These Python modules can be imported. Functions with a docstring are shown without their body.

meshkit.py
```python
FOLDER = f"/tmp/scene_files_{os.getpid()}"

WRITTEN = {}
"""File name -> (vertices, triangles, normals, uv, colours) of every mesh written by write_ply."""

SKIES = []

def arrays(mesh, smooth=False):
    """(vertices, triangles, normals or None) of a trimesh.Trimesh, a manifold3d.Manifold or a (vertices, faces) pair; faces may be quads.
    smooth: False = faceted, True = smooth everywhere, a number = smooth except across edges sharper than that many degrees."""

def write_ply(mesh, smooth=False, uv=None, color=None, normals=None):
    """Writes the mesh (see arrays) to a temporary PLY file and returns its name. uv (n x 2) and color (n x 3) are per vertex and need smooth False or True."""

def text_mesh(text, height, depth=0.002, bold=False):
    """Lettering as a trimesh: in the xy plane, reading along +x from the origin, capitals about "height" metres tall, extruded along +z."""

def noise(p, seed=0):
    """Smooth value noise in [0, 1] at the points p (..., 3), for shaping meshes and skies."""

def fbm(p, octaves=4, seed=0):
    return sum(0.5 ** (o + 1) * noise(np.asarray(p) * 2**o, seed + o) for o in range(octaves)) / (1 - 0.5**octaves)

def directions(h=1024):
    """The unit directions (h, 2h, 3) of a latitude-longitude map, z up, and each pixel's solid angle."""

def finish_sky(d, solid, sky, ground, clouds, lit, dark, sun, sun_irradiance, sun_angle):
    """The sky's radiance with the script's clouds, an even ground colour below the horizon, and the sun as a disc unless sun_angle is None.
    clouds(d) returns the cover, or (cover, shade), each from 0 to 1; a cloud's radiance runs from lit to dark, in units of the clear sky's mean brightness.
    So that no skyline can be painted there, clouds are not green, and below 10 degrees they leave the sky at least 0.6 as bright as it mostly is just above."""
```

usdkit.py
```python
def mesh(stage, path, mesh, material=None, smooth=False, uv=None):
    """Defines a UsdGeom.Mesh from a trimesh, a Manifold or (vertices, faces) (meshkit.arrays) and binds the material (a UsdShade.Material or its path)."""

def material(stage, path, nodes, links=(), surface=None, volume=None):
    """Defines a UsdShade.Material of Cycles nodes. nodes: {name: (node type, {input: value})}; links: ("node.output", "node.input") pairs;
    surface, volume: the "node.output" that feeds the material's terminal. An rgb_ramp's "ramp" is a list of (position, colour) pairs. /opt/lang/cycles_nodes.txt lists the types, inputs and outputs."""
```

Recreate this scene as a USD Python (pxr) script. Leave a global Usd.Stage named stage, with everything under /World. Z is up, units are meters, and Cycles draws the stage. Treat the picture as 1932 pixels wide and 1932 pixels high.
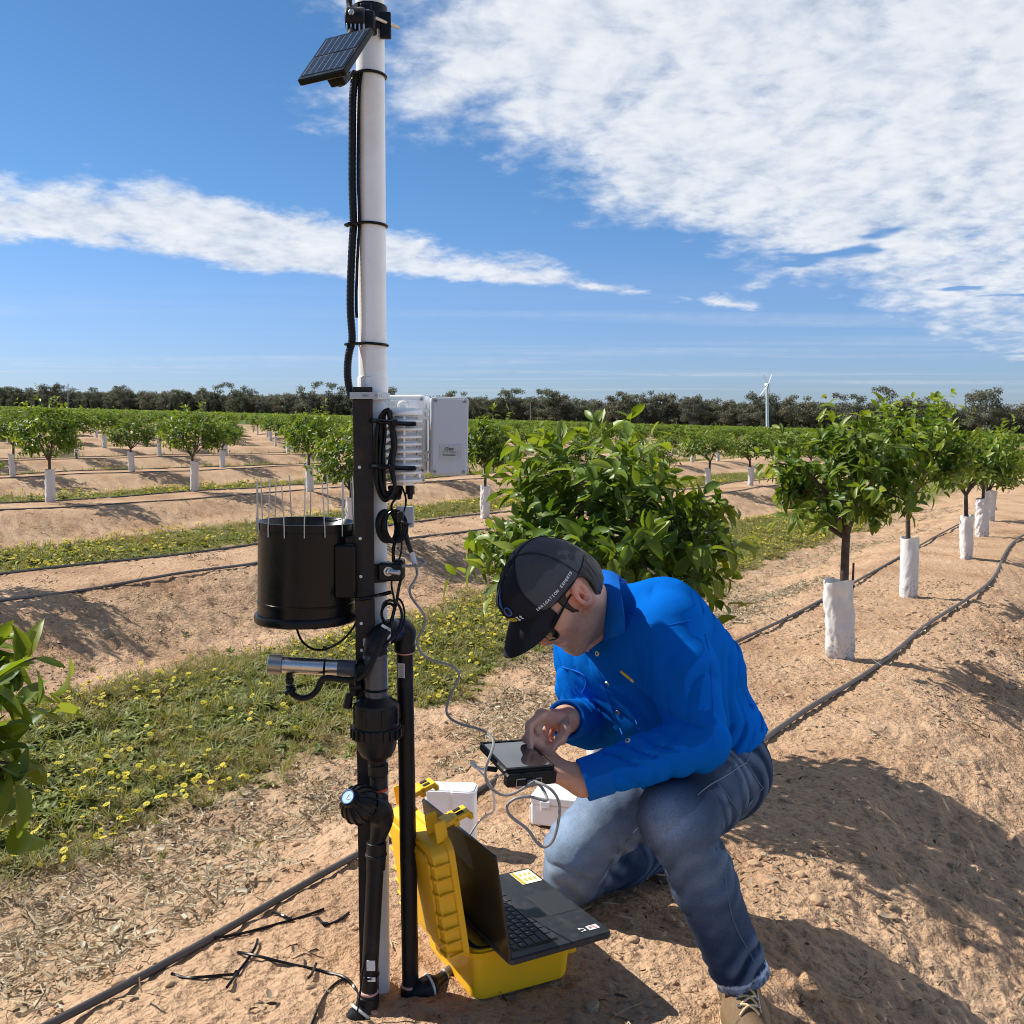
import math, random
import numpy as np, trimesh, manifold3d
import usdkit, meshkit
from pxr import Usd, UsdGeom, UsdLux, UsdShade, Gf, Sdf, Vt

stage = Usd.Stage.CreateInMemory()
UsdGeom.Xform.Define(stage, '/World')
UsdGeom.Scope.Define(stage, '/World/Looks')

# ------------------------------------------------------------------ camera
CAM_H, PITCH = 1.22, math.radians(4.76)
cam = UsdGeom.Camera.Define(stage, '/World/camera')
cam.CreateFocalLengthAttr(24.0)
cam.CreateHorizontalApertureAttr(24.0)
cam.CreateVerticalApertureAttr(24.0)
cam.CreateClippingRangeAttr(Gf.Vec2f(0.05, 20000.0))
cam.CreateExposureAttr(0.6)
cam.AddTranslateOp().Set(Gf.Vec3d(0, 0, CAM_H))
cam.AddRotateXOp().Set(90.0 - math.degrees(PITCH))

# ------------------------------------------------------------------ sky and sun
SUN_EL = math.radians(46.0)
SUN_H = np.array([-0.944, 0.322]); SUN_H = SUN_H / np.linalg.norm(SUN_H)
SUN = np.array([SUN_H[0] * math.cos(SUN_EL), SUN_H[1] * math.cos(SUN_EL), math.sin(SUN_EL)])
SKY_STRENGTH = 0.05


def sky_material():
    nd, ln = {}, []

    def math_(n, kind, a=None, b=None, c=None, clamp=False):
        ins = {'math_type': kind, 'use_clamp': clamp}
        for k, v in (('value1', a), ('value2', b), ('value3', c)):
            if v is None:
                continue
            if isinstance(v, str):
                ln.append((v, f'{n}.{k}'))
            else:
                ins[k] = float(v)
        nd[n] = ('math', ins)
        return n + '.value'

    def smooth(n, v, lo, hi):
        nd[n] = ('map_range', {'range_type': 'smoothstep', 'from_min': lo, 'from_max': hi, 'to_min': 0.0, 'to_max': 1.0, 'clamp': True})
        ln.append((v, n + '.value'))
        return n + '.result'

    nd['tc'] = ('texture_coordinate', {})
    nd['sx'] = ('separate_xyz', {}); ln.append(('tc.generated', 'sx.vector'))
    nd['sky'] = ('sky_texture', {'sky_type': 'single_scattering', 'sun_disc': False, 'sun_elevation': SUN_EL,
                                 'sun_rotation': math.atan2(SUN[0], SUN[1]), 'altitude': 100.0, 'air_density': 1.0, 'aerosol_density': 0.6, 'ozone_density': 2.2})
    z = math_('zc', 'maximum', 'sx.z', 0.012)
    X = math_('px', 'divide', 'sx.x', z)          # a flat cloud layer seen from below
    Y = math_('py', 'divide', 'sx.y', z)
    nd['pl'] = ('combine_xyz', {}); ln += [(X, 'pl.x'), (Y, 'pl.y')]
    # the puffs stand up, so their pattern is less foreshortened than the layer itself
    zq = math_('zq', 'add', 'sx.z', 0.22)
    qx = math_('qx', 'divide', 'sx.x', zq); qy = math_('qy', 'divide', 'sx.y', zq); qz = math_('qz', 'divide', 'sx.z', zq)
    nd['ql'] = ('combine_xyz', {}); ln += [(qx, 'ql.x'), (qy, 'ql.y'), (qz, 'ql.z')]
    nd['nb'] = ('noise_texture', {'scale': 2.6, 'detail': 7.0, 'roughness': 0.62}); ln.append(('ql.vector', 'nb.vector'))
    wob = math_('wob', 'multiply_add', 'nb.fac', 2.6, -1.3)
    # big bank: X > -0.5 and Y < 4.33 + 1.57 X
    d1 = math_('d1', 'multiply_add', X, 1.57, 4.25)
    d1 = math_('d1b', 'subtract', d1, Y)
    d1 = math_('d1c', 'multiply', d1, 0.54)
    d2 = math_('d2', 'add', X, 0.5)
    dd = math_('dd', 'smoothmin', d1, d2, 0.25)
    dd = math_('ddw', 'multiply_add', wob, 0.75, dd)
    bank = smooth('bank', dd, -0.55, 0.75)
    # breaks in the bank
    nd['nh'] = ('noise_texture', {'scale': 0.62, 'detail': 3.0, 'roughness': 0.55})
    nd['mph'] = ('mapping', {'location': (3.4, 1.27, 0)}); ln += [('pl.vector', 'mph.vector'), ('mph.vector', 'nh.vector')]
    hole = smooth('hole', 'nh.fac', 0.62, 0.72)
    # streak: around Y = 6.9 + .87 X
    e1 = math_('e1', 'multiply_add', X, 0.87, 6.92)
    e1 = math_('e1b', 'subtract', Y, e1)
    e1 = math_('e1c', 'absolute', e1)
    taper = math_('tp', 'multiply_add', X, -0.42, 0.66)
    taper = math_('tp2', 'minimum', taper, 1.15)
    e2 = math_('e2', 'subtract', taper, e1)
    e2 = math_('e2w', 'multiply_add', wob, 1.2, e2)
    streak = smooth('streak', e2, -0.60, 0.85)
    # far high ribbons near the horizon
    nd['mpr'] = ('mapping', {'scale': (0.10, 0.42, 1.0), 'rotation': (0, 0, 0.25)}); ln.append(('pl.vector', 'mpr.vector'))
    nd['nr'] = ('noise_texture', {'scale': 1.0, 'detail': 5.0, 'roughness': 0.6, 'distortion': 0.4}); ln.append(('mpr.vector', 'nr.vector'))
    rib = smooth('rib', 'nr.fac', 0.46, 0.78)
    rlow = smooth('rlow', Y, 5.5, 11.0)
    rib = math_('rib2', 'multiply', rib, rlow)
    rib = math_('rib3', 'multiply', rib, 0.42)
    # puffs: fine cells, lit from the side of the sun
    nd['np'] = ('noise_texture', {'scale': 10.0, 'detail': 7.0, 'roughness': 0.58, 'distortion': 0.2}); ln.append(('ql.vector', 'np.vector'))
    nd['off'] = ('vector_math', {'math_type': 'add', 'vector2': (-0.024, 0.005, 0.022)}); ln.append(('ql.vector', 'off.vector1'))
    nd['nq'] = ('noise_texture', {'scale': 10.0, 'detail': 4.0, 'roughness': 0.55, 'distortion': 0.2}); ln.append(('off.vector', 'nq.vector'))
    nd['nz2'] = ('noise_texture', {'scale': 4.2, 'detail': 4.0, 'roughness': 0.6}); ln.append(('ql.vector', 'nz2.vector'))
    pa = math_('pa', 'multiply_add', 'nz2.fac', 0.55, -0.275)
    puff = math_('puff', 'multiply_add', 'np.fac', 1.35, pa)
    back = smooth('back', Y, -1.2, 1.6)  # unseen part of the bank, overhead and behind, thinned to cut sky fill
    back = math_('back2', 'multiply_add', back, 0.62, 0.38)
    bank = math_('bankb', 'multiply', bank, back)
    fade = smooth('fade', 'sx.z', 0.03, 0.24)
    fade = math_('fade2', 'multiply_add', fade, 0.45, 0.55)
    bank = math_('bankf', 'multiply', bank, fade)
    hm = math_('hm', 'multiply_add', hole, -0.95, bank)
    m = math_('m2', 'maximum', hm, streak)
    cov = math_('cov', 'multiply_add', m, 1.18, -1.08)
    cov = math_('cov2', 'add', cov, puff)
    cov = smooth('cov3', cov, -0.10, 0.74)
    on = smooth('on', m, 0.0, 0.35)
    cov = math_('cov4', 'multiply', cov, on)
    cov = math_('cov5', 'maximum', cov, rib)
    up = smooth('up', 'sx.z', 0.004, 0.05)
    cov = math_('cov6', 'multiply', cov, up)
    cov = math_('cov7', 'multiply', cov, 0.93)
    # cloud tone
    nd['tone'] = ('rgb_ramp', {'ramp': [(0.15, (6.6, 7.6, 9.3)), (0.45, (9.0, 9.8, 11.1)), (0.70, (10.9, 11.4, 12.2)), (1.0, (12.2, 12.5, 12.9))]})
    rel_ = math_('rel', 'subtract', 'np.fac', 'nq.fac')
    sh = math_('sh', 'multiply_add', rel_, 1.7, 0.54)
    sh = math_('sh2', 'multiply_add', pa, 0.9, sh)
    sh = math_('sh3', 'multiply_add', cov, 0.12, sh)
    ln.append((sh, 'tone.fac'))
    hi = smooth('hi', 'sx.z', 0.02, 0.42)
    nd['tc2'] = ('rgb_ramp', {'ramp': [(0.0, (0.95, 1.19, 1.80)), (0.45, (0.74, 1.17, 1.62)), (1.0, (0.62, 1.09, 1.48))]}); ln.append((hi, 'tc2.fac'))
    nd['tint'] = ('mix_color', {'blend_type': 'multiply', 'fac': 1.0, 'use_clamp_result': False}); ln += [('sky.color', 'tint.a'), ('tc2.color', 'tint.b')]
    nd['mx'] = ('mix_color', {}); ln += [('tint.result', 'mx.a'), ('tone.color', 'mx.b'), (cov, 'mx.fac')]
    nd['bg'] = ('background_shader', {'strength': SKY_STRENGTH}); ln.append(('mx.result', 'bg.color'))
    return usdkit.material(stage, '/World/Looks/sky', nd, ln, surface='bg.background')


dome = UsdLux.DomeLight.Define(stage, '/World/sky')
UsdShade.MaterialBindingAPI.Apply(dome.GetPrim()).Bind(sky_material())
dome.GetPrim().SetCustomDataByKey('kind', 'structure')
sun = UsdLux.DistantLight.Define(stage, '/World/sun')
sun.CreateNormalizeAttr(True); sun.CreateIntensityAttr(1.25); sun.CreateAngleAttr(0.53)
sun.CreateColorAttr(Gf.Vec3f(1.0, 0.95, 0.86))
_m = Gf.Matrix4d(); _m.SetRotate(Gf.Rotation(Gf.Vec3d(0, 0, -1), Gf.Vec3d(*[-float(v) for v in SUN])))
sun.AddTransformOp().Set(_m)

# ------------------------------------------------------------------ measuring: photograph (1932 units wide) -> place in metres
_cp, _sp = math.cos(PITCH), math.sin(PITCH)


def ray(px, py):
    u, v = (px - 966.0) / 1932.0, (966.0 - py) / 1932.0
    return np.array([u, _cp + v * _sp, -_sp + v * _cp])


def P(px, py, Y):
    d = ray(px, py)
    return np.array([0, 0, CAM_H]) + d * (Y / d[1])


def PX(p):
    """the inverse of P, for checks"""
    q = np.asarray(p, float) - [0, 0, CAM_H]
    f = q[..., 1] * _cp - q[..., 2] * _sp
    return 966 + 1932 * q[..., 0] / f, 966 - 1932 * (q[..., 1] * _sp + q[..., 2] * _cp) / f


def m_per_px(Y):
    return Y / 1932.0


# ------------------------------------------------------------------ scene helpers
_count, _origin = {}, {}


def numbered(parent, name):
    k = (parent, name)
    n = _count.get(k, 0); _count[k] = n + 1
    return f'{parent}/{name}' if n == 0 else f'{parent}/{name}_{n:03d}'


def setdata(prim, label=None, cat=None, group=None, kind=None):
    for k, v in (('label', label), ('category', cat), ('group', group), ('kind', kind)):
        if v:
            prim.SetCustomDataByKey(k, v)


def thing(name, label, cat, loc=(0, 0, 0), rotz=0.0, scale=1.0, group=None, kind=None):
    path = numbered('/World', name)
    x = UsdGeom.Xform.Define(stage, path)
    x.AddTranslateOp().Set(Gf.Vec3d(*map(float, loc))); x.AddRotateZOp().Set(float(rotz)); x.AddScaleOp().Set(Gf.Vec3f(scale, scale, scale))
    setdata(x.GetPrim(), label, cat, group, kind)
    _origin[path] = np.asarray(loc, float)
    return path


def part(parent, name, mesh, mat, smooth=30, label=None, col=None, kind=None):
    """one Mesh prim under parent, given in world coordinates"""
    path = numbered(parent, name)
    o = _origin[parent]; _origin[path] = o
    if isinstance(mesh, (tuple, list)):
        mesh = (np.asarray(mesh[0], float) - o, mesh[1])
    else:
        if hasattr(mesh, 'to_mesh'):
            q = mesh.to_mesh(); mesh = trimesh.Trimesh(q.vert_properties[:, :3], q.tri_verts, process=False)
        mesh = mesh.copy(); mesh.apply_translation(-o)
    m = usdkit.mesh(stage, path, mesh, M[mat] if isinstance(mat, str) else mat, smooth=smooth)
    if col is not None:
        UsdGeom.PrimvarsAPI(m).CreatePrimvar('col', Sdf.ValueTypeNames.Color3fArray, 'vertex').Set(Vt.Vec3fArray.FromNumpy(np.asarray(col, np.float32)))
    setdata(m.GetPrim(), label, kind=kind)
    return path


def single(name, mesh, mat, label, cat, smooth=30, group=None, kind=None, col=None):
    _origin['/World'] = np.zeros(3)
    path = part('/World', name, mesh, mat, smooth, None, col)
    setdata(stage.GetPrimAtPath(path), label, cat, group, kind)
    return path


def dup(src, name, label, cat, loc, rotz=0.0, scale=1.0, group=None):
    path = numbered('/World', name)
    x = UsdGeom.Xform.Define(stage, path)
    x.GetPrim().GetReferences().AddInternalReference(src)
    x.GetPrim().SetInstanceable(True)
    x.ClearXformOpOrder()
    x.AddTranslateOp().Set(Gf.Vec3d(*map(float, loc))); x.AddRotateZOp().Set(float(rotz)); x.AddScaleOp().Set(Gf.Vec3f(*scale) if np.ndim(scale) else Gf.Vec3f(scale, scale, scale))
    setdata(x.GetPrim(), label, cat, group)
    return path


def scatter(name, protos, mats, pts, rotz, scale, idx, kind='stuff', label=None, cat=None, tilt=None, cols=None):
    """many uncountable small pieces as one PointInstancer"""
    path = numbered('/World', name)
    pi = UsdGeom.PointInstancer.Define(stage, path)
    targets = []
    for i, (pm, mt) in enumerate(zip(protos, mats)):
        pp = f'{path}/piece_{i:03d}'
        mm = usdkit.mesh(stage, pp, pm, M[mt], smooth=True)
        if cols is not None and cols[i] is not None:
            UsdGeom.PrimvarsAPI(mm).CreatePrimvar('col', Sdf.ValueTypeNames.Color3fArray, 'vertex').Set(Vt.Vec3fArray.FromNumpy(np.asarray(cols[i], np.float32)))
        targets.append(Sdf.Path(pp))
    pi.CreatePrototypesRel().SetTargets(targets)
    pi.CreateProtoIndicesAttr(Vt.IntArray.FromNumpy(np.asarray(idx, np.int32)))
    pi.CreatePositionsAttr(Vt.Vec3fArray.FromNumpy(np.asarray(pts, np.float32)))
    a = np.asarray(rotz, float) / 2
    if tilt is None:
        q = np.stack([np.cos(a), 0 * a, 0 * a, np.sin(a)], 1)
    else:   # quaternion of a z-rotation followed by a tilt vector (small)
        tx, ty = tilt[:, 0] / 2, tilt[:, 1] / 2
        w1, x1, y1 = np.sqrt(np.maximum(0, 1 - tx**2 - ty**2)), tx, ty
        w2, z2 = np.cos(a), np.sin(a)
        q = np.stack([w1 * w2, x1 * w2 + y1 * z2, y1 * w2 - x1 * z2, w1 * z2], 1)
    pi.CreateOrientationsAttr(Vt.QuathArray([Gf.Quath(float(w), float(x), float(y), float(z)) for w, x, y, z in q]))
    s = np.asarray(scale, np.float32)
    pi.CreateScalesAttr(Vt.Vec3fArray.FromNumpy(np.repeat(s[:, None], 3, 1) if s.ndim == 1 else s))
    setdata(pi.GetPrim(), label, cat, None, kind)
    return path


# ------------------------------------------------------------------ shapes
def unit(v):
    return v / (np.linalg.norm(v, axis=-1, keepdims=True) + 1e-12)


def cat(*ms):
    ms = [m for m in ms if m is not None]
    out = []
    for m in ms:
        if hasattr(m, 'to_mesh'):
            q = m.to_mesh(); m = trimesh.Trimesh(q.vert_properties[:, :3], q.tri_verts, process=False)
        elif isinstance(m, tuple):
            m = trimesh.Trimesh(m[0], m[1], process=False)
        out.append(m)
    return trimesh.util.concatenate(out)


def frame(a):
    a = np.asarray(a, float) / np.linalg.norm(a)
    h = np.array([0, 0, 1.0]) if abs(a[2]) < 0.9 else np.array([1.0, 0, 0])
    x = np.cross(h, a); x /= np.linalg.norm(x)
    return x, np.cross(a, x), a


def spline(pts, n=8):
    """a smooth curve through the points"""
    p = np.asarray(pts, float)
    if len(p) < 3:
        t = np.linspace(0, 1, n)[:, None]
        return p[0] * (1 - t) + p[-1] * t
    from scipy.interpolate import CubicSpline
    s = np.concatenate([[0], np.cumsum(np.linalg.norm(np.diff(p, axis=0), axis=1) ** 0.6)])
    return CubicSpline(s, p)(np.linspace(0, s[-1], n * (len(p) - 1) + 1))


def tube(pts, r, sides=10, smooth_n=0, caps=True, flat=None):
    """a swept tube; r one radius or one per point"""
    p = spline(pts, smooth_n) if smooth_n else np.asarray(pts, float)
    n = len(p)
    r = np.broadcast_to(np.asarray(r, float), (n,)) if np.ndim(r) == 0 else np.interp(np.linspace(0, 1, n), np.linspace(0, 1, len(r)), r)
    t = np.gradient(p, axis=0); t /= np.linalg.norm(t, axis=1, keepdims=True) + 1e-12
    x, y, _ = frame(t[0])
    vs = []
    ang = np.arange(sides) * 2 * np.pi / sides
    for i in range(n):
        x = x - t[i] * np.dot(x, t[i]); x /= np.linalg.norm(x) + 1e-12
        y = np.cross(t[i], x)
        fx = 1.0 if flat is None else flat
        vs.append(p[i] + r[i] * (np.cos(ang)[:, None] * x + fx * np.sin(ang)[:, None] * y))
    v = np.vstack(vs)
    i, j = np.meshgrid(np.arange(n - 1), np.arange(sides), indexing='ij')
    q = np.stack([i * sides + j, i * sides + (j + 1) % sides, (i + 1) * sides + (j + 1) % sides, (i + 1) * sides + j], -1).reshape(-1, 4)
    f = [np.vstack([q[:, [0, 1, 2]], q[:, [0, 2, 3]]])]
    if caps:
        k = len(v); v = np.vstack([v, p[:1], p[-1:]])
        a = np.arange(sides)
        f.append(np.stack([np.full(sides, k), (a + 1) % sides, a], 1))
        b = (n - 1) * sides
        f.append(np.stack([np.full(sides, k + 1), b + a, b + (a + 1) % sides], 1))
    return trimesh.Trimesh(v, np.vstack(f), process=False)


def lathe(p0, p1, prof, sides=32, squash=1.0):
    """profile [(t along p0->p1 in metres, radius)] turned around the axis"""
    p0, p1 = np.asarray(p0, float), np.asarray(p1, float)
    x, y, a = frame(p1 - p0)
    prof = np.asarray(prof, float)
    ang = np.arange(sides) * 2 * np.pi / sides
    v = np.vstack([p0 + a * t + r * (np.cos(ang)[:, None] * x + squash * np.sin(ang)[:, None] * y) for t, r in prof])
    n = len(prof)
    i, j = np.meshgrid(np.arange(n - 1), np.arange(sides), indexing='ij')
    q = np.stack([i * sides + j, i * sides + (j + 1) % sides, (i + 1) * sides + (j + 1) % sides, (i + 1) * sides + j], -1).reshape(-1, 4)
    m = trimesh.Trimesh(v, np.vstack([q[:, [0, 1, 2]], q[:, [0, 2, 3]]]), process=False)
    return m


def cyl(p0, p1, r, r1=None, sides=20, bevel=0.0):
    p0, p1 = np.asarray(p0, float), np.asarray(p1, float)
    L = np.linalg.norm(p1 - p0); r1 = r if r1 is None else r1
    b = min(bevel, r * 0.9, L * 0.4)
    if b > 0:
        return lathe(p0, p1, [(0, 1e-5), (0, r - b), (b, r), (L - b, r1), (L, r1 - b), (L, 1e-5)], sides)
    return lathe(p0, p1, [(0, 1e-5), (0, r), (L, r1), (L, 1e-5)], sides)


def rbox(size, bevel=0.004, at=(0, 0, 0), axes=None, segs=3):
    """box with rounded edges; at = centre; axes = rows ex, ey, ez"""
    h = np.asarray(size, float) / 2 - bevel
    s = manifold3d.Manifold.sphere(bevel, 4 * segs)
    m = manifold3d.Manifold.batch_hull([s.translate([float(a * h[0]), float(b * h[1]), float(c * h[2])]) for a in (-1, 1) for b in (-1, 1) for c in (-1, 1)])
    q = m.to_mesh(); v = np.array(q.vert_properties[:, :3], float); f = np.array(q.tri_verts)
    if axes is not None:
        v = v @ np.asarray(axes, float)
    return trimesh.Trimesh(v + np.asarray(at, float), f, process=False)


def plate(size, r, bevel, at=(0, 0, 0), axes=None, seg=6):
    """a slab with rounded corners (radius r, in ex-ey) and small chamfers, thickness along ez"""
    sx, sy, sz = size
    def ring(inset, z):
        pts = []
        hx, hy, rr = sx / 2 - inset, sy / 2 - inset, max(r - inset, 1e-4)
        for cx, cy, a0 in ((1, 1, 0), (-1, 1, 90), (-1, -1, 180), (1, -1, 270)):
            for k in range(seg + 1):
                a = math.radians(a0 + 90 * k / seg)
                pts.append((cx * (hx - rr) + rr * math.cos(a), cy * (hy - rr) + rr * math.sin(a), z))
        return pts
    rings = [ring(bevel, -sz / 2), ring(0, -sz / 2 + bevel), ring(0, sz / 2 - bevel), ring(bevel, sz / 2)]
    n = len(rings[0]); v = np.vstack(rings + [[(0, 0, -sz / 2), (0, 0, sz / 2)]]).astype(float)
    f = []
    for k in range(3):
        for j in range(n):
            a, b = k * n + j, k * n + (j + 1) % n
            f += [(a, b, b + n), (a, b + n, a + n)]
    for j in range(n):
        f += [(4 * n, (j + 1) % n, j), (4 * n + 1, 3 * n + j, 3 * n + (j + 1) % n)]
    if axes is not None:
        v = v @ np.asarray(axes, float)
    return trimesh.Trimesh(v + np.asarray(at, float), np.array(f), process=False)


def torus(c, axis, R, r, n=32, sides=10, squash=None):
    x, y, a = frame(axis)
    t = np.linspace(0, 2 * np.pi, n, endpoint=False)
    ring = np.asarray(c) + R * (np.cos(t)[:, None] * x + np.sin(t)[:, None] * y)
    rad = (ring - c) / R
    s = np.arange(sides) * 2 * np.pi / sides
    q = 1.0 if squash is None else squash
    v = (ring[:, None] + r * (np.cos(s)[None, :, None] * rad[:, None] + q * np.sin(s)[None, :, None] * a)).reshape(-1, 3)
    i, j = np.meshgrid(np.arange(n), np.arange(sides), indexing='ij')
    k = lambda i, j: (i % n) * sides + j % sides
    f = np.concatenate([np.stack([k(i, j), k(i + 1, j), k(i + 1, j + 1)], -1).reshape(-1, 3), np.stack([k(i, j), k(i + 1, j + 1), k(i, j + 1)], -1).reshape(-1, 3)])
    return trimesh.Trimesh(v, f, process=False)


def lettering(text, height, o, ex, ey, depth=0.0006, bold=False, center=True):
    """flat raised letters on the plane o, ex (reading direction), ey (up)"""
    m = meshkit.text_mesh(text, height, depth, bold)
    v = np.array(m.vertices)
    if center:
        v[:, :2] -= (v[:, :2].min(0) + v[:, :2].max(0)) / 2
    ex, ey = np.asarray(ex, float) / np.linalg.norm(ex), np.asarray(ey, float) / np.linalg.norm(ey)
    ez = np.cross(ex, ey)
    return trimesh.Trimesh(np.asarray(o) + v[:, :1] * ex + v[:, 1:2] * ey + v[:, 2:] * ez, m.faces, process=False)


# ------------------------------------------------------------------ materials
M = {}


def mat(name, color, rough=0.5, metal=0.0, noise=None, bump=None, spec=0.5, **kw):
    """principled with a second tone through noise = (scale, other colour, contrast) and bump = (scale, distance)"""
    nd = {'p': ('principled_bsdf', {'base_color': color, 'roughness': rough, 'metallic': metal, 'specular_ior_level': spec, **kw}), 'g': ('texture_coordinate', {})}
    ln = []
    if noise:
        sc, other, lo, hi = noise
        nd['n'] = ('noise_texture', {'scale': sc, 'detail': 6.0, 'roughness': 0.62})
        nd['r'] = ('rgb_ramp', {'ramp': [(lo, color), (hi, other)]})
        ln += [('g.object', 'n.vector'), ('n.fac', 'r.fac'), ('r.color', 'p.base_color')]
        nd['rr'] = ('map_range', {'from_min': 0.3, 'from_max': 0.7, 'to_min': max(0.05, rough - 0.08), 'to_max': min(1, rough + 0.1), 'clamp': True})
        ln += [('n.fac', 'rr.value'), ('rr.result', 'p.roughness')]
    if bump:
        nd['nb'] = ('noise_texture', {'scale': bump[0], 'detail': 5.0, 'roughness': 0.6})
        nd['b'] = ('bump', {'strength': 1.0, 'distance': bump[1]})
        ln += [('g.object', 'nb.vector'), ('nb.fac', 'b.height'), ('b.normal', 'p.normal')]
    M[name] = usdkit.material(stage, f'/World/Looks/{name}', nd, ln, surface='p.BSDF')
    return M[name]


mat('pvc_white', (0.74, 0.74, 0.72), 0.42, noise=(9, (0.62, 0.61, 0.57), 0.45, 0.75), bump=(160, 0.0002))
mat('pvc_grey', (0.60, 0.60, 0.585), 0.5, noise=(14, (0.46, 0.44, 0.40), 0.4, 0.8))
mat('asa_white', (0.80, 0.80, 0.78), 0.45, noise=(30, (0.70, 0.69, 0.66), 0.5, 0.8))
mat('abs_grey', (0.44, 0.46, 0.49), 0.55, bump=(900, 0.00025))
mat('poly_black', (0.010, 0.010, 0.011), 0.40, noise=(18, (0.055, 0.048, 0.040), 0.56, 0.88), bump=(120, 0.0003), spec=.22)
mat('rubber_black', (0.008, 0.008, 0.009), 0.40, noise=(40, (0.018, 0.018, 0.018), 0.5, 0.8), spec=.22)
mat('gloss_black', (0.004, 0.004, 0.005), 0.22, noise=(22, (0.008, 0.008, 0.008), 0.5, 0.8), spec=.22)
mat('fitting_black', (0.009, 0.009, 0.010), 0.36, noise=(26, (0.050, 0.043, 0.035), 0.58, 0.85), bump=(200, 0.0003), spec=.24)
mat('slate_pipe', (0.055, 0.060, 0.068), 0.32, noise=(20, (0.09, 0.095, 0.10), 0.5, 0.8))
mat('rust_steel', (0.015, 0.011, 0.009), 0.60, noise=(16, (0.050, 0.028, 0.019), 0.48, 0.75), bump=(90, 0.0006), spec=.3)
mat('steel', (0.62, 0.62, 0.60), 0.32, 1.0, noise=(40, (0.45, 0.44, 0.42), 0.45, 0.8))
mat('galv', (0.42, 0.43, 0.43), 0.45, 0.9)
mat('alu', (0.60, 0.59, 0.575), 0.28, 1.0, noise=(60, (0.48, 0.47, 0.46), 0.4, 0.8))
mat('alu_dark', (0.30, 0.30, 0.29), 0.34, 1.0)
mat('pv_cell', (0.006, 0.010, 0.022), 0.12, noise=(260, (0.03, 0.035, 0.05), 0.55, 0.75))
mat('case_yellow', (0.80, 0.44, 0.008), 0.42, noise=(30, (0.68, 0.41, 0.05), 0.55, 0.82), bump=(420, 0.00035))
mat('foam_black', (0.010, 0.010, 0.010), 0.85, bump=(300, 0.0012))
mat('laptop_black', (0.017, 0.019, 0.023), 0.42, noise=(45, (0.040, 0.038, 0.036), 0.5, 0.85), bump=(900, 0.0001))
mat('laptop_lid', (0.012, 0.012, 0.013), 0.24)
mat('key_black', (0.022, 0.023, 0.026), 0.5)
mat('print_white', (0.75, 0.75, 0.75), 0.6)
mat('print_black', (0.02, 0.02, 0.02), 0.6)
mat('print_grey', (0.16, 0.17, 0.18), 0.6)
mat('print_red', (0.6, 0.05, 0.04), 0.6)
mat('print_yellow', (0.70, 0.55, 0.03), 0.6)
mat('print_gold', (0.50, 0.36, 0.03), 0.5)
mat('print_blue', (0.04, 0.09, 0.30), 0.55)
mat('print_green', (0.20, 0.34, 0.16), 0.6)
mat('sticker', (0.62, 0.62, 0.58), 0.5)
mat('sticker_grey', (0.36, 0.37, 0.36), 0.4, noise=(90, (0.42, 0.43, 0.42), 0.4, 0.7))
mat('paper_cream', (0.76, 0.70, 0.50), 0.6)
mat('pink_seal', (0.60, 0.30, 0.26), 0.6)
mat('red_ring', (0.55, 0.06, 0.03), 0.5)
mat('gauge_face', (0.42, 0.62, 0.80), 0.3, coat_weight=0.6)
mat('box_white', (0.82, 0.82, 0.81), 0.4, noise=(12, (0.74, 0.73, 0.70), 0.5, 0.85))
mat('cable_grey', (0.20, 0.195, 0.185), 0.5)
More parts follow.
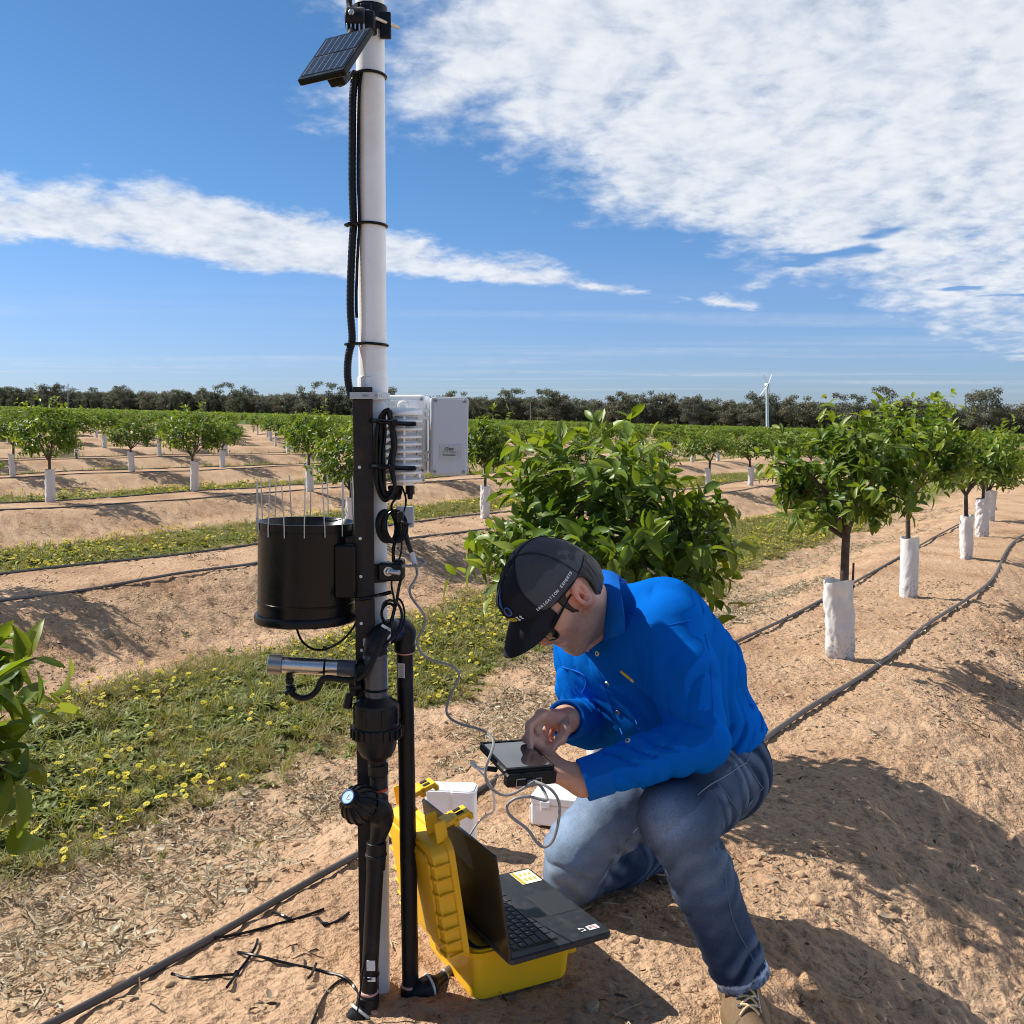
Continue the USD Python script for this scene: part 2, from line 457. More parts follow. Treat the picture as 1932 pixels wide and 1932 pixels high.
mat('cable_white', (0.72, 0.72, 0.72), 0.45)
mat('hose_black', (0.040, 0.036, 0.036), 0.5, noise=(6, (0.11, 0.09, 0.075), 0.42, 0.8))
mat('hose_purple', (0.075, 0.062, 0.060), 0.55, noise=(6, (0.15, 0.115, 0.09), 0.42, 0.8))
mat('screen_glass', (0.012, 0.014, 0.016), 0.05, ior=2.1, coat_weight=1.0, coat_roughness=0.02)
mat('bark', (0.050, 0.034, 0.026), 0.85, noise=(30, (0.11, 0.08, 0.06), 0.45, 0.75), bump=(60, 0.002))
mat('gum_bark', (0.13, 0.115, 0.10), 0.85, noise=(3, (0.24, 0.21, 0.18), 0.45, 0.7))
mat('tower_paint', (0.62, 0.63, 0.62), 0.5)
mat('timber_pole', (0.30, 0.27, 0.24), 0.8)


def guard_material():
    nd = {'tc': ('texture_coordinate', {}), 'n': ('noise_texture', {'scale': 60.0, 'detail': 6.0, 'roughness': 0.75}),
          's': ('separate_xyz', {}), 'h': ('map_range', {'from_min': 0.0, 'from_max': 0.2, 'to_min': 0.14, 'to_max': -0.02, 'clamp': True}),
          'a': ('math', {'math_type': 'add'}), 'r': ('rgb_ramp', {'ramp': [(0.0, (0.84, 0.84, 0.83)), (0.60, (0.80, 0.80, 0.79)), (0.72, (0.42, 0.32, 0.23)), (1.0, (0.36, 0.26, 0.17))]}),
          'p': ('principled_bsdf', {'roughness': 0.5}), 't': ('translucent_bsdf', {'color': (0.8, 0.8, 0.78)}), 'm': ('mix_closure', {'fac': 0.22})}
    ln = [('tc.object', 'n.vector'), ('tc.object', 's.vector'), ('s.z', 'h.value'), ('h.result', 'a.value1'), ('n.fac', 'a.value2'), ('a.value', 'r.fac'),
          ('r.color', 'p.base_color'), ('p.BSDF', 'm.closure1'), ('t.BSDF', 'm.closure2')]
    M['guard'] = usdkit.material(stage, '/World/Looks/guard', nd, ln, surface='m.closure')


guard_material()


def leaf_material(name, gain=1.0, rough=0.42, trans=0.40, var=0.35, tr=(1.5, 1.35, 0.5)):
    """leaf colour from the mesh's own col, varied leaf by leaf"""
    nd = {'a': ('attribute', {'attribute': 'col'}), 'g': ('geometry', {}), 'oi': ('object_info', {}),
          'mr': ('map_range', {'from_min': 0.0, 'from_max': 1.0, 'to_min': (1 - var) * gain, 'to_max': (1 + var) * gain, 'clamp': True}),
          'mo': ('map_range', {'from_min': 0.0, 'from_max': 1.0, 'to_min': 0.85, 'to_max': 1.15, 'clamp': True}),
          'mm': ('math', {'math_type': 'multiply'}),
          'v': ('vector_math', {'math_type': 'scale'}), 'w': ('vector_math', {'math_type': 'multiply', 'vector2': tr}),
          'p': ('principled_bsdf', {'roughness': rough, 'specular_ior_level': 0.38}), 't': ('translucent_bsdf', {}), 'm': ('mix_closure', {'fac': trans})}
    ln = [('g.random_per_island', 'mr.value'), ('oi.random', 'mo.value'), ('mr.result', 'mm.value1'), ('mo.result', 'mm.value2'), ('mm.value', 'v.scale'), ('a.vector', 'v.vector1'),
          ('v.vector', 'p.base_color'), ('v.vector', 'w.vector1'), ('w.vector', 't.color'), ('p.BSDF', 'm.closure1'), ('t.BSDF', 'm.closure2')]
    M[name] = usdkit.material(stage, f'/World/Looks/{name}', nd, ln, surface='m.closure')


leaf_material('citrus_leaf')
leaf_material('gum_leaf', rough=0.7, trans=0.35, var=0.4, tr=(1.1, 1.1, 0.9))
leaf_material('weed', rough=0.6, trans=0.3, var=0.3)
leaf_material('straw', rough=0.7, trans=0.1, var=0.35, tr=(1, 1, 1))
leaf_material('petal', rough=0.6, trans=0.25, var=0.15, tr=(1, 1, 1))
# ------------------------------------------------------------------ terrain: planted mounds with furrows between, rising gently to the left
AZ = math.radians(30.0)
RDIR = np.array([math.sin(AZ), math.cos(AZ)])            # along the rows
RNRM = np.array([math.cos(AZ), -math.sin(AZ)])           # across, to the right
ROW0, ROWGAP = -1.25, 5.15


def cm(x, y):
    return x * RNRM[0] + y * RNRM[1], x * RDIR[0] + y * RDIR[1]


def xy(c, m):
    return c * RNRM[0] + m * RDIR[0], c * RNRM[1] + m * RDIR[1]


def sstep(a, b, x):
    t = np.clip((x - a) / (b - a), 0, 1)
    return t * t * (3 - 2 * t)


def row_offset(x, y):
    """signed distance to the nearest row line (left negative), and that row's number"""
    c, m = cm(x, y)
    k = np.round((ROW0 - c) / ROWGAP)
    return c - (ROW0 - k * ROWGAP), k, m


def terrain(x, y, fine=True):
    x, y = np.asarray(x, float), np.asarray(y, float)
    s, k, m = row_offset(x, y)
    r = np.hypot(x, y)
    z = -0.027 * np.clip(x, -600, 600) + 0.0064 * np.clip(y, -200, 700)
    q = np.stack([x, y, 0 * x], -1)
    n1 = meshkit.fbm(q * 0.55, 3, 3) - 0.5
    sw = np.abs(s + 0.28 * n1)
    amp = (0.30 - 0.09 * sstep(9, 16, r)) * (1 - sstep(110, 180, r))
    z = z - amp * sstep(0.42, 1.55, sw) + 0.05 * n1 * (1 - sstep(100, 160, r))
    # the flank to the right of the first row drops a little further
    if fine:
        near = 1 - sstep(18, 40, r)
        flank = 0.34 + 0.66 * sstep(0.45, 0.8, sw)
        n2 = meshkit.fbm(q * 3.1, 3, 11) - 0.5
        n3 = meshkit.fbm(q * np.array([11, 11, 1]), 3, 17) - 0.5
        n4 = meshkit.fbm(q * 34.0, 3, 29) - 0.5
        n5 = meshkit.noise(q * 22.0, 41)
        clod = np.maximum(0, n5 - 0.72) * sstep(0.46, 0.62, meshkit.noise(q * 2.3, 43))
        # erosion runnels across the flank
        c_, m_ = cm(x, y)
        rn = meshkit.noise(np.stack([c_ * 2.0, m_ * 7.5, 0 * x], -1), 57)
        z = z + near * flank * (0.055 * n2 + 0.052 * n3 + 0.045 * np.minimum(0, rn - 0.45)) + near * (0.022 * n4 * flank + 0.006 * n4 + 0.07 * clod * (0.4 + 0.6 * flank))
    return z


def T(x, y):
    return float(terrain(np.array([x]), np.array([y]))[0])


def G(px, py):
    """where the line of sight meets the ground"""
    d = ray(px, py)
    t = np.geomspace(0.8, 600, 4000)
    p = np.array([0, 0, CAM_H]) + d * t[:, None]
    h = p[:, 2] - terrain(p[:, 0], p[:, 1])
    i = int(np.argmax(h < 0)) if (h < 0).any() else len(t) - 1
    w = h[i - 1] / (h[i - 1] - h[i] + 1e-12)
    q = p[i - 1] + (p[i] - p[i - 1]) * w
    return np.array([q[0], q[1], T(q[0], q[1])])


def ground_mesh():
    a = np.concatenate([np.radians(np.linspace(-180, -36, 60, endpoint=False)), np.radians(np.linspace(-36, 36, 560)), np.radians(np.linspace(36, 180, 61)[1:-1])])
    r = np.concatenate([np.linspace(0.25, 1.3, 14, endpoint=False), np.geomspace(1.3, 9, 430, endpoint=False), np.geomspace(9, 60, 260, endpoint=False), np.geomspace(60, 6000, 90)])
    R, A = np.meshgrid(r, a, indexing='ij')
    x, y = R * np.sin(A), R * np.cos(A)
    z = terrain(x.ravel(), y.ravel()).reshape(x.shape)
    v = np.stack([x, y, z], -1).reshape(-1, 3)
    n, k = len(r), len(a)
    i, j = np.meshgrid(np.arange(n - 1), np.arange(k), indexing='ij')
    q = np.stack([i * k + j, (i + 1) * k + j, (i + 1) * k + (j + 1) % k, i * k + (j + 1) % k], -1).reshape(-1, 4)
    q = q[:, ::-1]
    f = np.vstack([q[:, [0, 1, 2]], q[:, [0, 2, 3]]])
    c = len(v); v = np.vstack([v, [[0, 0, T(0, 0)]]])
    jj = np.arange(k)
    f = np.vstack([f, np.stack([np.full(k, c), (jj + 1) % k, jj], 1)])
    return v, f


def masks(x, y):
    """weeds, straw litter, far-field green: 0..1"""
    s, k, m = row_offset(x, y)
    q = np.stack([x, y, 0 * x], -1)
    n = meshkit.fbm(q * 0.9, 4, 71) - 0.5
    n2 = meshkit.fbm(q * 3.0, 3, 77) - 0.5
    mid = np.abs(np.abs(s) - ROWGAP / 2)
    right_far = sstep(6, 10, y) * 0
    w = 1 - sstep(0.55, 0.95, mid + 0.75 * n + 0.25 * n2)
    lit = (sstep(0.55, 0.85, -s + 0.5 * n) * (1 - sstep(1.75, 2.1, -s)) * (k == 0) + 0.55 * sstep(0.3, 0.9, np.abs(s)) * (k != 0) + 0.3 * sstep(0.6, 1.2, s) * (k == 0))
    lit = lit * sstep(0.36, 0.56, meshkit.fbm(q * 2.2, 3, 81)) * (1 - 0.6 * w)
    r = np.hypot(x, y)
    far = sstep(90, 150, r) * (1 - sstep(0.0, 6.0, far_edge(x, y)))
    return np.clip(w, 0, 1), np.clip(lit, 0, 1), far


E0, E1 = np.array([-235.0, 428.0]), np.array([150.0, 219.0])     # foot of the wood
EN = np.array([-(E1 - E0)[1], (E1 - E0)[0]]); EN /= np.linalg.norm(EN)


def far_edge(x, y):
    """metres past a line 14 m before the wood's edge"""
    return (x - E0[0]) * EN[0] + (y - E0[1]) * EN[1] + 14.0


def ground_material():
    nd = {'g': ('geometry', {}), 'a': ('attribute', {'attribute': 'col'}), 's': ('separate_xyz', {}),
          'n1': ('noise_texture', {'scale': 1.3, 'detail': 5.0, 'roughness': 0.62}),
          'n2': ('noise_texture', {'scale': 46.0, 'detail': 4.0, 'roughness': 0.7}),
          'n3': ('noise_texture', {'scale': 9.0, 'detail': 4.0, 'roughness': 0.65, 'distortion': 0.6}),
          'sand': ('rgb_ramp', {'ramp': [(0.30, (0.315, 0.185, 0.105)), (0.48, (0.46, 0.295, 0.180)), (0.70, (0.545, 0.37, 0.24))]}),
          'spk': ('rgb_ramp', {'ramp': [(0.30, (0.45, 0.41, 0.38)), (0.47, (0.97, 0.97, 0.97)), (0.75, (1.13, 1.12, 1.10))]}),
          'm1': ('mix_color', {'blend_type': 'multiply', 'fac': 1.0, 'use_clamp_result': False}),
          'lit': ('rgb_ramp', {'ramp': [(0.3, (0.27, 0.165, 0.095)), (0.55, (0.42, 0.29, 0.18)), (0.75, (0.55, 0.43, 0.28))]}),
          'm2': ('mix_color', {}), 'weed': ('rgb_ramp', {'ramp': [(0.3, (0.10, 0.085, 0.035)), (0.52, (0.12, 0.14, 0.035)), (0.75, (0.24, 0.20, 0.085))]}),
          'm3': ('mix_color', {}), 'far': ('rgb_ramp', {'ramp': [(0.35, (0.055, 0.09, 0.02)), (0.65, (0.10, 0.145, 0.035))]}), 'm4': ('mix_color', {}),
          'fl': ('math', {'math_type': 'multiply', 'value2': 0.8}), 'fw': ('math', {'math_type': 'multiply', 'value2': 0.85}),
          'vb': ('voronoi_texture', {'scale': 30.0, 'detail': 2.0}), 'hb': ('math', {'math_type': 'multiply_add', 'value2': 0.35}),
          'b': ('bump', {'strength': 1.0, 'distance': 0.020}), 'p': ('principled_bsdf', {'roughness': 0.93, 'specular_ior_level': 0.15})}
    ln = [('g.position', 'n1.vector'), ('g.position', 'n2.vector'), ('g.position', 'n3.vector'), ('g.position', 'vb.vector'), ('a.vector', 's.vector'),
          ('n1.fac', 'sand.fac'), ('n2.fac', 'spk.fac'), ('sand.color', 'm1.a'), ('spk.color', 'm1.b'), ('n3.fac', 'lit.fac'),
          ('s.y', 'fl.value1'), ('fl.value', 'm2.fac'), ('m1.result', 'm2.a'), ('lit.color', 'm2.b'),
          ('n3.fac', 'weed.fac'), ('s.x', 'fw.value1'), ('fw.value', 'm3.fac'), ('m2.result', 'm3.a'), ('weed.color', 'm3.b'),
          ('n1.fac', 'far.fac'), ('s.z', 'm4.fac'), ('m3.result', 'm4.a'), ('far.color', 'm4.b'), ('m4.result', 'p.base_color'),
          ('vb.distance', 'hb.value1'), ('n2.fac', 'hb.value3'), ('hb.value', 'b.height'), ('b.normal', 'p.normal')]
    M['ground'] = usdkit.material(stage, '/World/Looks/ground', nd, ln, surface='p.BSDF')


ground_material()
gv, gf = ground_mesh()
mk = np.stack(masks(gv[:, 0], gv[:, 1]), 1)
single('ground', (gv, gf), 'ground', None, None, smooth=True, kind='structure', col=mk)
# foliage helpers
# ------------------------------------------------------------------ foliage
ROWS8 = ((0.30, 0.47), (0.66, 0.42))
ROWS_FINE = ((0.10, 0.22), (0.28, 0.44), (0.50, 0.50), (0.72, 0.38), (0.88, 0.18))


def leaves(pos, d, n, L, W, fold=0.22, curl=0.25, rows=ROWS8, wave=0.0, seed=0):
    """blades with a folded midrib and a drooping tip; returns vertices (N, k, 3) and one leaf's faces"""
    d = unit(d); b = unit(np.cross(n, d)); n = np.cross(d, b)
    L, W = np.broadcast_to(L, len(pos))[:, None], np.broadcast_to(W, len(pos))[:, None]
    curl = np.broadcast_to(curl, len(pos))[:, None]
    at = lambda t: pos + d * L * (t - 0.12 * np.abs(curl) * t * t) - n * L * curl * t * t
    vs = [at(0.0)]
    rg = np.random.default_rng(seed)
    for t, w in rows:
        mid = at(t); side = b * W * w; up = n * W * fold * (w * 2)
        wv = n * W * wave * rg.standard_normal((len(pos), 1)) if wave else 0
        wv2 = n * W * wave * rg.standard_normal((len(pos), 1)) if wave else 0
        vs += [mid - side + up + wv, mid, mid + side + up + wv2]
    vs.append(at(1.0))
    v = np.stack(vs, 1)
    k = len(rows)
    f = [(0, 2, 1), (0, 3, 2)]
    for i in range(k - 1):
        a = 1 + 3 * i; c = a + 3
        f += [(a, a + 1, c + 1), (a, c + 1, c), (a + 1, a + 2, c + 2), (a + 1, c + 2, c + 1)]
    a = 1 + 3 * (k - 1); e = 1 + 3 * k
    f += [(a, a + 1, e), (a + 1, a + 2, e)]
    return v, np.array(f)


def join(v, f):
    N, k, _ = v.shape
    return v.reshape(-1, 3), (f[None] + (np.arange(N) * k)[:, None, None]).reshape(-1, 3)


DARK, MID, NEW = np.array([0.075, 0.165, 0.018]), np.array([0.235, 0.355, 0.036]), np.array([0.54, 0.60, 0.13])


def crown(seed, rx, rz, hc, shoots, per, L, flatten=0.2, fine=False, skirts=0.0, tops=4):
    """a citrus crown: leafy shoots that leave the limbs and end at an uneven outline"""
    rg = np.random.default_rng(seed)
    th = rg.uniform(0, 2 * np.pi, shoots); u = rg.uniform(-0.75 - skirts, 1, shoots)
    dirs = np.stack([np.sqrt(np.maximum(0, 1 - np.clip(u, -1, 1) ** 2)) * np.cos(th), np.sqrt(np.maximum(0, 1 - np.clip(u, -1, 1) ** 2)) * np.sin(th), np.clip(u, -1, 1)], 1)
    lump = 0.76 + 0.85 * (meshkit.fbm(dirs * 2.0 + seed, 3, seed) - 0.38)
    out = lump * rg.uniform(0.72, 1.12, shoots)
    inner = rg.uniform(0.25, 0.6, shoots)
    ext = np.array([rx, rx, rz])
    tip = dirs * ext * out[:, None]; root = dirs * ext * inner[:, None] * np.array([0.9, 0.9, 0.8])
    tall = rg.choice(np.where(u > 0.55)[0], tops, replace=False)
    tip[tall] += np.stack([rg.normal(0, .05, tops), rg.normal(0, .05, tops), rg.uniform(0.15, 0.50, tops) * rz], 1)
    bend = unit(rg.normal(0, 1, (shoots, 3))) * 0.10 * rx + np.array([0, 0, 0.05 * rz])
    pos, dr, nr, tt, up = [], [], [], [], []
    for i in range(per):
        t = (i + rg.uniform(0.1, 0.9, shoots)) / per
        t = 0.12 + 0.9 * t
        p = root + (tip - root) * t[:, None] + bend * (t * (1 - t) * 4)[:, None]
        ax = unit(tip - root)
        side = unit(np.cross(ax, unit(rg.normal(0, 1, (shoots, 3)))))
        dd = unit(0.55 * ax + 0.85 * side + np.array([0, 0, -0.12]) + 0.35 * (t[:, None] - 0.4) * np.array([0, 0, 1]))
        nn = unit(np.array([0, 0, 0.9]) + 0.55 * dirs + rg.normal(0, 0.5, (shoots, 3)))
        pos.append(p); dr.append(dd); nr.append(nn); tt.append(t); up.append(out)
    pos, dr, nr, tt = np.vstack(pos), np.vstack(dr), np.vstack(nr), np.concatenate(tt)
    N = len(pos)
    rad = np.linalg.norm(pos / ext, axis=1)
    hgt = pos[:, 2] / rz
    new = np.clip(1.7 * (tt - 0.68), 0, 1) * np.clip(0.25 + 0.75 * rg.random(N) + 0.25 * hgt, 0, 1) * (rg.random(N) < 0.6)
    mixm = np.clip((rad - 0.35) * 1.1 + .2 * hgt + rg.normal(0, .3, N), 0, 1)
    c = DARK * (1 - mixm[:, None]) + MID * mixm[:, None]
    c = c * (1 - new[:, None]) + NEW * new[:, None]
    pos = pos + np.array([0, 0, hc])
    ll = L * rg.uniform(0.62, 1.25, N)
    v, f = leaves(pos, dr, nr, ll, ll * rg.uniform(0.31, 0.45, N), fold=0.28, curl=rg.uniform(-.1, 0.6, N), rows=ROWS_FINE if fine else ROWS8, wave=0.05 if fine else 0, seed=seed)
    return v, f, c, (root + [0, 0, hc], tip + [0, 0, hc])


def wood(seed, hc, rx, rz, ends, rt=0.02, fork=0.55, lean=0.012, nl=7):
    rg = np.random.default_rng(seed + 500)
    top = np.array([rg.normal(0, lean), rg.normal(0, lean), fork])
    ms = [tube([(0, 0, -0.05), (0.004, 0.003, 0.02), top * [0.4, 0.6, 0.5], top], [rt * 1.25, rt * 1.1, rt * .95, rt * .85], 9, 4)]
    root, tip = ends
    pick = rg.choice(len(root), min(nl * 3, len(root)), replace=False)
    for i, k in enumerate(pick):
        a = root[k]
        if i < nl:
            mid = (top + a) / 2 + rg.normal(0, .02, 3)
            ms.append(tube([top - [0, 0, .03], mid, a], [rt * .6, rt * .45, rt * .3], 6, 3))
        ms.append(tube([a, (a + tip[k]) / 2 + [0, 0, .01], tip[k]], [rt * .3, rt * .2, rt * .1], 5, 2))
    return cat(*ms)


def citrus(name, label, cat_, loc, seed, rx=0.46, rz=0.36, hc=0.88, shoots=120, per=13, L=0.075, single_leaves=0, group=None, rotz=0.0, scale=1.0, fine=False, skirts=0.0, rt=0.02, tops=4, view=None):
    """a young citrus tree > trunk, crown (and, near the camera, single leaves)"""
    t = thing(name, label, cat_, loc, rotz, scale, group)
    o = np.asarray(loc, float); _origin[t] = np.zeros(3)
    v, f, c, ends = crown(seed, rx, rz, hc, shoots, per, L, fine=fine, skirts=skirts, tops=tops)
    part(t, 'trunk', wood(seed, hc, rx, rz, ends, rt, fork=hc - rz * 0.75), 'bark', 40)
    k = v.shape[1]
    if single_leaves:
        cen = v.mean(1)
        vd = unit(np.array([[-loc[0], -loc[1], CAM_H - loc[2]]]) - cen)
        front = ((cen - [0, 0, hc]) * vd).sum(1)
        nrm = unit(np.cross(v[:, 2] - v[:, 0], v[:, 1] - v[:, 2]))
        size = np.abs((nrm * vd).sum(1))
        score = front + 0.10 * size
        if view is not None:
            score = score + view(cen + o)
        idx = np.argsort(-score)[:single_leaves]
        rest = np.setdiff1d(np.arange(len(v)), idx)
        vv, ff = join(v[rest], f)
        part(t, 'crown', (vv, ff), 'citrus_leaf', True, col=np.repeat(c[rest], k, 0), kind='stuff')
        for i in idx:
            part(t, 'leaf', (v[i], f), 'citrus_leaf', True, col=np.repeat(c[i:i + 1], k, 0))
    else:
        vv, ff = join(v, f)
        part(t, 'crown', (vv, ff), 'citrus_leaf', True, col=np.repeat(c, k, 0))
    return t


# ------------------------------------------------------------------ tree guards: white plastic sleeves
def guard_mesh(seed, h=0.41, a=0.078, b=0.05, crumple=1.0):
    rg = np.random.default_rng(seed)
    nz, ns = 26, 44
    z = np.linspace(-0.02, h, nz); s = np.linspace(0, 2 * np.pi, ns, endpoint=False)
    Z, S = np.meshgrid(z, s, indexing='ij')
    q = np.stack([np.cos(S) * 1.3, np.sin(S) * 1.3, Z * 7], -1)
    n = meshkit.fbm(q + seed * 7.3, 3, seed) - 0.5
    q2 = np.stack([np.cos(S) * 3 + Z * 9, np.sin(S) * 3, Z * 16], -1)
    n2 = np.abs(meshkit.fbm(q2 + seed, 2, seed + 9) - 0.5) * 1.0
    n3 = np.abs(np.sin(3.1 * (Z / h * 4.2 + np.sin(S + seed) * .9 + 2.2 * n))) ** .5 - .75
    tw = rg.uniform(-0.5, 0.5) * Z / h
    rr = 1 + crumple * (0.34 * n - 0.30 * n2 + 0.10 * n3 * (n2 > .0))
    x = a * np.cos(S + tw) * rr; y = b * np.sin(S + tw) * rr
    lean = rg.normal(0, .010, 2)
    x = x + lean[0] * Z / h; y = y + lean[1] * Z / h
    zz = Z + 0.008 * np.sin(S * 2 + seed) * (Z / h)
    v = np.stack([x, y, zz], -1).reshape(-1, 3)
    i, j = np.meshgrid(np.arange(nz - 1), np.arange(ns), indexing='ij')
    qd = np.stack([i * ns + j, i * ns + (j + 1) % ns, (i + 1) * ns + (j + 1) % ns, (i + 1) * ns + j], -1).reshape(-1, 4)
    f = np.vstack([qd[:, [0, 1, 2]], qd[:, [0, 2, 3]]])
    vi = v.copy(); c0 = np.stack([lean[0] * v[:, 2] / h, lean[1] * v[:, 2] / h, v[:, 2]], 1)
    vi[:, :2] = c0[:, :2] + (v[:, :2] - c0[:, :2]) * 0.97
    k = len(v)
    top = (nz - 1) * ns + np.arange(ns)
    rim = np.vstack([np.stack([top, np.roll(top, -1), np.roll(top, -1) + k], 1), np.stack([top, np.roll(top, -1) + k, top + k], 1)])
    return np.vstack([v, vi]), np.vstack([f, f[:, ::-1] + k, rim])


GUARD_SRC = []


def guard(loc, label, group=None, kind=None, rotz=0.0, scale=1.0):
    """a sleeve: the first of each shape is the source, the rest are copies"""
    kind = 0 if kind is None else kind
    while len(GUARD_SRC) <= kind:
        GUARD_SRC.append(None)
    if GUARD_SRC[kind] is None:
        t = thing('tree_guard', label, 'tree guard', loc, rotz, scale, group)
        _origin[t] = np.zeros(3)
        part(t, 'sleeve', guard_mesh(kind + 3, a=(0.082, 0.062, 0.07, 0.056)[kind % 4], b=(0.060, 0.054, 0.062, 0.048)[kind % 4], crumple=(1.15, 0.6, 1.35, 0.8)[kind % 4]), 'guard', 50)
        GUARD_SRC[kind] = t
        return t
    return dup(GUARD_SRC[kind], 'tree_guard', label, 'tree guard', loc, rotz, scale, group)


rgT = random.Random(5)
SRC = []
near_group, far_group = None, 'young citrus trees in the rows beyond'


def foot(px, py, d=None):
    g = G(px, py)
    if d is not None:
        p = P(px, py, d); g = np.array([p[0], p[1], T(p[0], p[1])])
    return g


# the trees one can name, nearest first
big = (0.325, 3.52)
o1 = (big[0], big[1], T(*big))
citrus('citrus_tree', 'broad citrus tree right behind the kneeling man, largest green crown', 'tree', o1, 11, rx=0.53, rz=0.34, hc=0.82, shoots=230, per=14, L=0.078, single_leaves=290, fine=True, skirts=0.15, rt=0.022, tops=20)
guard(o1, 'white tree guard just behind the man\'s right arm', kind=1, rotz=30)
f1 = foot(1587, 1240)
citrus('citrus_tree', 'citrus tree on a bare dark trunk over the crumpled guard right of the man', 'tree', f1, 23, rx=0.47, rz=0.35, hc=0.93, shoots=150, per=13, L=0.074, single_leaves=290, fine=True, rt=0.024, tops=9, rotz=0)
guard(f1, 'crumpled wide white tree guard nearest on the right, below a bare dark trunk', kind=0, rotz=10)
single('stake', tube([f1 + [.055, .02, -.02], f1 + [.058, .022, .25], f1 + [.060, .024, .50]], .006, 7), 'bark', 'thin dark stake standing up beside the trunk in the crumpled guard', 'stake')
f2 = foot(1714, 1125)
citrus('citrus_tree', 'tall citrus tree with upright light green shoots, second along the right row', 'tree', f2, 31, rx=0.50, rz=0.42, hc=1.02, shoots=150, per=13, L=0.074, fine=True, rt=0.018, tops=11)
guard(f2, 'smooth narrow white tree guard, second along the right row', kind=1, rotz=-20, scale=1.06)
f3 = foot(1823, 1055)
SRC.append(citrus('citrus_tree', 'citrus tree over the straight dirt-speckled guard, third along the right row', 'tree', f3, 41, rx=0.56, rz=0.38, hc=0.93, shoots=135, per=12, L=0.075, tops=8))
guard(f3, 'straight white tree guard with a dirty foot, third along the right row', kind=0, rotz=60, scale=1.04)
f4 = foot(1853, 1012)
SRC.append(citrus('citrus_tree', 'citrus tree behind the pinched, twisted guard on the right row', 'tree', f4, 43, rx=0.55, rz=0.40, hc=0.92, shoots=135, per=12, L=0.075, tops=8))
guard(f4, 'pinched and twisted white tree guard, fourth along the right row', kind=2, rotz=0, scale=1.1)
f5 = foot(95, 945, 13.4)
SRC.append(citrus('citrus_tree', 'rounded citrus tree standing at the far left on the second mound', 'tree', f5, 47, rx=0.50, rz=0.46, hc=0.90, shoots=135, per=12, L=0.078, tops=8))
guard(f5, 'tall white tree guard under the rounded tree at the far left', kind=1, rotz=0, scale=1.05)
f6 = foot(367, 930, 15.5)
SRC.append(citrus('citrus_tree', 'wide low citrus tree left of the rain gauge, middle of the left mound', 'tree', f6, 53, rx=0.57, rz=0.38, hc=0.84, shoots=135, per=12, L=0.078, tops=8))
guard(f6, 'thin white tree guard left of the rain gauge under the wide low tree', kind=3, rotz=0, scale=1.1)
f7 = foot(585, 920, 16.4)
SRC.append(citrus('citrus_tree', 'citrus tree seen above the wires of the black rain gauge', 'tree', f7, 59, rx=0.52, rz=0.42, hc=0.90, shoots=135, per=12, L=0.078, tops=8))
guard(f7, 'white tree guard seen just above the wires of the rain gauge', kind=1, rotz=50, scale=1.05)
f8 = foot(915, 980, 12.6)
SRC.append(citrus('citrus_tree', 'slim citrus tree just right of the grey logger box', 'tree', f8, 61, rx=0.38, rz=0.44, hc=0.86, shoots=100, per=12, L=0.08))
guard(f8, 'leaning white tree guard just right of and below the grey logger box', kind=2, rotz=90, scale=1.0)
p9 = xy(ROW0 - ROWGAP, 7.9); f9 = (p9[0], p9[1], T(*p9))
dup(SRC[3], 'citrus_tree', 'small citrus tree half hidden behind the brown steel post', 'tree', f9, 130, 0.9)
guard(f9, 'white tree guard hidden behind the rim of the black rain gauge', kind=3, rotz=0)
p10 = xy(ROW0 - ROWGAP, 4.0); f10 = (p10[0] - 0.35, p10[1], T(p10[0] - 0.35, p10[1]))
dup(SRC[2], 'citrus_tree', 'citrus tree whose shadow falls on the bare mound at the left edge', 'tree', f10, 210, 0.95)
guard(f10, 'white tree guard under the tree at the left edge of the bare mound', kind=0, rotz=0)

# the branch that reaches in at the lower left
lo = np.array([-1.19, 1.72]); l_o = (lo[0], lo[1], T(*lo))
citrus('citrus_tree', 'nearest citrus tree, its glossy large leaves reaching in at the lower left edge', 'tree', l_o, 67, rx=0.42, rz=0.27, hc=0.66, shoots=95, per=11, L=0.085, single_leaves=200, fine=True, tops=2,
       view=lambda p: 1.5 * p[:, 0])

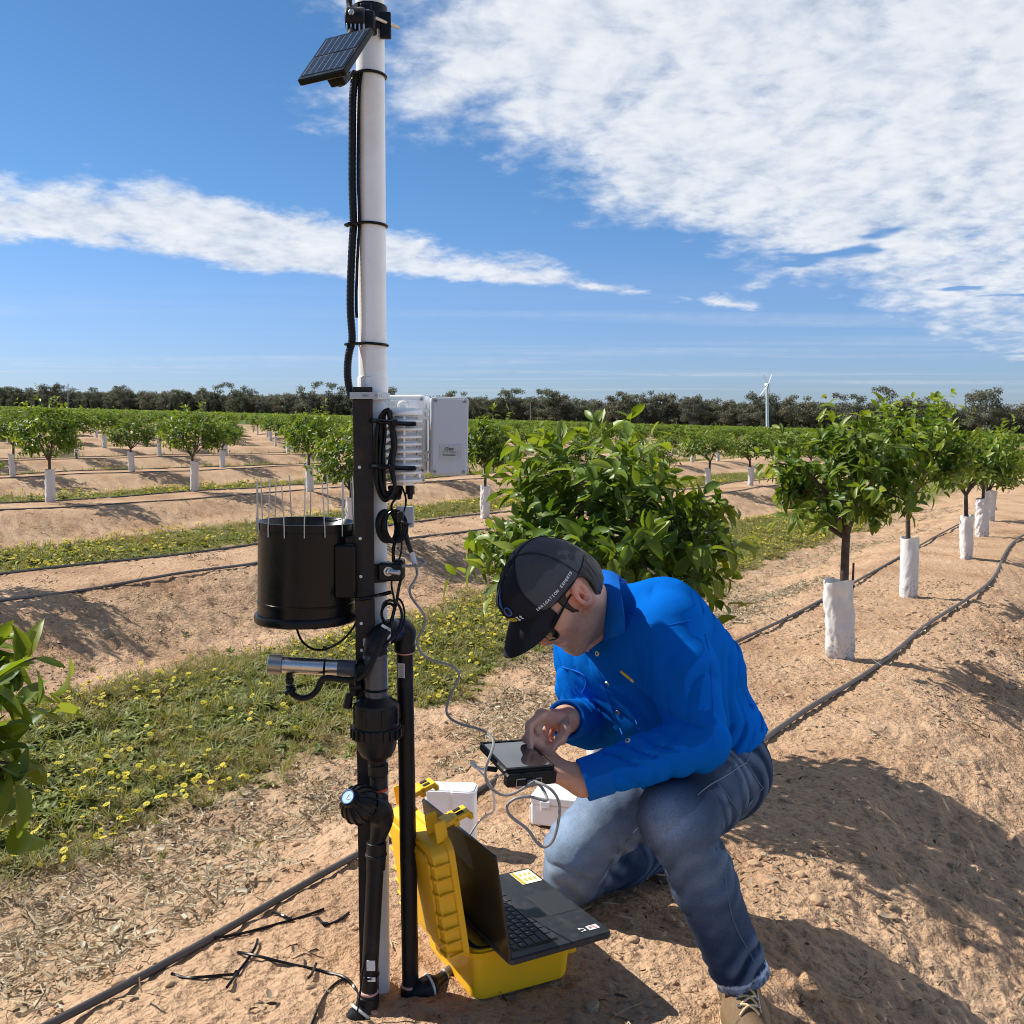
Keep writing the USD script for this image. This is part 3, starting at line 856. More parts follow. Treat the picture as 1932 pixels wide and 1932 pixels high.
# the rest of the orchard on its planting grid
taken = [np.array(q[:2]) for q in (o1, f1, f2, f3, f4, f5, f6, f7, f8, f9, f10, l_o)]
spots = []
PITCHM = 2.55
for k in range(0, 95):
    m0 = {0: 5.6, 1: 10.66, 2: 8.7}.get(k, 8.7 + 0.0 * k)
    for j in range(-160, 260):
        m = m0 + PITCHM * j
        c = ROW0 - k * ROWGAP
        x, y = xy(c, m)
        if y < 5.0 or abs(x / y) > 0.74 or far_edge(x, y) > -2:
            continue
        if k == 1 and m < 10.0:
            continue
        spots.append((math.hypot(x, y), x, y, k))
spots.sort()
rg9 = np.random.default_rng(9)
nind, far_pts = 0, []
lbl = 'young citrus tree, bushy and green, in the rows of the orchard beyond the mast'
glb = 'white sleeve around the foot of a young citrus tree in the rows beyond the mast'
for d, x, y, k in spots:
    jx, jy = rg9.normal(0, .09, 2) * (1 if d < 60 else 2)
    x, y = x + jx, y + jy
    if min(np.hypot(x - t[0], y - t[1]) for t in taken) < 1.35:
        continue
    if rg9.random() < 0.035:
        continue
    z = T(x, y); sc = float(rg9.uniform(0.98, 1.25))
    out = abs(x / y) > 0.53
    if (nind < 285 and not out) or (out and d < 45):
        dup(SRC[int(rg9.integers(len(SRC)))], 'citrus_tree', lbl, 'tree', (x, y, z), float(rg9.uniform(0, 360)), (sc, sc * float(rg9.uniform(.88, 1.1)), float(rg9.uniform(.70, .92))), 'citrus trees in the far rows')
        if d < 62:
            guard((x, y, z), glb, 'white sleeves in the far rows', kind=int(rg9.integers(4)), rotz=float(rg9.uniform(0, 360)), scale=float(rg9.uniform(.92, 1.1)))
        nind += not out
    else:
        far_pts.append((x, y, z))
far_pts = np.array(far_pts)
protos, cols = [], []
for s_ in range(4):
    v, f, c, e = crown(200 + s_, 0.56, 0.42, 0.92, 60, 4, 0.24)
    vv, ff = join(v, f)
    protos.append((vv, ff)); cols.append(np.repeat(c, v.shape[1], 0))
n_ = len(far_pts)
_fs = rg9.uniform(1.1, 1.5, n_)
scatter('distant_citrus_rows', protos, ['citrus_leaf'] * 4, far_pts, rg9.uniform(0, 6.28, n_), np.stack([_fs, _fs, rg9.uniform(.72, .92, n_)], 1), rg9.integers(0, 4, n_), cols=cols,
        label='far citrus rows merging into one green band before the wood', cat='trees')

# ------------------------------------------------------------------ the wood on the skyline
def clumps(seed, lumps, size, per, col, col2, flatz=0.6):
    """leaf clumps at the given lumps [(centre, radius)]"""
    rg = np.random.default_rng(seed)
    pos, cc = [], []
    for c, r in lumps:
        n = int(per * (r ** 1.6))
        u = unit(rg.normal(0, 1, (n, 3))) * (rg.random((n, 1)) ** 0.45)
        pos.append(np.asarray(c) + u * r * np.array([1, 1, flatz]))
        w = np.clip(rg.normal(0.5, 0.25, n) + 0.25 * u[:, 2], 0, 1)[:, None]
        cc.append(np.asarray(col) * (1 - w) + np.asarray(col2) * w)
    pos, cc = np.vstack(pos), np.vstack(cc)
    n = len(pos)
    v, f = leaves(pos, unit(rg.normal(0, 1, (n, 3)) + [0, 0, -.25]), unit(rg.normal(0, .6, (n, 3)) + [0, 0, .7]), size * rg.uniform(.6, 1.3, n), size * .6 * rg.uniform(.6, 1.2, n), curl=.2)
    return v, f, cc


def gum(name, label, loc, seed, H, tone, group=None, scale=1.0):
    rg = np.random.default_rng(seed)
    t = thing(name, label, 'tree', loc, 0, scale, group); _origin[t] = np.zeros(3)
    ms, lumps = [], []
    nst = 3 + seed % 2
    for i in range(nst):
        a = 2 * np.pi * i / nst + rg.uniform(-.5, .5)
        lean = rg.uniform(.10, .27) * H
        end = np.array([math.cos(a) * lean, math.sin(a) * lean, H * rg.uniform(.68, .9)])
        mid = end * [0.45, 0.45, 0.55] + rg.normal(0, .15, 3)
        ms.append(tube([(rg.normal(0, .1), rg.normal(0, .1), -.3), mid * [.4, .4, .5], mid, end], [.17, .14, .10, .05], 6, 3))
        for _ in range(5):
            b = mid + (end - mid) * rg.uniform(-.2, 1.05)
            q = b + np.array([rg.normal(0, .14 * H), rg.normal(0, .14 * H), rg.uniform(-.02, .12) * H])
            ms.append(tube([b, (b + q) / 2 + [0, 0, -.1], q], [.05, .04, .02], 4, 2))
            lumps.append((q, rg.uniform(.085, .15) * H))
        lumps.append((end, rg.uniform(.10, .16) * H))
        lumps.append((mid * [1.6, 1.6, .8], rg.uniform(.10, .16) * H))
    for _ in range(3):
        a = rg.uniform(0, 6.28)
        lumps.append((np.array([math.cos(a) * .22 * H, math.sin(a) * .22 * H, rg.uniform(.12, .42) * H]), rg.uniform(.12, .17) * H))
    v, f, c = clumps(seed, lumps, .36, 95, *tone, flatz=.62)
    part(t, 'trunk', cat(*ms), 'gum_bark', 40)
    vv, ff = join(v, f)
    part(t, 'crown', (vv, ff), 'gum_leaf', True, col=np.repeat(c, v.shape[1], 0))
    return t


def cypress(name, label, loc, seed, H, group=None):
    rg = np.random.default_rng(seed)
    t = thing(name, label, 'tree', loc, 0, 1, group); _origin[t] = np.zeros(3)
    lumps = [((rg.normal(0, .12), rg.normal(0, .12), H * z), H * .27 * (1.06 - z) ** 0.8) for z in np.linspace(.12, .92, 9)]
    v, f, c = clumps(seed, lumps, .34, 150, (0.030, 0.052, 0.026), (0.075, 0.115, 0.052), 1.0)
    part(t, 'trunk', cyl((0, 0, -.3), (0, 0, H * .6), .12, .05, 6), 'gum_bark', 40)
    vv, ff = join(v, f)
    part(t, 'crown', (vv, ff), 'gum_leaf', True, col=np.repeat(c, v.shape[1], 0))
    return t


OLIVE = ((0.11, 0.125, 0.080), (0.33, 0.345, 0.215))
BROWN = ((0.13, 0.122, 0.082), (0.37, 0.34, 0.23))
GREY = ((0.12, 0.127, 0.097), (0.35, 0.35, 0.265))
WG, WL = 'gum trees along the edge of the wood', {}
rgW = np.random.default_rng(77)
gsrc, csrc = [], []
ED = (E1 - E0) / np.linalg.norm(E1 - E0); ELEN = float(np.linalg.norm(E1 - E0))
gl = 'gum tree with a ragged olive crown at the edge of the distant wood'
cl_ = 'dark pointed cypress pine before the gums of the distant wood'


def edge(s, back):
    q = E0 + ED * s + EN * back
    return (q[0], q[1], T(q[0], q[1]))


s = -110.0; i = 0; back_pts = []
while s < ELEN + 6:
    fr = max(0.0, s / ELEN)
    hgt = rgW.uniform(7.0, 11.0 + 2.2 * fr) if rgW.random() < .8 else rgW.uniform(4.5, 7)
    loc = edge(s, rgW.uniform(0, 6))
    if len(gsrc) < 7:
        gsrc.append((gum('gum_tree', gl, loc, 300 + i, 8.6, (OLIVE, BROWN, GREY)[i % 3], WG), 8.6))
    else:
        src, h0 = gsrc[int(rgW.integers(7))]
        dup(src, 'gum_tree', gl, 'tree', loc, float(rgW.uniform(0, 360)), hgt / h0, WG)
    s += rgW.uniform(3.0, 6.0); i += 1
s = 0.0
while s < ELEN * 0.62:
    loc = edge(s, -rgW.uniform(1.5, 4.5))
    if rgW.random() < 0.75:
        if len(csrc) < 3:
            csrc.append(cypress('cypress_pine', cl_, loc, 400 + len(csrc), 4.6, 'cypress pines before the wood'))
        else:
            dup(csrc[int(rgW.integers(3))], 'cypress_pine', cl_, 'tree', loc, float(rgW.uniform(0, 360)), float(rgW.uniform(.55, 1.15)), 'cypress pines before the wood')
    s += rgW.uniform(2.2, 6.5)
# the depth of the wood behind its edge: one mass
pr, pc = [], []
for q in range(3):
    rg = np.random.default_rng(600 + q)
    lumps = [((rg.normal(0, 1.1), rg.normal(0, 1.1), z), rg.uniform(1.0, 1.5)) for z in np.linspace(.8, 7.6, 14)]
    v, f, c = clumps(600 + q, lumps, .6, 40, *(OLIVE, BROWN, GREY)[q])
    vv, ff = join(v, f); pr.append((vv, ff)); pc.append(np.repeat(c, v.shape[1], 0))
bp = []
for b in np.arange(5, 60, 4.2):
    for s in np.arange(-150, ELEN + 80, 3.4):
        bp.append(edge(s + rgW.uniform(-1.5, 1.5), b + rgW.uniform(-2, 2)))
bp = np.array(bp)
scatter('wood', pr, ['gum_leaf'] * 3, bp, rgW.uniform(0, 6.28, len(bp)), rgW.uniform(.62, 1.02, len(bp)), rgW.integers(0, 3, len(bp)), cols=pc,
        label='depth of the dark gum wood behind its front trees', cat='wood')
# ------------------------------------------------------------------ the sensor mast
YP = 2.11
k_ = lambda px, Y=YP: px * Y / 1932.0 * 1.035      # photograph units -> metres near that depth
Zx, Xx, Yx = np.array([0, 0, 1.0]), np.array([1.0, 0, 0]), np.array([0, 1.0, 0])
base = P(712, 1862, YP); topm = P(697.3, -70, YP)
axis = unit(topm - base)
PR = 0.0285


def mast(py, dx=0.0, dy=0.0):
    """the point of the mast's axis seen at height py"""
    a, b = 0.0, 1.0
    for _ in range(40):
        c = (a + b) / 2
        if PX(base + (topm - base) * c)[1] > py:
            a = c
        else:
            b = c
    return base + (topm - base) * a + np.array([dx, dy, 0])


t = thing('sensor_mast', 'tall white plastic pipe mast standing in the middle of the mound', 'mast', base)
part(t, 'pipe', cyl(mast(745), topm, PR, sides=48), 'pvc_white')
part(t, 'coupling', lathe(mast(756), mast(708), [(0, PR - .001), (0, PR + .0025), (.046, PR + .0025), (.049, PR + .001), (.049, PR - .001)], 48), 'pvc_white')
part(t, 'lower_pipe', cyl(base - axis * .06, mast(744), PR - .0018, sides=48), 'pvc_grey')
part(t, 'joint', cyl(mast(1002), mast(990), PR - .0002, sides=48), 'pvc_grey')
part(t, 'joint', cyl(mast(1178), mast(1175), PR - .0008, sides=40), 'pvc_grey')

# star picket in front of the mast
pk = np.array([0, -0.052, 0])
p_top, p_bot = P(684, 730, YP - .052), P(697, 1885, YP - .052)
t = thing('steel_picket', 'dark rusty steel post strapped to the left of the white mast', 'post', p_bot)
pa = unit(p_top - p_bot); w_ = k_(17.5)
ex_ = unit(np.cross(Yx, pa)); ey_ = np.cross(pa, ex_)
L_ = np.linalg.norm(p_top - p_bot)
pm = cat(rbox((w_ * 2, .006, L_), .0012, (p_top + p_bot) / 2, (ex_, ey_, pa)), rbox((.006, .03, L_), .0012, (p_top + p_bot) / 2 + ey_ * .017, (ex_, ey_, pa)))
part(t, 'blade', pm, 'rust_steel')
for py in (875, 1005, 1075, 1162, 1212):
    f_ = (py - 730) / (1885 - 730)
    c_ = p_top + (p_bot - p_top) * f_ - ey_ * .0032 - ex_ * w_ * .38
    part(t, 'rivet_hole', cyl(c_ + ey_ * .001, c_ - ey_ * .0008, .0034, sides=12, bevel=.0004), 'sticker')
f_ = (1197 - 730) / (1885 - 730); c_ = p_top + (p_bot - p_top) * f_ - ey_ * .0034
part(t, 'tag', rbox((.009, .0008, .016), .0003, c_, (ex_, ey_, pa)), 'sticker_grey')
# steel hose clamp that holds picket and mast together
t = thing('hose_clamp', 'flat grey strap around the top of the steel post and the mast coupling', 'clamp', mast(748))
def band(py, h, extra, r0, mm, depth=.004, y_front=-.058, xl=-.036, xr=0.03, par=None, nm='strap'):
    c = mast(py); n = 40; pts = []
    for a in np.linspace(math.radians(-62), math.radians(205), n):
        pts.append(c + np.array([math.cos(a) * (PR + .004), math.sin(a) * (PR + .004), 0]))
    pts = [c + [PR + .004, 0, 0]] + [c + [math.cos(a) * (PR + .0045), math.sin(a) * (PR + .0045), 0] for a in np.linspace(0.1, math.pi, 24)] + [c + [-PR - .0055, y_front * .6, 0], c + [xl, y_front, 0], c + [xl * .4, y_front - .0035, 0], c + [xl * .4 + w_ * 1.6, y_front - .003, 0], c + [PR * .95, y_front * .35, 0]]
    pts = np.array(pts + [pts[0]])
    o = []
    ring = []
    for p in pts:
        o.append(p - [0, 0, h / 2]); o.append(p + [0, 0, h / 2])
    v = np.array(o); cc = v[:, :2].mean(0)
    v2 = v.copy(); v2[:, :2] = cc + (v[:, :2] - cc) * 1.05
    m = len(pts); f = []
    for i in range(m - 1):
        a = 2 * i
        f += [(a, a + 2, a + 3), (a, a + 3, a + 1)]
        b = a + 2 * m
        f += [(b, b + 3, b + 2), (b, b + 1, b + 3), (a + 1, a + 3, b + 3), (a + 1, b + 3, b + 1), (a, b + 2, a + 2), (a, b, b + 2)]
    return trimesh.Trimesh(np.vstack([v, v2]), np.array(f), process=False)
part(t, 'strap', band(748, k_(12), 0, 0, None), 'galv', 35)
cc_ = mast(748); 
for i, tx in enumerate(('RHH', 'RCSZ')):
    part(t, 'lettering', lettering(tx, .0045, cc_ + [.004 + .026 * i - .01, -.0655, 0], (1, 0, 0), (0, 0, 1), .0004), 'print_grey', False)

# solar panel with its clamp bracket at the top
t = thing('solar_panel', 'small black solar panel tilted down to the left at the top of the mast', 'solar panel', mast(120))
A, B, C, D = P(678.5, 53, YP - .10), P(562, 158, YP - .16), P(652, 150, YP - .22), P(707, 55, YP - .155)   # outline seen in the photo: top left, bottom left, bottom right, top right
A, B, C, D = P(618, 79, YP - .085), P(562, 157, YP - .165), P(650, 139, YP - .215), P(705, 55, YP - .135)
ctr = (A + B + C + D) / 4
e1 = unit((D - A) + (C - B)); e2 = unit((A - B) + (D - C)); e2 = unit(e2 - e1 * np.dot(e1, e2)); e3 = np.cross(e1, e2)
W1, W2 = (np.linalg.norm(D - A) + np.linalg.norm(C - B)) / 2, (np.linalg.norm(A - B) + np.linalg.norm(D - C)) / 2
if e3[2] < 0: e3 = -e3; 
ax3 = (e1, e2, np.cross(e1, e2)); nn3 = np.cross(e1, e2); sgn = 1 if nn3[2] > 0 else -1
part(t, 'frame', plate((W1, W2, .013), .004, .002, ctr, ax3), 'gloss_black')
for j in (-1, 1):
    part(t, 'cell', plate((W1 * .9, W2 * .41, .0015), .002, .0005, ctr + e2 * j * W2 * .225 + nn3 * sgn * .0068, ax3), 'pv_cell')
    for q in np.linspace(-.4, .4, 7):
        part(t, 'busbar', rbox((.0006, W2 * .40, .0004), .0001, ctr + e2 * j * W2 * .225 + e1 * q * W1 + nn3 * sgn * .0077, ax3), 'print_grey')
bk = ctr - nn3 * sgn * .02 - e2 * W2 * .28
part(t, 'junction_box', rbox((.035, .028, .022), .004, bk + e1 * .012, ax3), 'gloss_black')
hd = mast(35)
kn = P(671, 38, YP - .055)
part(t, 'knuckle', cat(lathe(kn - [.018, 0, 0], kn + [.02, 0, 0], [(0, 1e-4), (0, .02), (.003, .023), (.035, .023), (.038, .02), (.038, 1e-4)], 28), rbox((.03, .05, .038), .006, kn + [.022, .02, 0])), 'rubber_black')
part(t, 'bolt', cat(cyl(kn + [-.004, -.0225, .004], kn + [-.004, -.030, .004], .006, sides=6, bevel=.001), cyl(kn + [-.004, -.03, .004], kn + [-.004, -.034, .004], .0035, sides=12)), 'steel')
part(t, 'clamp', cat(lathe(mast(62), mast(18), [(0, PR + .0005), (0, PR + .006), (.048, PR + .006), (.048, PR + .0005)], 36)), 'rubber_black')
nk = mast(40)
for a in (-1, 1):
    part(t, 'clamp_ear', rbox((.022, .012, .05), .003, mast(52 + 4 * a) + [PR * .75 + .012 if a > 0 else -.002, -PR - .012 + .02 * (a > 0), 0]), 'rubber_black')
part(t, 'clamp_bolt', cyl(mast(46) + [-.006, -PR - .02, .002], mast(52) + [PR + .03, -.01, -.004], .0035, sides=12), 'steel')
part(t, 'nut', cyl(mast(46) + [.002, -PR - .021, .002], mast(46) + [.002, -PR - .027, .002], .0065, sides=6, bevel=.001), 'steel')
for i in range(5):
    q = kn + [-.014 + .008 * i, -.018, -.020]
    part(t, 'tooth', rbox((.003, .006, .012), .001, q), 'steel')
part(t, 'strut', tube([kn + [0, 0, -.01], ctr - nn3 * sgn * .012], .009, 12), 'rubber_black')
pl = [bk + e1 * .014 - nn3 * sgn * .01, P(640, 161, YP - .13), P(652, 155, YP - .08), P(661, 143, YP - .05), P(667, 134, YP - .04)]
part(t, 'lead', tube(pl, .0035, 8, 6), 'rubber_black')

# black conduit up the left of the mast, tied on
t = thing('cable_conduit', 'black ribbed cable conduit running up the left side of the mast', 'conduit', P(663, 745, YP - .02))
yy = YP - .022
cp = [P(664, 752, yy), P(657, 720, yy), P(656, 690, yy), P(660, 660, yy), P(664, 645, yy), P(662, 600, yy), P(662, 520, yy), P(666, 440, yy), P(667, 425, yy), P(665, 360, yy), P(665, 250, yy), P(666, 180, yy), P(669, 150, yy), P(672, 135, yy)]
cs = spline(cp, 20)
rr = k_(6.8) * (1 + .05 * np.sin(np.arange(len(cs)) * 2.1))
part(t, 'conduit', tube(cs, rr, 14), 'rubber_black')
part(t, 'cable', tube([q + [.0125, -.004, 0] for q in cp[5:]], k_(2.6), 8, 8), 'gloss_black')
part(t, 'cable', tube([P(660, -30, YP - .03), P(659, 5, YP - .03), P(663, 22, YP - .04)], k_(5.4), 10, 6), 'rubber_black')
for py, dz in ((143, .001), (425, .002), (650, .001)):
    c = mast(py); rr_ = PR + .0022
    pts = [c + [math.cos(a) * rr_, math.sin(a) * rr_, -.0016 * math.cos(a)] for a in np.linspace(-1.95, math.pi + .45, 30)]
    cxl = P(665, py, yy)
    pts += [cxl + [-.012, .006, 0], cxl + [-.0135, -.004, 0], cxl + [-.008, -.0115, 0], cxl + [.004, -.0125, 0], pts[0]]
    part(t, 'cable_tie', tube(pts, .0042, 6, flat=.35) if False else tube(pts, .0031, 6), 'gloss_black')
    part(t, 'tie_head', rbox((.008, .006, .007), .001, cxl + [-.003, -.013, 0]), 'gloss_black')

# two white enclosures and the louvred shield
t = thing('white_enclosure', 'white screw-lid box mounted behind the louvred shield on the mast', 'box', P(766, 820, YP + .05))
ec = (P(728, 748, YP + .05) + P(803, 892, YP + .05)) / 2
ew, eh = k_(79), k_(145)
rot = lambda a: (np.array([math.cos(a), math.sin(a), 0]), np.array([-math.sin(a), math.cos(a), 0]), Zx)
a0 = math.radians(-7)
exa, eya, _ = rot(a0)
part(t, 'body', plate((ew, eh, .05), .009, .003, ec + eya * .026, (exa, Zx, -eya)), 'asa_white')
part(t, 'lid', plate((ew + .002, eh + .002, .014), .010, .003, ec - eya * .007, (exa, Zx, -eya)), 'asa_white')
part(t, 'lid_panel', plate((ew - .024, eh - .02, .004), .006, .0015, ec - eya * .0142, (exa, Zx, -eya)), 'asa_white')
for sx in (-1, 1):
    for sz in (-1, 1):
        q = ec + exa * sx * (ew / 2 - .0075) + Zx * sz * (eh / 2 - .0075) - eya * .0143
        part(t, 'screw', cyl(q + eya * .001, q - eya * .0015, .0036, sides=14, bevel=.0006), 'alu_dark')
q = ec + Zx * (eh * .36) - eya * .018 - exa * .002
part(t, 'eyelet', torus(q, eya, .0085, .0035, 24, 8), 'asa_white')
part(t, 'arm', rbox((.05, .012, .016), .003, ec + exa * -.045 + eya * .03 + Zx * .03, (exa, eya, Zx)), 'asa_white')
for py in (764, 771.5):
    pass

t = thing('logger_box', 'light grey logger box with a small printed label and four corner screws', 'box', P(846, 823, YP + .01))
bc = (P(814, 752, YP + .0) + P(881, 894, YP + .0)) / 2
bw, bh = k_(66), k_(141)
a1 = math.radians(9); exb, eyb, _ = rot(a1)
tl = math.radians(-1.2)
exb2 = unit(exb * math.cos(tl) + Zx * math.sin(tl)); ezb = unit(np.cross(exb2, eyb)); axb = (exb2, ezb, -eyb)
part(t, 'body', plate((bw, bh, .052), .008, .004, bc + eyb * .034, axb), 'abs_grey')
part(t, 'lid', plate((bw + .0015, bh + .0015, .016), .008, .0022, bc, axb), 'abs_grey')
part(t, 'lid_ledge', plate((bw - .006, bh - .006, .002), .006, .0008, bc - eyb * .0086, axb), 'abs_grey')
for sx in (-1, 1):
    for sz in (-1, 1):
        q = bc + exb2 * sx * (bw / 2 - .0075) + ezb * sz * (bh / 2 - .0075) - eyb * .0095
        s_ = part(t, 'screw', cyl(q + eyb * .001, q - eyb * .0016, .0038, sides=16, bevel=.0007), 'alu_dark')
        part(s_, 'slot', rbox((.005, .0006, .0011), .0002, q - eyb * .0016, (exb2, eyb, ezb)), 'print_black')
lc = bc + exb2 * .0035 - ezb * bh * .205 - eyb * .0102
sw, sh_ = k_(43), k_(30)
lb = part(t, 'label_frame', plate((sw, sh_, .0014), .004, .0005, lc, axb), 'abs_grey')
part(lb, 'label_plate', plate((sw * .87, sh_ * .84, .0006), .003, .0002, lc - eyb * .0009, axb), 'sticker_grey')
lo_ = lc - eyb * .0013
def lt(tx, h, dx, dz, m, bold=False):
    part(lb, 'lettering', lettering(tx, h, lo_ + exb2 * dx + ezb * dz, exb2, ezb, .0003, bold), m, False)
lt('Gee', .0066, -.0035, .0074, 'print_black', True)
lt('i', .0066, -.0135, .0074, 'print_green', True)
lt('SEN', .0042, -.0125, .0004, 'print_green', True)
lt('TICK', .0042, .0025, .0004, 'print_grey', True)
part(lb, 'bar', rbox((.0265, .0004, .0022), .0001, lo_ + exb2 * -.0045 - ezb * .0055, (exb2, eyb, ezb)), 'print_black')
for dx, dz in ((.0135, .003), (.0135, -.001), (.0135, -.0045)):
    part(lb, 'mark', rbox((.003, .0004, .0008), .0001, lo_ + exb2 * dx + ezb * dz, (exb2, eyb, ezb)), 'print_grey')
# knobbed standoffs between the two boxes
for py in (775, 789, 854, 868):
    a_, b_ = P(800, py, YP + .03), P(822, py - 1.5, YP + .03)
    part(t, 'standoff', cyl(a_, b_, .0032, sides=12, bevel=.001), 'asa_white')
part(t, 'standoff_bar', cyl(P(806, 770, YP + .03), P(806, 792, YP + .03), .0022, sides=8), 'asa_white')
part(t, 'standoff_bar', cyl(P(805, 850, YP + .03), P(805, 872, YP + .03), .0022, sides=8), 'asa_white')

t = thing('radiation_shield', 'white louvred plate stack of a weather sensor beside the mast', 'sensor shield', P(762, 915, YP - .015))
ys = YP - .015
sc0 = P(762, 776, ys); sc1 = P(761.5, 916, ys)
def shield_pt(py, x=762):
    return P(x, py, ys)
R0 = k_(34, ys)
cap_ = shield_pt(783)
part(t, 'cap', lathe(cap_, cap_ + Zx * .02, [(-.001, R0 * .8), (0, R0 * .97), (.003, R0), (.007, R0 * .985), (.0115, R0 * .86), (.0145, R0 * .5), (.0155, 1e-4)], 44), 'asa_white', 40)
pys = [797, 812, 826.5, 840, 853.5, 867, 880, 893, 908]
for i, py in enumerate(pys):
    c = shield_pt(py); r = R0 * (1.0 if i in (0, 7, 8) else .985)
    part(t, 'louvre', lathe(c, c + Zx * .02, [(.001, r * .70), (0, r * .97), (.0018, r), (.004, r * .985), (.0098, r * .74), (.0098, r * .70), (.001, r * .66)], 44), 'asa_white', 40)
part(t, 'core', cyl(shield_pt(915), shield_pt(785), R0 * .56, sides=24), 'box_white')
for a in (-1.45, .55, 2.6):
    o_ = np.array([math.cos(a), math.sin(a), 0]) * R0 * .80
    part(t, 'spacer_rod', cyl(shield_pt(914) + o_, shield_pt(786) + o_, .0028, sides=10), 'asa_white')
cb = shield_pt(915)
part(t, 'base_cup', cyl(cb - [0.018, 0, .001], cb + [-.018, 0, -.03], .015, .012, sides=20, bevel=.002), 'rubber_black')
gl_ = cb + [.013, -.004, -.001]
part(t, 'cable_gland', cat(cyl(gl_, gl_ - Zx * .018, .0095, sides=8, bevel=.001), cyl(gl_ - Zx * .018, gl_ - Zx * .028, .006, .005, sides=14, bevel=.001)), 'rubber_black')

# looped black cable strapped to the shield
t = thing('cable_bundle', 'long looped bundle of black cable strapped between mast and louvred shield', 'cable', P(726, 850, YP - .07))
rgc = np.random.default_rng(3)
for i in range(6):
    x0, x1 = 708 + i * 3.2, 730 + (i % 3) * 3.0
    yb = YP - .062 - .006 * (i % 2) + .002 * i
    xs = [(733 + i, 772 + i), (720 + i * 1.2, 781), (x0 + 2, 812), (x0 - 1, 850), (x0 + 0, 890), (x0 + 4, 922 + i), (727 + i * .8, 945 - i * 3.2), (742 + i * .6, 927 - i * 2.5), (744 - i * .4, 905), (x1 + 8 - i, 870), (x1 + 10, 840), (x1 + 6, 805), (733 + i, 772 + i)]
    pts = [P(a + rgc.normal(0, .6), b, yb + rgc.normal(0, .0015)) for a, b in xs]
    part(t, 'loop', tube(pts, k_(2.9), 9, 7), 'gloss_black')
for py, tilt, hx in ((797, 2.5, 745), (882, 1.5, 740)):
    yb = YP - .078
    pts = [P(702, py - tilt, YP - .03), P(712, py - tilt, yb), P(735, py, yb - .002), P(765, py + tilt, YP - .058), P(784, py + tilt, YP - .046)]
    part(t, 'cable_tie', tube(pts, .0048, 8, 5), 'gloss_black')
    part(t, 'tie_head', rbox((.011, .008, .013), .0015, P(hx, py + .5, yb - .004)), 'gloss_black')
t = thing('cable_coil', 'round coil of shiny black cable hanging under the louvred shield', 'cable', P(741, 994, YP - .07))
for i in range(8):
    cx, cy = 728 + i * 2.9, 993 + .5 * math.sin(i * 2.3)
    r1, r2 = 19.5 + .9 * math.sin(i * 3.1) + (2 if i > 3 else 0), 29 + 1.6 * math.cos(i * 1.7)
    yb = YP - .058 - .0035 * i
    a = np.linspace(0, 2 * np.pi, 29)
    tl_ = .35
    pts = [P(cx + r1 * math.cos(q) * .92 + tl_ * r2 * math.sin(q) * -.18, cy - r2 * math.sin(q), yb + .006 * math.sin(q + i)) for q in a]
    part(t, 'turn', tube(pts, k_(2.1), 9), 'gloss_black')
part(t, 'cable_tie', tube([P(758, 985, YP - .1), P(766, 988, YP - .105), P(774, 988, YP - .08)], .0032, 7, 5), 'gloss_black')
part(t, 'wrap', rbox((.012, .02, .022), .003, P(756, 975, YP - .085)), 'rubber_black')
part(t, 'tail', tube([P(742, 966, YP - .07), P(740, 950, YP - .05), P(748, 940, YP - .04), P(756, 932, YP - .03), P(757, 922, YP - .025), P(758, 915, YP - .02)], k_(2.2), 8, 6), 'gloss_black')
part(t, 'tail', tube([P(757, 985, YP - .06), P(762, 965, YP - .05), P(766, 945, YP - .03), P(763, 930, YP - .02), P(758, 917, YP - .015)], k_(1.8), 8, 6), 'gloss_black')
part(t, 'tail', tube([P(745, 1022, YP - .07), P(742, 1040, YP - .06), P(743, 1060, YP - .055)], k_(3.2), 8, 6), 'gloss_black')
part(t, 'tail', tube([P(757, 1020, YP - .07), P(757, 1040, YP - .06), P(752, 1058, YP - .055)], k_(1.8), 8, 6), 'gloss_black')
# small white box behind the coil
t = thing('junction_box', 'small pale grey box on the mast behind the black coil', 'box', P(764, 975, YP + .03))
part(t, 'body', rbox((k_(32), .035, k_(38)), .004, P(764, 975, YP + .03)), 'abs_grey')
part(t, 'lid', rbox((k_(33), .006, k_(39)), .002, P(764, 975, YP + .009)), 'abs_grey')

# pipe bracket with bolt
t = thing('pipe_bracket', 'black pipe bracket with a bright bolt, clamped round the mast', 'bracket', mast(1078))
c = mast(1078)
part(t, 'collar', lathe(c - Zx * .019, c + Zx * .019, [(0, PR), (0, PR + .006), (.002, PR + .0075), (.036, PR + .0075), (.038, PR + .006), (.038, PR)], 40), 'fitting_black')
q = P(736, 1078, YP - .035)
part(t, 'jaw', rbox((k_(44), .03, k_(33)), .005, q + [.002, 0, 0]), 'fitting_black')
part(t, 'jaw', rbox((k_(20), .036, k_(38)), .006, P(753, 1074, YP - .025)), 'fitting_black')
bq = P(733, 1078, YP - .052)
part(t, 'washer', cyl(bq, bq - [0, .003, 0], .010, sides=20, bevel=.0006), 'steel')
part(t, 'nut', cyl(bq - [0, .002, 0], bq + [.004, -.011, 0], .0075, sides=6, bevel=.001), 'steel')
part(t, 'bolt', cyl(bq + [.002, -.008, 0], bq + [.024, -.018, 0], .0052, sides=16, bevel=.0008), 'steel')

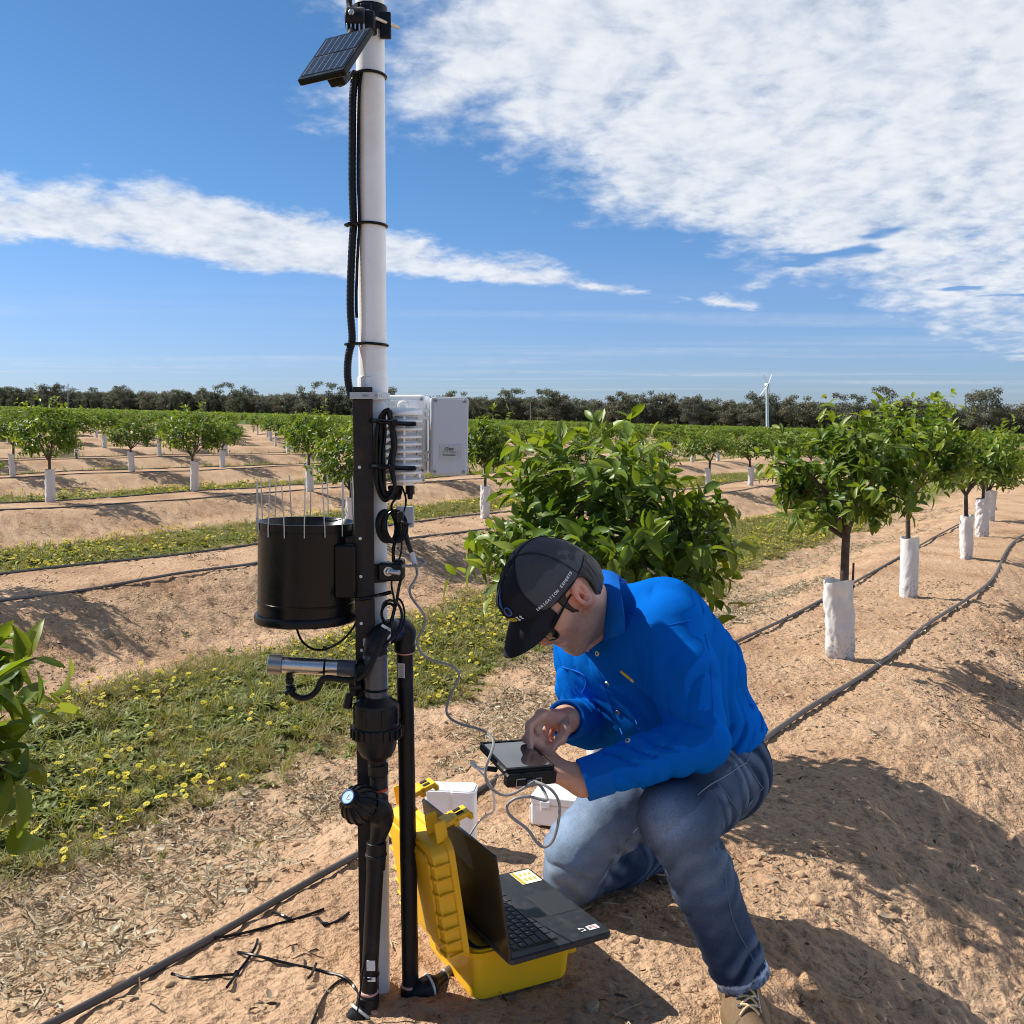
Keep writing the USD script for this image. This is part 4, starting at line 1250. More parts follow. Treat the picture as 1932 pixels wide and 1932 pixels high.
# thin cables below the bracket
t = thing('signal_cable', 'thin black cables dropping from the bracket and looping at the riser elbow', 'cable', P(745, 1150, YP - .05))
part(t, 'strand', tube([P(757, 1092, YP - .05), P(752, 1112, YP - .05), P(747, 1140, YP - .05), P(742, 1160, YP - .05), P(741, 1182, YP - .06)], k_(2.8), 8, 6), 'gloss_black')
part(t, 'strand', tube([P(739, 1095, YP - .045), P(741, 1118, YP - .045), P(744, 1140, YP - .05), P(739, 1165, YP - .06), P(738, 1180, YP - .07)], k_(2.0), 8, 6), 'gloss_black')
part(t, 'loop', tube([P(722, 1150, YP - .07), P(727, 1136, YP - .075), P(739, 1133, YP - .08), P(753, 1143, YP - .085), P(758, 1162, YP - .09), P(752, 1185, YP - .10), P(738, 1204, YP - .11), P(727, 1216, YP - .115), P(716, 1226, YP - .12)], k_(2.5), 8, 8), 'gloss_black')
part(t, 'loop', tube([P(733, 1180, YP - .06), P(722, 1167, YP - .065), P(722, 1148, YP - .075), P(733, 1139, YP - .08), P(744, 1146, YP - .085)], k_(2.7), 8, 8), 'gloss_black')
part(t, 'loop', tube([P(748, 1128, YP - .04), P(758, 1136, YP - .04), P(763, 1158, YP - .05), P(760, 1180, YP - .06), P(748, 1198, YP - .08)], k_(2.0), 8, 8), 'gloss_black')
part(t, 'cable_tie', tube([P(672, 1132, YP - .085), P(690, 1129, YP - .09), P(712, 1124, YP - .06), P(738, 1117, YP - .035)], .0042, 7, 5), 'gloss_black')
part(t, 'tie_head', rbox((.008, .008, .009), .001, P(675, 1131, YP - .09)), 'gloss_black')

# grey cable from the coil down to the tablet
def grey(pts):
    return [P(a, b, c) for a, b, c in pts]
TY = 1.86
t = thing('grey_cable', 'thin grey cable snaking from the mast to the tablet', 'cable', P(790, 1050, YP))
part(t, 'plug', tube(grey([(764, 1000, 2.06), (771, 1028, 2.06), (776, 1042, 2.06)]), [.0052, .005, .0045], 10, 4), 'rubber_black')
part(t, 'sleeve', tube(grey([(776, 1042, 2.06), (783, 1064, 2.06)]), [.0058, .0055], 10, 4), 'abs_grey')
part(t, 'strand', tube(grey([(750, 1034, 2.06), (765, 1046, 2.07), (779, 1052, 2.07), (793, 1056, 2.07), (801, 1062, 2.06), (794, 1067, 2.05), (776, 1068, 2.05), (758, 1068, 2.05)]), .0030, 8, 8), 'cable_grey')
part(t, 'cable', tube(grey([(783, 1064, 2.06), (787, 1078, 2.06), (784, 1092, 2.05), (774, 1109, 2.04), (775, 1124, 2.03), (789, 1144, 2.02), (801, 1163, 2.02), (801, 1181, 2.02), (793, 1196, 2.02), (788, 1213, 2.02), (795, 1232, 2.02), (820, 1247, 2.02), (845, 1254, 2.02), (862, 1264, 2.02), (866, 1278, 2.02), (856, 1300, 2.02), (845, 1325, 2.01), (843, 1345, 2.0), (860, 1362, 1.98), (895, 1373, 1.95), (920, 1384, 1.90), (931, 1402, 1.84), (925, 1425, 1.80), (917, 1448, 1.79), (917, 1470, 1.79), (930, 1490, 1.80), (950, 1500, 1.80), (976, 1494, 1.80), (1000, 1479, 1.81), (1012, 1474, 1.82)]), .0026, 8, 8), 'cable_grey')
part(t, 'lead', tube(grey([(1008, 1474, 1.83), (1022, 1479, 1.80), (1040, 1490, 1.79), (1054, 1512, 1.79), (1055, 1540, 1.79), (1049, 1570, 1.79), (1040, 1590, 1.79), (1026, 1598, 1.79), (1012, 1588, 1.79), (996, 1566, 1.79), (975, 1549, 1.79), (960, 1535, 1.79), (957, 1521, 1.79), (970, 1508, 1.79), (995, 1503, 1.79), (1015, 1507, 1.79), (1031, 1510, 1.79), (1030, 1500, 1.80), (1023, 1487, 1.81), (1012, 1476, 1.83)]), .0028, 8, 8), 'cable_grey')
t = thing('white_cable', 'thin white cable with a moulded plug hanging behind the tablet', 'cable', P(919, 1466, 1.95))
part(t, 'plug', tube(grey([(890, 1439, 1.99), (897, 1446, 1.98)]), [.0045, .0055, .004], 10, 4), 'cable_white')
part(t, 'cable', tube(grey([(897, 1446, 1.98), (906, 1456, 1.98), (917, 1468, 1.97), (926, 1482, 1.97), (931, 1500, 1.98), (932, 1527, 2.0), (920, 1537, 2.05), (903, 1551, 2.10), (888, 1573, 2.16), (876, 1590, 2.22)]), .0022, 8, 8), 'cable_white')
part(t, 'strand', tube(grey([(895, 1447, 1.98), (908, 1451, 1.97), (917, 1452, 1.96)]), .003, 8, 5), 'cable_white')
part(t, 'plug', tube(grey([(917, 1450, 1.955), (936, 1452, 1.94)]), .0052, 10, 4), 'rubber_black')

# ------------------------------------------------------------------ rain gauge
t = thing('rain_gauge', 'black drum rain gauge with upright bird wires, hung left of the mast', 'rain gauge', P(580, 1174, YP))
YR = YP + .005
rc0, rc1 = P(579, 1166, YR), P(580, 983, YR)
RG = k_(90)
part(t, 'drum', lathe(rc0 + Zx * .012, rc1, [(0, 1e-4), (0, RG * .985), (.022, RG * .985), (.0225, RG * 1.0), (.0265, RG * 1.004), (.0275, RG * .985), (np.linalg.norm(rc1 - rc0) - .028, RG * .982), (np.linalg.norm(rc1 - rc0) - .027, RG * 1.0), (np.linalg.norm(rc1 - rc0) - .012, RG * 1.0), (np.linalg.norm(rc1 - rc0) - .012, RG * .965), (np.linalg.norm(rc1 - rc0) - .06, RG * .6), (np.linalg.norm(rc1 - rc0) - .09, 1e-4)], 72), 'gloss_black', 35)
part(t, 'base_lip', lathe(rc0, rc0 + Zx * .02, [(-.004, 1e-4), (-.004, RG * 1.03), (-.001, RG * 1.055), (.010, RG * 1.055), (.0135, RG * 1.035), (.0135, RG * .98)], 72), 'gloss_black', 35)
top_ = rc1 - Zx * .012
for i in range(16):
    a = 2 * math.pi * (i + .35) / 16
    o_ = np.array([math.cos(a), math.sin(a), 0]) * (RG * 1.012)
    hgt = k_(88) * (1 + .05 * math.sin(i * 2.7)); le = np.array([math.sin(i * 3.3) * .004, math.cos(i * 1.9) * .004, 0])
    part(t, 'bird_wire', tube([top_ + o_ - Zx * .013, top_ + o_ + Zx * .004, top_ + o_ * .985 + Zx * hgt + le], .0013, 6), 'galv')
brk = P(660, 1075, YR - .03)
part(t, 'bracket', cat(rbox((k_(40), .06, k_(98)), .006, P(655, 1075, YR - .045)), rbox((k_(30), .01, k_(20)), .003, P(666, 1022, YR - .05))), 'gloss_black')
part(t, 'signal_lead', tube([P(556, 1168, YR - .02), P(560, 1186, YR - .03), P(572, 1212, YR - .04), (P(596, 1226, YR - .05)), P(625, 1221, YR - .06), P(652, 1202, YR - .06), P(672, 1174, YR - .05)], k_(2.2), 8, 8), 'gloss_black')

# ------------------------------------------------------------------ horizontal sensor tube
t = thing('pressure_sensor', 'silver sensor tube lying level, clipped to the left of the mast', 'sensor', P(600, 1256, YP - .08))
s0, s1 = P(507, 1253, YP - .085), P(690, 1262, YP - .065)
sv = unit(s1 - s0); Rs = k_(14.6)
tt_ = lambda px: s0 + sv * np.linalg.norm(s1 - s0) * ((px - 507) / (690 - 507))
part(t, 'end_cap', lathe(tt_(506), tt_(535), [(0, 1e-4), (0, Rs * 1.1), (.0015, Rs * 1.22), (.027, Rs * 1.22), (.0285, Rs * 1.12), (.0285, Rs * .9)], 36), 'alu_dark', 35)
part(t, 'barrel', cyl(tt_(530), tt_(637), Rs, sides=40, bevel=.001), 'alu')
part(t, 'sleeve', cyl(tt_(636), tt_(672), Rs * 1.02, sides=40, bevel=.001), 'slate_pipe')
part(t, 'collar', cyl(tt_(671), tt_(680), Rs * 1.14, sides=36, bevel=.002), 'rubber_black')
part(t, 'band', cyl(tt_(610), tt_(614), Rs * 1.08, sides=36, bevel=.001), 'gloss_black')
g0 = tt_(546) - Zx * Rs
part(t, 'cable_gland', cat(cyl(g0, g0 - Zx * .010, .0075, sides=6, bevel=.001), cyl(g0 - Zx * .010, g0 - Zx * .022, .0088, .0075, sides=16, bevel=.002), cyl(g0 + [0.0, 0, -.024], g0 + [0.002, 0, -.036], .010, .008, sides=8, bevel=.002)), 'rubber_black')
hp = [P(545, 1300, YP - .085), P(556, 1312, YP - .085), P(573, 1317, YP - .085), P(592, 1309, YP - .085), P(602, 1295, YP - .088), P(610, 1281, YP - .10), P(630, 1280, YP - .105), P(655, 1283, YP - .11), P(675, 1280, YP - .115), P(692, 1266, YP - .12), P(706, 1240, YP - .125), P(718, 1214, YP - .12), P(733, 1190, YP - .11)]
hs = spline(hp, 24)
part(t, 'ribbed_hose', tube(hs, k_(5.6) * (1 + .06 * np.sin(np.arange(len(hs)) * 2.0)), 12), 'rubber_black')
part(t, 'cable_tie', torus(P(672, 1272, YP - .10), sv, Rs * 1.25, .003, 24, 7), 'gloss_black')
part(t, 'tie_tail', tube([P(556, 1300, YP - .09), P(548, 1303, YP - .095), P(539, 1309, YP - .095)], .005, 6, 4), 'gloss_black')
part(t, 'saddle', rbox((.022, .05, .03), .004, tt_(682)), 'rubber_black')

# ------------------------------------------------------------------ irrigation riser with valve and filter
g1 = G(676, 1905); YV = 2.035
t = thing('filter_riser', 'black riser with round filter, gauge valve and elbow in front of the mast', 'pipework', g1)
def seg(nm, x0, y0, x1, y1, w0, m_, w1=None, Y0=YV, Y1=YV, bev=.001, sides=32):
    a_, b_ = P(x0, y0, Y0), P(x1, y1, Y1)
    r0_ = w0 / 2 * Y0 / 1932 * 1.03; r1_ = (w1 or w0) / 2 * Y1 / 1932 * 1.03
    return part(t, nm, cyl(a_, b_, r0_, r1_, sides, bev), m_, 35)
fitb = P(693, 1890, YV - .01)
part(t, 'foot_elbow', cat(tube([P(695, 1872, YV), P(694, 1890, YV), P(688, 1905, YV - .005), P(678, 1918, YV - .015), P(672, 1925, YV - .02)], [.021, .024, .023, .021, .021], 20, 5), cyl(P(695, 1876, YV), P(694, 1890, YV), .0235, sides=10, bevel=.002)), 'fitting_black')
part(t, 'foot_union', cyl(P(680, 1912, YV - .02), P(668, 1930, YV - .03), .0235, sides=12, bevel=.003), 'fitting_black')
part(t, 'union_ring', torus(P(681, 1909, YV - .018), P(668, 1930, YV - .03) - P(680, 1912, YV - .02), .0225, .003, 28, 8), 'sticker')
part(t, 'seal', cyl(P(696, 1874, YV), P(696.5, 1868, YV), .0195, sides=28, bevel=.0015), 'pink_seal')
seg('pipe', 696, 1872, 710, 1600, 31, 'poly_black', 33)
part(t, 'paint_patch', rbox((.017, .003, .022), .001, P(700, 1822, YV - .0168)), 'sticker')
part(t, 'paint_patch', rbox((.016, .003, .010), .001, P(701, 1848, YV - .0172)), 'sticker')
part(t, 'cable_tie', torus(P(698, 1838, YV), Zx, .0182, .0022, 28, 7), 'gloss_black')
seg('union', 709, 1640, 710.5, 1588, 37, 'fitting_black', 38, sides=24)
part(t, 'union_nut', torus(P(709.5, 1612, YV), Zx, .0195, .0035, 28, 8), 'fitting_black')
seg('neck', 711, 1590, 712, 1560, 27, 'fitting_black')
# valve body leaning up-left with ribbed head
vb0, vb1 = P(720, 1545, YV), P(668, 1512, YV - .04)
part(t, 'valve_body', cat(tube([P(713, 1584, YV), P(718, 1560, YV), P(720, 1540, YV - .005), P(712, 1528, YV - .015), P(695, 1520, YV - .03)], [.016, .021, .025, .027, .030], 26, 6), cyl(P(716, 1500, YV), P(716, 1540, YV), .017, .020, 24, .002)), 'fitting_black', 40)
hc_ = P(674, 1515, YV - .042); hax = unit(P(648, 1497, YV - .09) - P(700, 1530, YV - .01))
hd_ = lathe(hc_ - hax * .034, hc_ + hax * .05, [(0, 1e-4), (0, .026), (.006, .033), (.016, .0375), (.028, .038), (.040, .034), (.052, .027), (.060, .019), (.063, .0165), (.063, 1e-4)], 48)
part(t, 'valve_head', hd_, 'fitting_black', 40)
hx_, hy_, _ = frame(hax)
for i in range(14):
    a = 2 * math.pi * i / 14
    rd = np.cos(a) * hx_ + np.sin(a) * hy_
    pr_ = [(.000, .029), (.008, .0355), (.018, .0392), (.028, .0395), (.040, .0355), (.052, .0285), (.059, .021)]
    part(t, 'rib', tube([hc_ - hax * .034 + hax * z_ + rd * r_ for z_, r_ in pr_], .0022, 6), 'fitting_black')
gc_ = hc_ + hax * .029
part(t, 'gauge_housing', cyl(gc_ - hax * .004, gc_ + hax * .009, .0195, .0175, 28, .0015), 'gloss_black')
gq = part(t, 'gauge_dial', cyl(gc_ + hax * .0085, gc_ + hax * .0097, .0135, sides=28, bevel=.0003), 'gauge_face')
part(gq, 'dial_rim', torus(gc_ + hax * .0097, hax, .0137, .0012, 28, 7), 'print_blue')
gu = unit(np.cross(hax, Xx)); gr = np.cross(gu, hax)
part(gq, 'pointer', rbox((.011, .0016, .0008), .0002, gc_ + hax * .0103 + gu * .001, (unit(gu + gr * .6), np.cross(hax, unit(gu + gr * .6)), hax)), 'print_white')
part(gq, 'mark', rbox((.007, .0014, .0008), .0002, gc_ + hax * .0103 - gu * .004 + gr * .003, (gr, gu, hax)), 'print_white')
seg('red_band', 717, 1491, 717, 1485, 30, 'red_ring')
seg('pipe_adaptor', 715, 1487, 713, 1440, 33, 'fitting_black')
seg('pipe_adaptor', 713.5, 1462, 713, 1440, 38, 'fitting_black', bev=.002)
fx = P(711, 1400, YV); 
fz = lambda py, x=711: P(x, py, YV)
pr_ = []
f0 = fz(1440)
for py, w in ((1440, 34), (1432, 36), (1424, 58), (1412, 71), (1396, 76), (1391, 77), (1391, 90), (1388, 92), (1371, 92), (1369, 90), (1369, 84), (1352, 85), (1334, 85), (1326, 82), (1316, 54), (1314, 50)):
    pr_.append((fz(py)[2] - f0[2], w / 2 * YV / 1932 * 1.03))
part(t, 'filter_housing', lathe(f0, f0 + Zx, [(0, 1e-4)] + pr_ + [(pr_[-1][0], 1e-4)], 48), 'fitting_black', 32)
fr = 46.5 * YV / 1932 * 1.03
for i in range(22):
    a = 2 * math.pi * i / 22
    o_ = np.array([math.cos(a), math.sin(a), 0])
    part(t, 'collar_rib', rbox((.006, .0045, .020), .0012, fz(1379.5) + o_ * (fr + .0005), (o_, np.cross(Zx, o_), Zx)), 'fitting_black')
for i in range(8):
    a = 2 * math.pi * (i + .5) / 8
    o_ = np.array([math.cos(a), math.sin(a), 0])
    part(t, 'shoulder_rib', rbox((.004, .005, .032), .001, fz(1346) + o_ * (fr * .925), (o_, np.cross(Zx, o_), Zx)), 'fitting_black')
seg('meter_tube', 710, 1318, 708, 1240, 42, 'slate_pipe', 43)
seg('meter_tube', 708, 1244, 708, 1232, 46, 'slate_pipe', bev=.003)
for py in (1300, 1319):
    part(t, 'cable_tie', torus(P(709.5, py, YV), Zx, .0232, .0026, 30, 7), 'gloss_black')
# top bend: elbow, link, elbow
part(t, 'elbow', cat(tube([P(708, 1236, YV), P(709, 1218, YV), P(716, 1203, YV + .005), P(728, 1193, YV + .015), P(738, 1186, YV + .03)], [.0228, .0232, .0245, .0225, .0215], 26, 6), torus(P(708, 1229, YV), Zx, .0215, .004, 30, 8)), 'fitting_black', 40)
part(t, 'link', tube([P(730, 1195, YV + .02), P(752, 1188, YV + .06)], [.0235, .0235], 24, 4), 'fitting_black')
part(t, 'label', rbox((.0065, .002, .03), .0008, P(734, 1200, YV - .012), rot(.1)), 'sticker')
part(t, 'label', rbox((.02, .002, .006), .0008, P(728, 1184, YV - .008), (unit(np.array([.8, 0, -.5])), Yx, unit(np.array([.5, 0, .8])))), 'sticker')
part(t, 'side_valve', cat(cyl(P(660, 1297, YV + .01), P(684, 1292, YV + .01), .011, sides=18, bevel=.002), cyl(P(668, 1312, YV + .01), P(668, 1284, YV + .01), .009, sides=14, bevel=.002), cyl(P(655, 1336, YV + .01), P(660, 1308, YV + .01), .010, .008, 10, .002)), 'fitting_black')

Y2 = 2.10
t = thing('return_riser', 'plain black return pipe standing just right of the mast', 'pipe', G(771, 1868))
part(t, 'elbow', cat(tube([P(748, 1190, Y2 - .01), P(757, 1187, Y2 - .005), P(764, 1194, Y2), P(764, 1206, Y2), P(764, 1222, Y2)], [.0225, .0235, .0232, .0215, .0215], 24, 6), cyl(P(764, 1214, Y2), P(764, 1230, Y2), .0225, sides=24, bevel=.002)), 'fitting_black', 40)
part(t, 'seal', cyl(P(764, 1229.5, Y2), P(764, 1233, Y2), .0182, sides=28), 'pink_seal')
part(t, 'pipe', cyl(P(763.5, 1228, Y2), P(774.5, 1858, Y2), .0172, .0178, 32), 'poly_black')
lab = part(t, 'label', rbox((.016, .0015, .031), .0006, P(757, 1265, Y2 - .0165), rot(-.35)), 'sticker')
for i in range(6):
    part(lab, 'print_line', rbox((.009, .0006, .0012), .0002, P(757.5, 1256 + i * 4, Y2 - .0176), rot(-.35)), 'print_grey')
part(t, 'seal', cyl(P(775, 1860, Y2), P(774.8, 1855, Y2), .0208, sides=28, bevel=.0015), 'pink_seal')
part(t, 'foot_elbow', cat(cyl(P(775, 1878, Y2), P(775, 1859, Y2), .0225, .0225, 12, .003), tube([P(777, 1872, Y2), P(790, 1869, Y2 - .005), P(804, 1863, Y2), P(815, 1857, Y2 + .01)], [.020, .022, .0235, .022], 22, 6)), 'fitting_black', 35)
part(t, 'union_ring', torus(P(811, 1858, Y2 + .005), P(815, 1856, Y2 + .01) - P(800, 1864, Y2), .0225, .0028, 28, 8), 'sticker')
part(t, 'barb', cat(tube([P(812, 1858, Y2 + .005), P(824, 1851, Y2 + .02), P(838, 1841, Y2 + .04)], [.021, .013, .0105], 18, 5)), 'fitting_black', 35)
part(t, 'hose_clip', torus(P(838, 1841, Y2 + .04), P(850, 1833, Y2 + .06) - P(830, 1846, Y2 + .03), .0115, .0022, 22, 7), 'steel')

# ------------------------------------------------------------------ drip hoses
def ground_curve(px_pts, r, lift=0.0):
    return [G(*q) + [0, 0, r * .7 + lift] for q in px_pts]
hl = ground_curve([(60, 1962), (330, 1818), (470, 1738), (690, 1612), (900, 1500), (1035, 1414), (1200, 1318), (1370, 1225), (1480, 1172), (1560, 1130), (1640, 1086), (1720, 1040), (1800, 996), (1880, 960)], .0095, .006)
single('drip_hose', tube(hl, .0095, 10, 14), 'hose_black', 'black drip hose along the left edge of the nearest mound, from lower left corner', 'hose', 40)
hr = [P(838, 1842, Y2 + .05), np.array([.02, 2.42, .03]), np.array([.35, 2.95, .025])] + ground_curve([(1300, 1478), (1380, 1440), (1450, 1396), (1530, 1340), (1600, 1298), (1680, 1242), (1740, 1190), (1800, 1150), (1868, 1100), (1890, 1060), (1932, 1012)], .0115, .008)
single('drip_hose', tube(hr, .0115, 10, 14), 'hose_purple', 'grey-brown drip hose curving up the right side from behind the man', 'hose', 40)
place = {(1, -1): 'drip hose along the far edge of the bare mound left of the mast', (1, 1): 'drip hose along the near edge of the bare mound left of the mast'}
for k in range(1, 5):
    for sd in (-1, 1):
        pts = []
        for m in np.arange(-2.0, 26, .8):
            c = ROW0 - k * ROWGAP + sd * (.42 if k > 1 else .45) + .06 * math.sin(m * 1.1 + k + sd)
            x, y = xy(c, m)
            if y < 1.5: continue
            pts.append([x, y, T(x, y) + .012])
        nm_ = place.get((k, sd), f'dark drip hose on the {"second third fourth".split()[k - 2]} mound behind the mast, {"far" if sd < 0 else "near"} edge' if k > 1 else '')
        single('drip_hose', tube(pts, .011, 6, 4), 'hose_black', nm_, 'hose', 40)

# ------------------------------------------------------------------ cut cable ties and a thin lead on the sand
def strip(px_pts, w=.0042, h=.0014, lift=.003):
    p = spline([G(*q) + [0, 0, lift] for q in px_pts], 8)
    return tube(p, w, 6, flat=None) if False else cat(tube(p, w * .62, 7))
t = thing('cable_tie_scrap', 'long black cable tie on the sand with a short one looped through it', 'cable tie', G(547, 1738))
part(t, 'strap', strip([(389, 1771), (440, 1767), (500, 1752), (550, 1738), (611, 1717)], .0052), 'gloss_black')
part(t, 'short_strap', strip([(514, 1727), (530, 1730), (546, 1738)], .0052, lift=.006), 'gloss_black')
part(t, 'head', rbox((.010, .010, .007), .001, G(547, 1738) + [0, 0, .006]), 'gloss_black')
t = thing('cable_tie_scrap', 'short bent black cable tie on the sand near the mast foot', 'cable tie', G(614, 1747))
part(t, 'strap', strip([(598, 1734), (606, 1741), (614, 1746), (637, 1739), (658, 1724)], .0056), 'gloss_black')
part(t, 'head', rbox((.011, .010, .007), .001, G(614, 1747) + [0, 0, .005]), 'gloss_black')
t = thing('cable_tie_scrap', 'black cable tie crossed by a second one, forming a Y on the sand', 'cable tie', G(447, 1841))
part(t, 'strap', strip([(323, 1839), (340, 1845), (360, 1847), (400, 1844), (447, 1841)], .0054), 'gloss_black')
part(t, 'cross_strap', strip([(428, 1869), (438, 1855), (449, 1840), (470, 1812), (486, 1778)], .0052, lift=.007), 'gloss_black')
part(t, 'head', rbox((.010, .010, .008), .001, G(447, 1841) + [0, 0, .007]), 'gloss_black')
t = thing('probe_lead', 'thin black lead on the sand running to the foot of the riser', 'cable', G(593, 1831))
part(t, 'lead', strip([(449, 1799), (505, 1811), (550, 1822), (593, 1831), (620, 1838), (649, 1846), (665, 1860), (678, 1880)], .0056), 'gloss_black')
part(t, 'lead', strip([(655, 1850), (640, 1853), (622, 1868), (605, 1895), (588, 1935)], .0042), 'gloss_black')
part(t, 'tie', strip([(597, 1824), (593, 1834), (587, 1846), (581, 1853)], .005, lift=.008), 'gloss_black')
part(t, 'riser_lead', tube([P(690, 1800, YV - .02), P(685, 1830, YV - .03), P(683, 1840, YV - .032), P(680, 1870, YV - .035), P(676, 1900, YV - .05), P(672, 1925, YV - .05)], .0018, 7, 6), 'gloss_black')

# ------------------------------------------------------------------ yellow case
ca = math.radians(26.5)
cx3, cy3 = np.array([math.cos(ca), math.sin(ca), 0]), np.array([-math.sin(ca), math.cos(ca), 0])
fl = G(895, 1891); cz = fl[2] - .004
CW, CL, CH = .232, .27, .118
co = fl + cx3 * CW / 2 + cy3 * CL / 2; co[2] = cz
t = thing('yellow_case', 'open yellow hard case with black lining, a laptop lying on it', 'case', co)
def taper_box(c, w0, l0, w1, l1, h, r, wall=None, ax=(cx3, cy3, Zx), seg_=6):
    """open tray, wider at the top, rounded corners"""
    def ring(w, l, z, rr):
        pts = []
        for sx, sy, a0_ in ((1, 1, 0), (-1, 1, 90), (-1, -1, 180), (1, -1, 270)):
            for k in range(seg_ + 1):
                a = math.radians(a0_ + 90 * k / seg_)
                pts.append((sx * (w / 2 - rr) + rr * math.cos(a), sy * (l / 2 - rr) + rr * math.sin(a), z))
        return np.array(pts)
    rs = [ring(w0 - .02, l0 - .02, 0, r), ring(w0 - .006, l0 - .006, .003, r), ring(w0, l0, .012, r), ring(w1, l1, h, r)]
    wl = wall or .005
    rs += [ring(w1 - 2 * wl, l1 - 2 * wl, h, r), ring(w0 - 2 * wl, l0 - 2 * wl, .012, r)]
    n = len(rs[0]); v = np.vstack(rs + [[(0, 0, 0)], [(0, 0, .012)]])
    f = []
    for k in range(len(rs) - 1):
        for j in range(n):
            a, b = k * n + j, k * n + (j + 1) % n
            f += [(a, b, b + n), (a, b + n, a + n)]
    e = len(rs) * n
    for j in range(n):
        f += [(e, (j + 1) % n, j), (e + 1, (len(rs) - 1) * n + j, (len(rs) - 1) * n + (j + 1) % n)]
    return trimesh.Trimesh(np.asarray(c) + v @ np.asarray(ax), np.array(f), process=False)
part(t, 'base', taper_box(co, CW, CL, CW + .016, CL + .016, CH, .028), 'case_yellow', 40)
rim_ = taper_box(co + Zx * (CH - .022), CW + .026, CL + .026, CW + .030, CL + .030, .018, .032, .012)
part(t, 'rim', rim_, 'case_yellow', 40)
part(t, 'lining', taper_box(co + Zx * .004, CW - .02, CL - .02, CW - .004, CL - .004, CH - .010, .024, .012), 'foam_black', 40)
for sx in (-.28, .28):
    part(t, 'front_latch_seat', rbox((.05, .012, .05), .004, co + cx3 * (CW / 2 + .012) + cy3 * sx * CL + Zx * (CH - .03), (cy3, cx3, Zx)), 'case_yellow')
part(t, 'side_boss', rbox((.03, .06, .05), .006, co + cx3 * (CW / 2 + .006) - cy3 * (CL * .36) + Zx * (CH - .045), (cx3, cy3, Zx)), 'case_yellow')
# lid, standing up at the left side
th = math.radians(8.5)
lu = -cx3 * math.sin(th) + Zx * math.cos(th); ln_ = -cx3 * math.cos(th) - Zx * math.sin(th)   # up along the lid, outward normal
hinge = co - cx3 * (CW / 2 + .014) + Zx * (CH - .012)
LH, LL, LT = .255, CL + .016, .046
lcn = hinge + lu * (LH / 2 + .004)
lax = (cy3, lu, ln_)
lid = taper_box(lcn + ln_ * LT, LL - .012, LH - .012, LL, LH, LT, .026, .006, ax=(cy3, lu, -ln_))
lidp = part(t, 'lid', lid, 'case_yellow', 40)
part(lidp, 'lid_flange', taper_box(lcn + ln_ * .014, LL + .012, LH + .012, LL + .014, LH + .014, .014, .03, .012, ax=(cy3, lu, -ln_)), 'case_yellow', 40)
part(lidp, 'lid_foam', plate((LL - .016, LH - .016, .012), .02, .002, lcn + ln_ * .014, (cy3, lu, -ln_)), 'foam_black')
part(lidp, 'back_flange', taper_box(lcn + ln_ * (LT + .006), LL - .05, LH - .05, LL - .046, LH - .046, .006, .02, .004, ax=(cy3, lu, -ln_)), 'case_yellow', 40)
part(lidp, 'name_plate', rbox((.15, .09, .001), .0003, lcn + ln_ * (LT + .0015), lax), 'sticker')
for sd in (-1, 1):
    for z_ in (-.44, -.33, -.21, -.09, .09, .22, .34):
        c_ = lcn + cy3 * sd * (LL / 2 - .001) + lu * z_ * LH + ln_ * LT * .5
        part(lidp, 'rib', rbox((.008, .0055, LT * .84), .0018, c_, (cy3, lu, ln_)), 'case_yellow')
        c_ = lcn + cy3 * sd * (LL / 2 - .022) + lu * z_ * LH + ln_ * (LT + .001)
        part(lidp, 'rib', rbox((.036, .0055, .006), .0018, c_, (cy3, lu, ln_)), 'case_yellow')
for sx in (-.33, .33):
    q = lcn + cy3 * sx * LL + lu * (LH / 2 + .012)
    lt_ = part(t, 'latch', cat(rbox((.040, .022, .012), .003, q + lu * .012 - ln_ * .028 + Zx * .002, (cy3, lu, ln_)),
                               rbox((.040, .012, .062), .003, q + lu * .018 - ln_ * .030, (cy3, lu, unit(-ln_ + .18 * Zx))),
                               rbox((.036, .014, .010), .003, q + lu * .012 - ln_ * .062 + Zx * .002, (cy3, lu, ln_))), 'case_yellow')
    for dx in (-.009, .009):
        part(lt_, 'slot', rbox((.010, .003, .016), .001, q + lu * .0235 - ln_ * .040 + cy3 * dx + Zx * .003, (cy3, lu, unit(-ln_ + .18 * Zx))), 'foam_black')
    for dx in (-.026, .026):
        part(t, 'latch_post', cat(rbox((.007, .045, .026), .003, q + cy3 * dx + lu * .008 + ln_ * .012, (cy3, lu, ln_))), 'case_yellow')
hd2 = [hinge + lu * .09 + ln_ * (LT + .0) - cy3 * .05, hinge + lu * .09 + ln_ * (LT + .02) - cy3 * .045, hinge + lu * .09 + ln_ * (LT + .02) + cy3 * .045, hinge + lu * .09 + ln_ * LT + cy3 * .05]

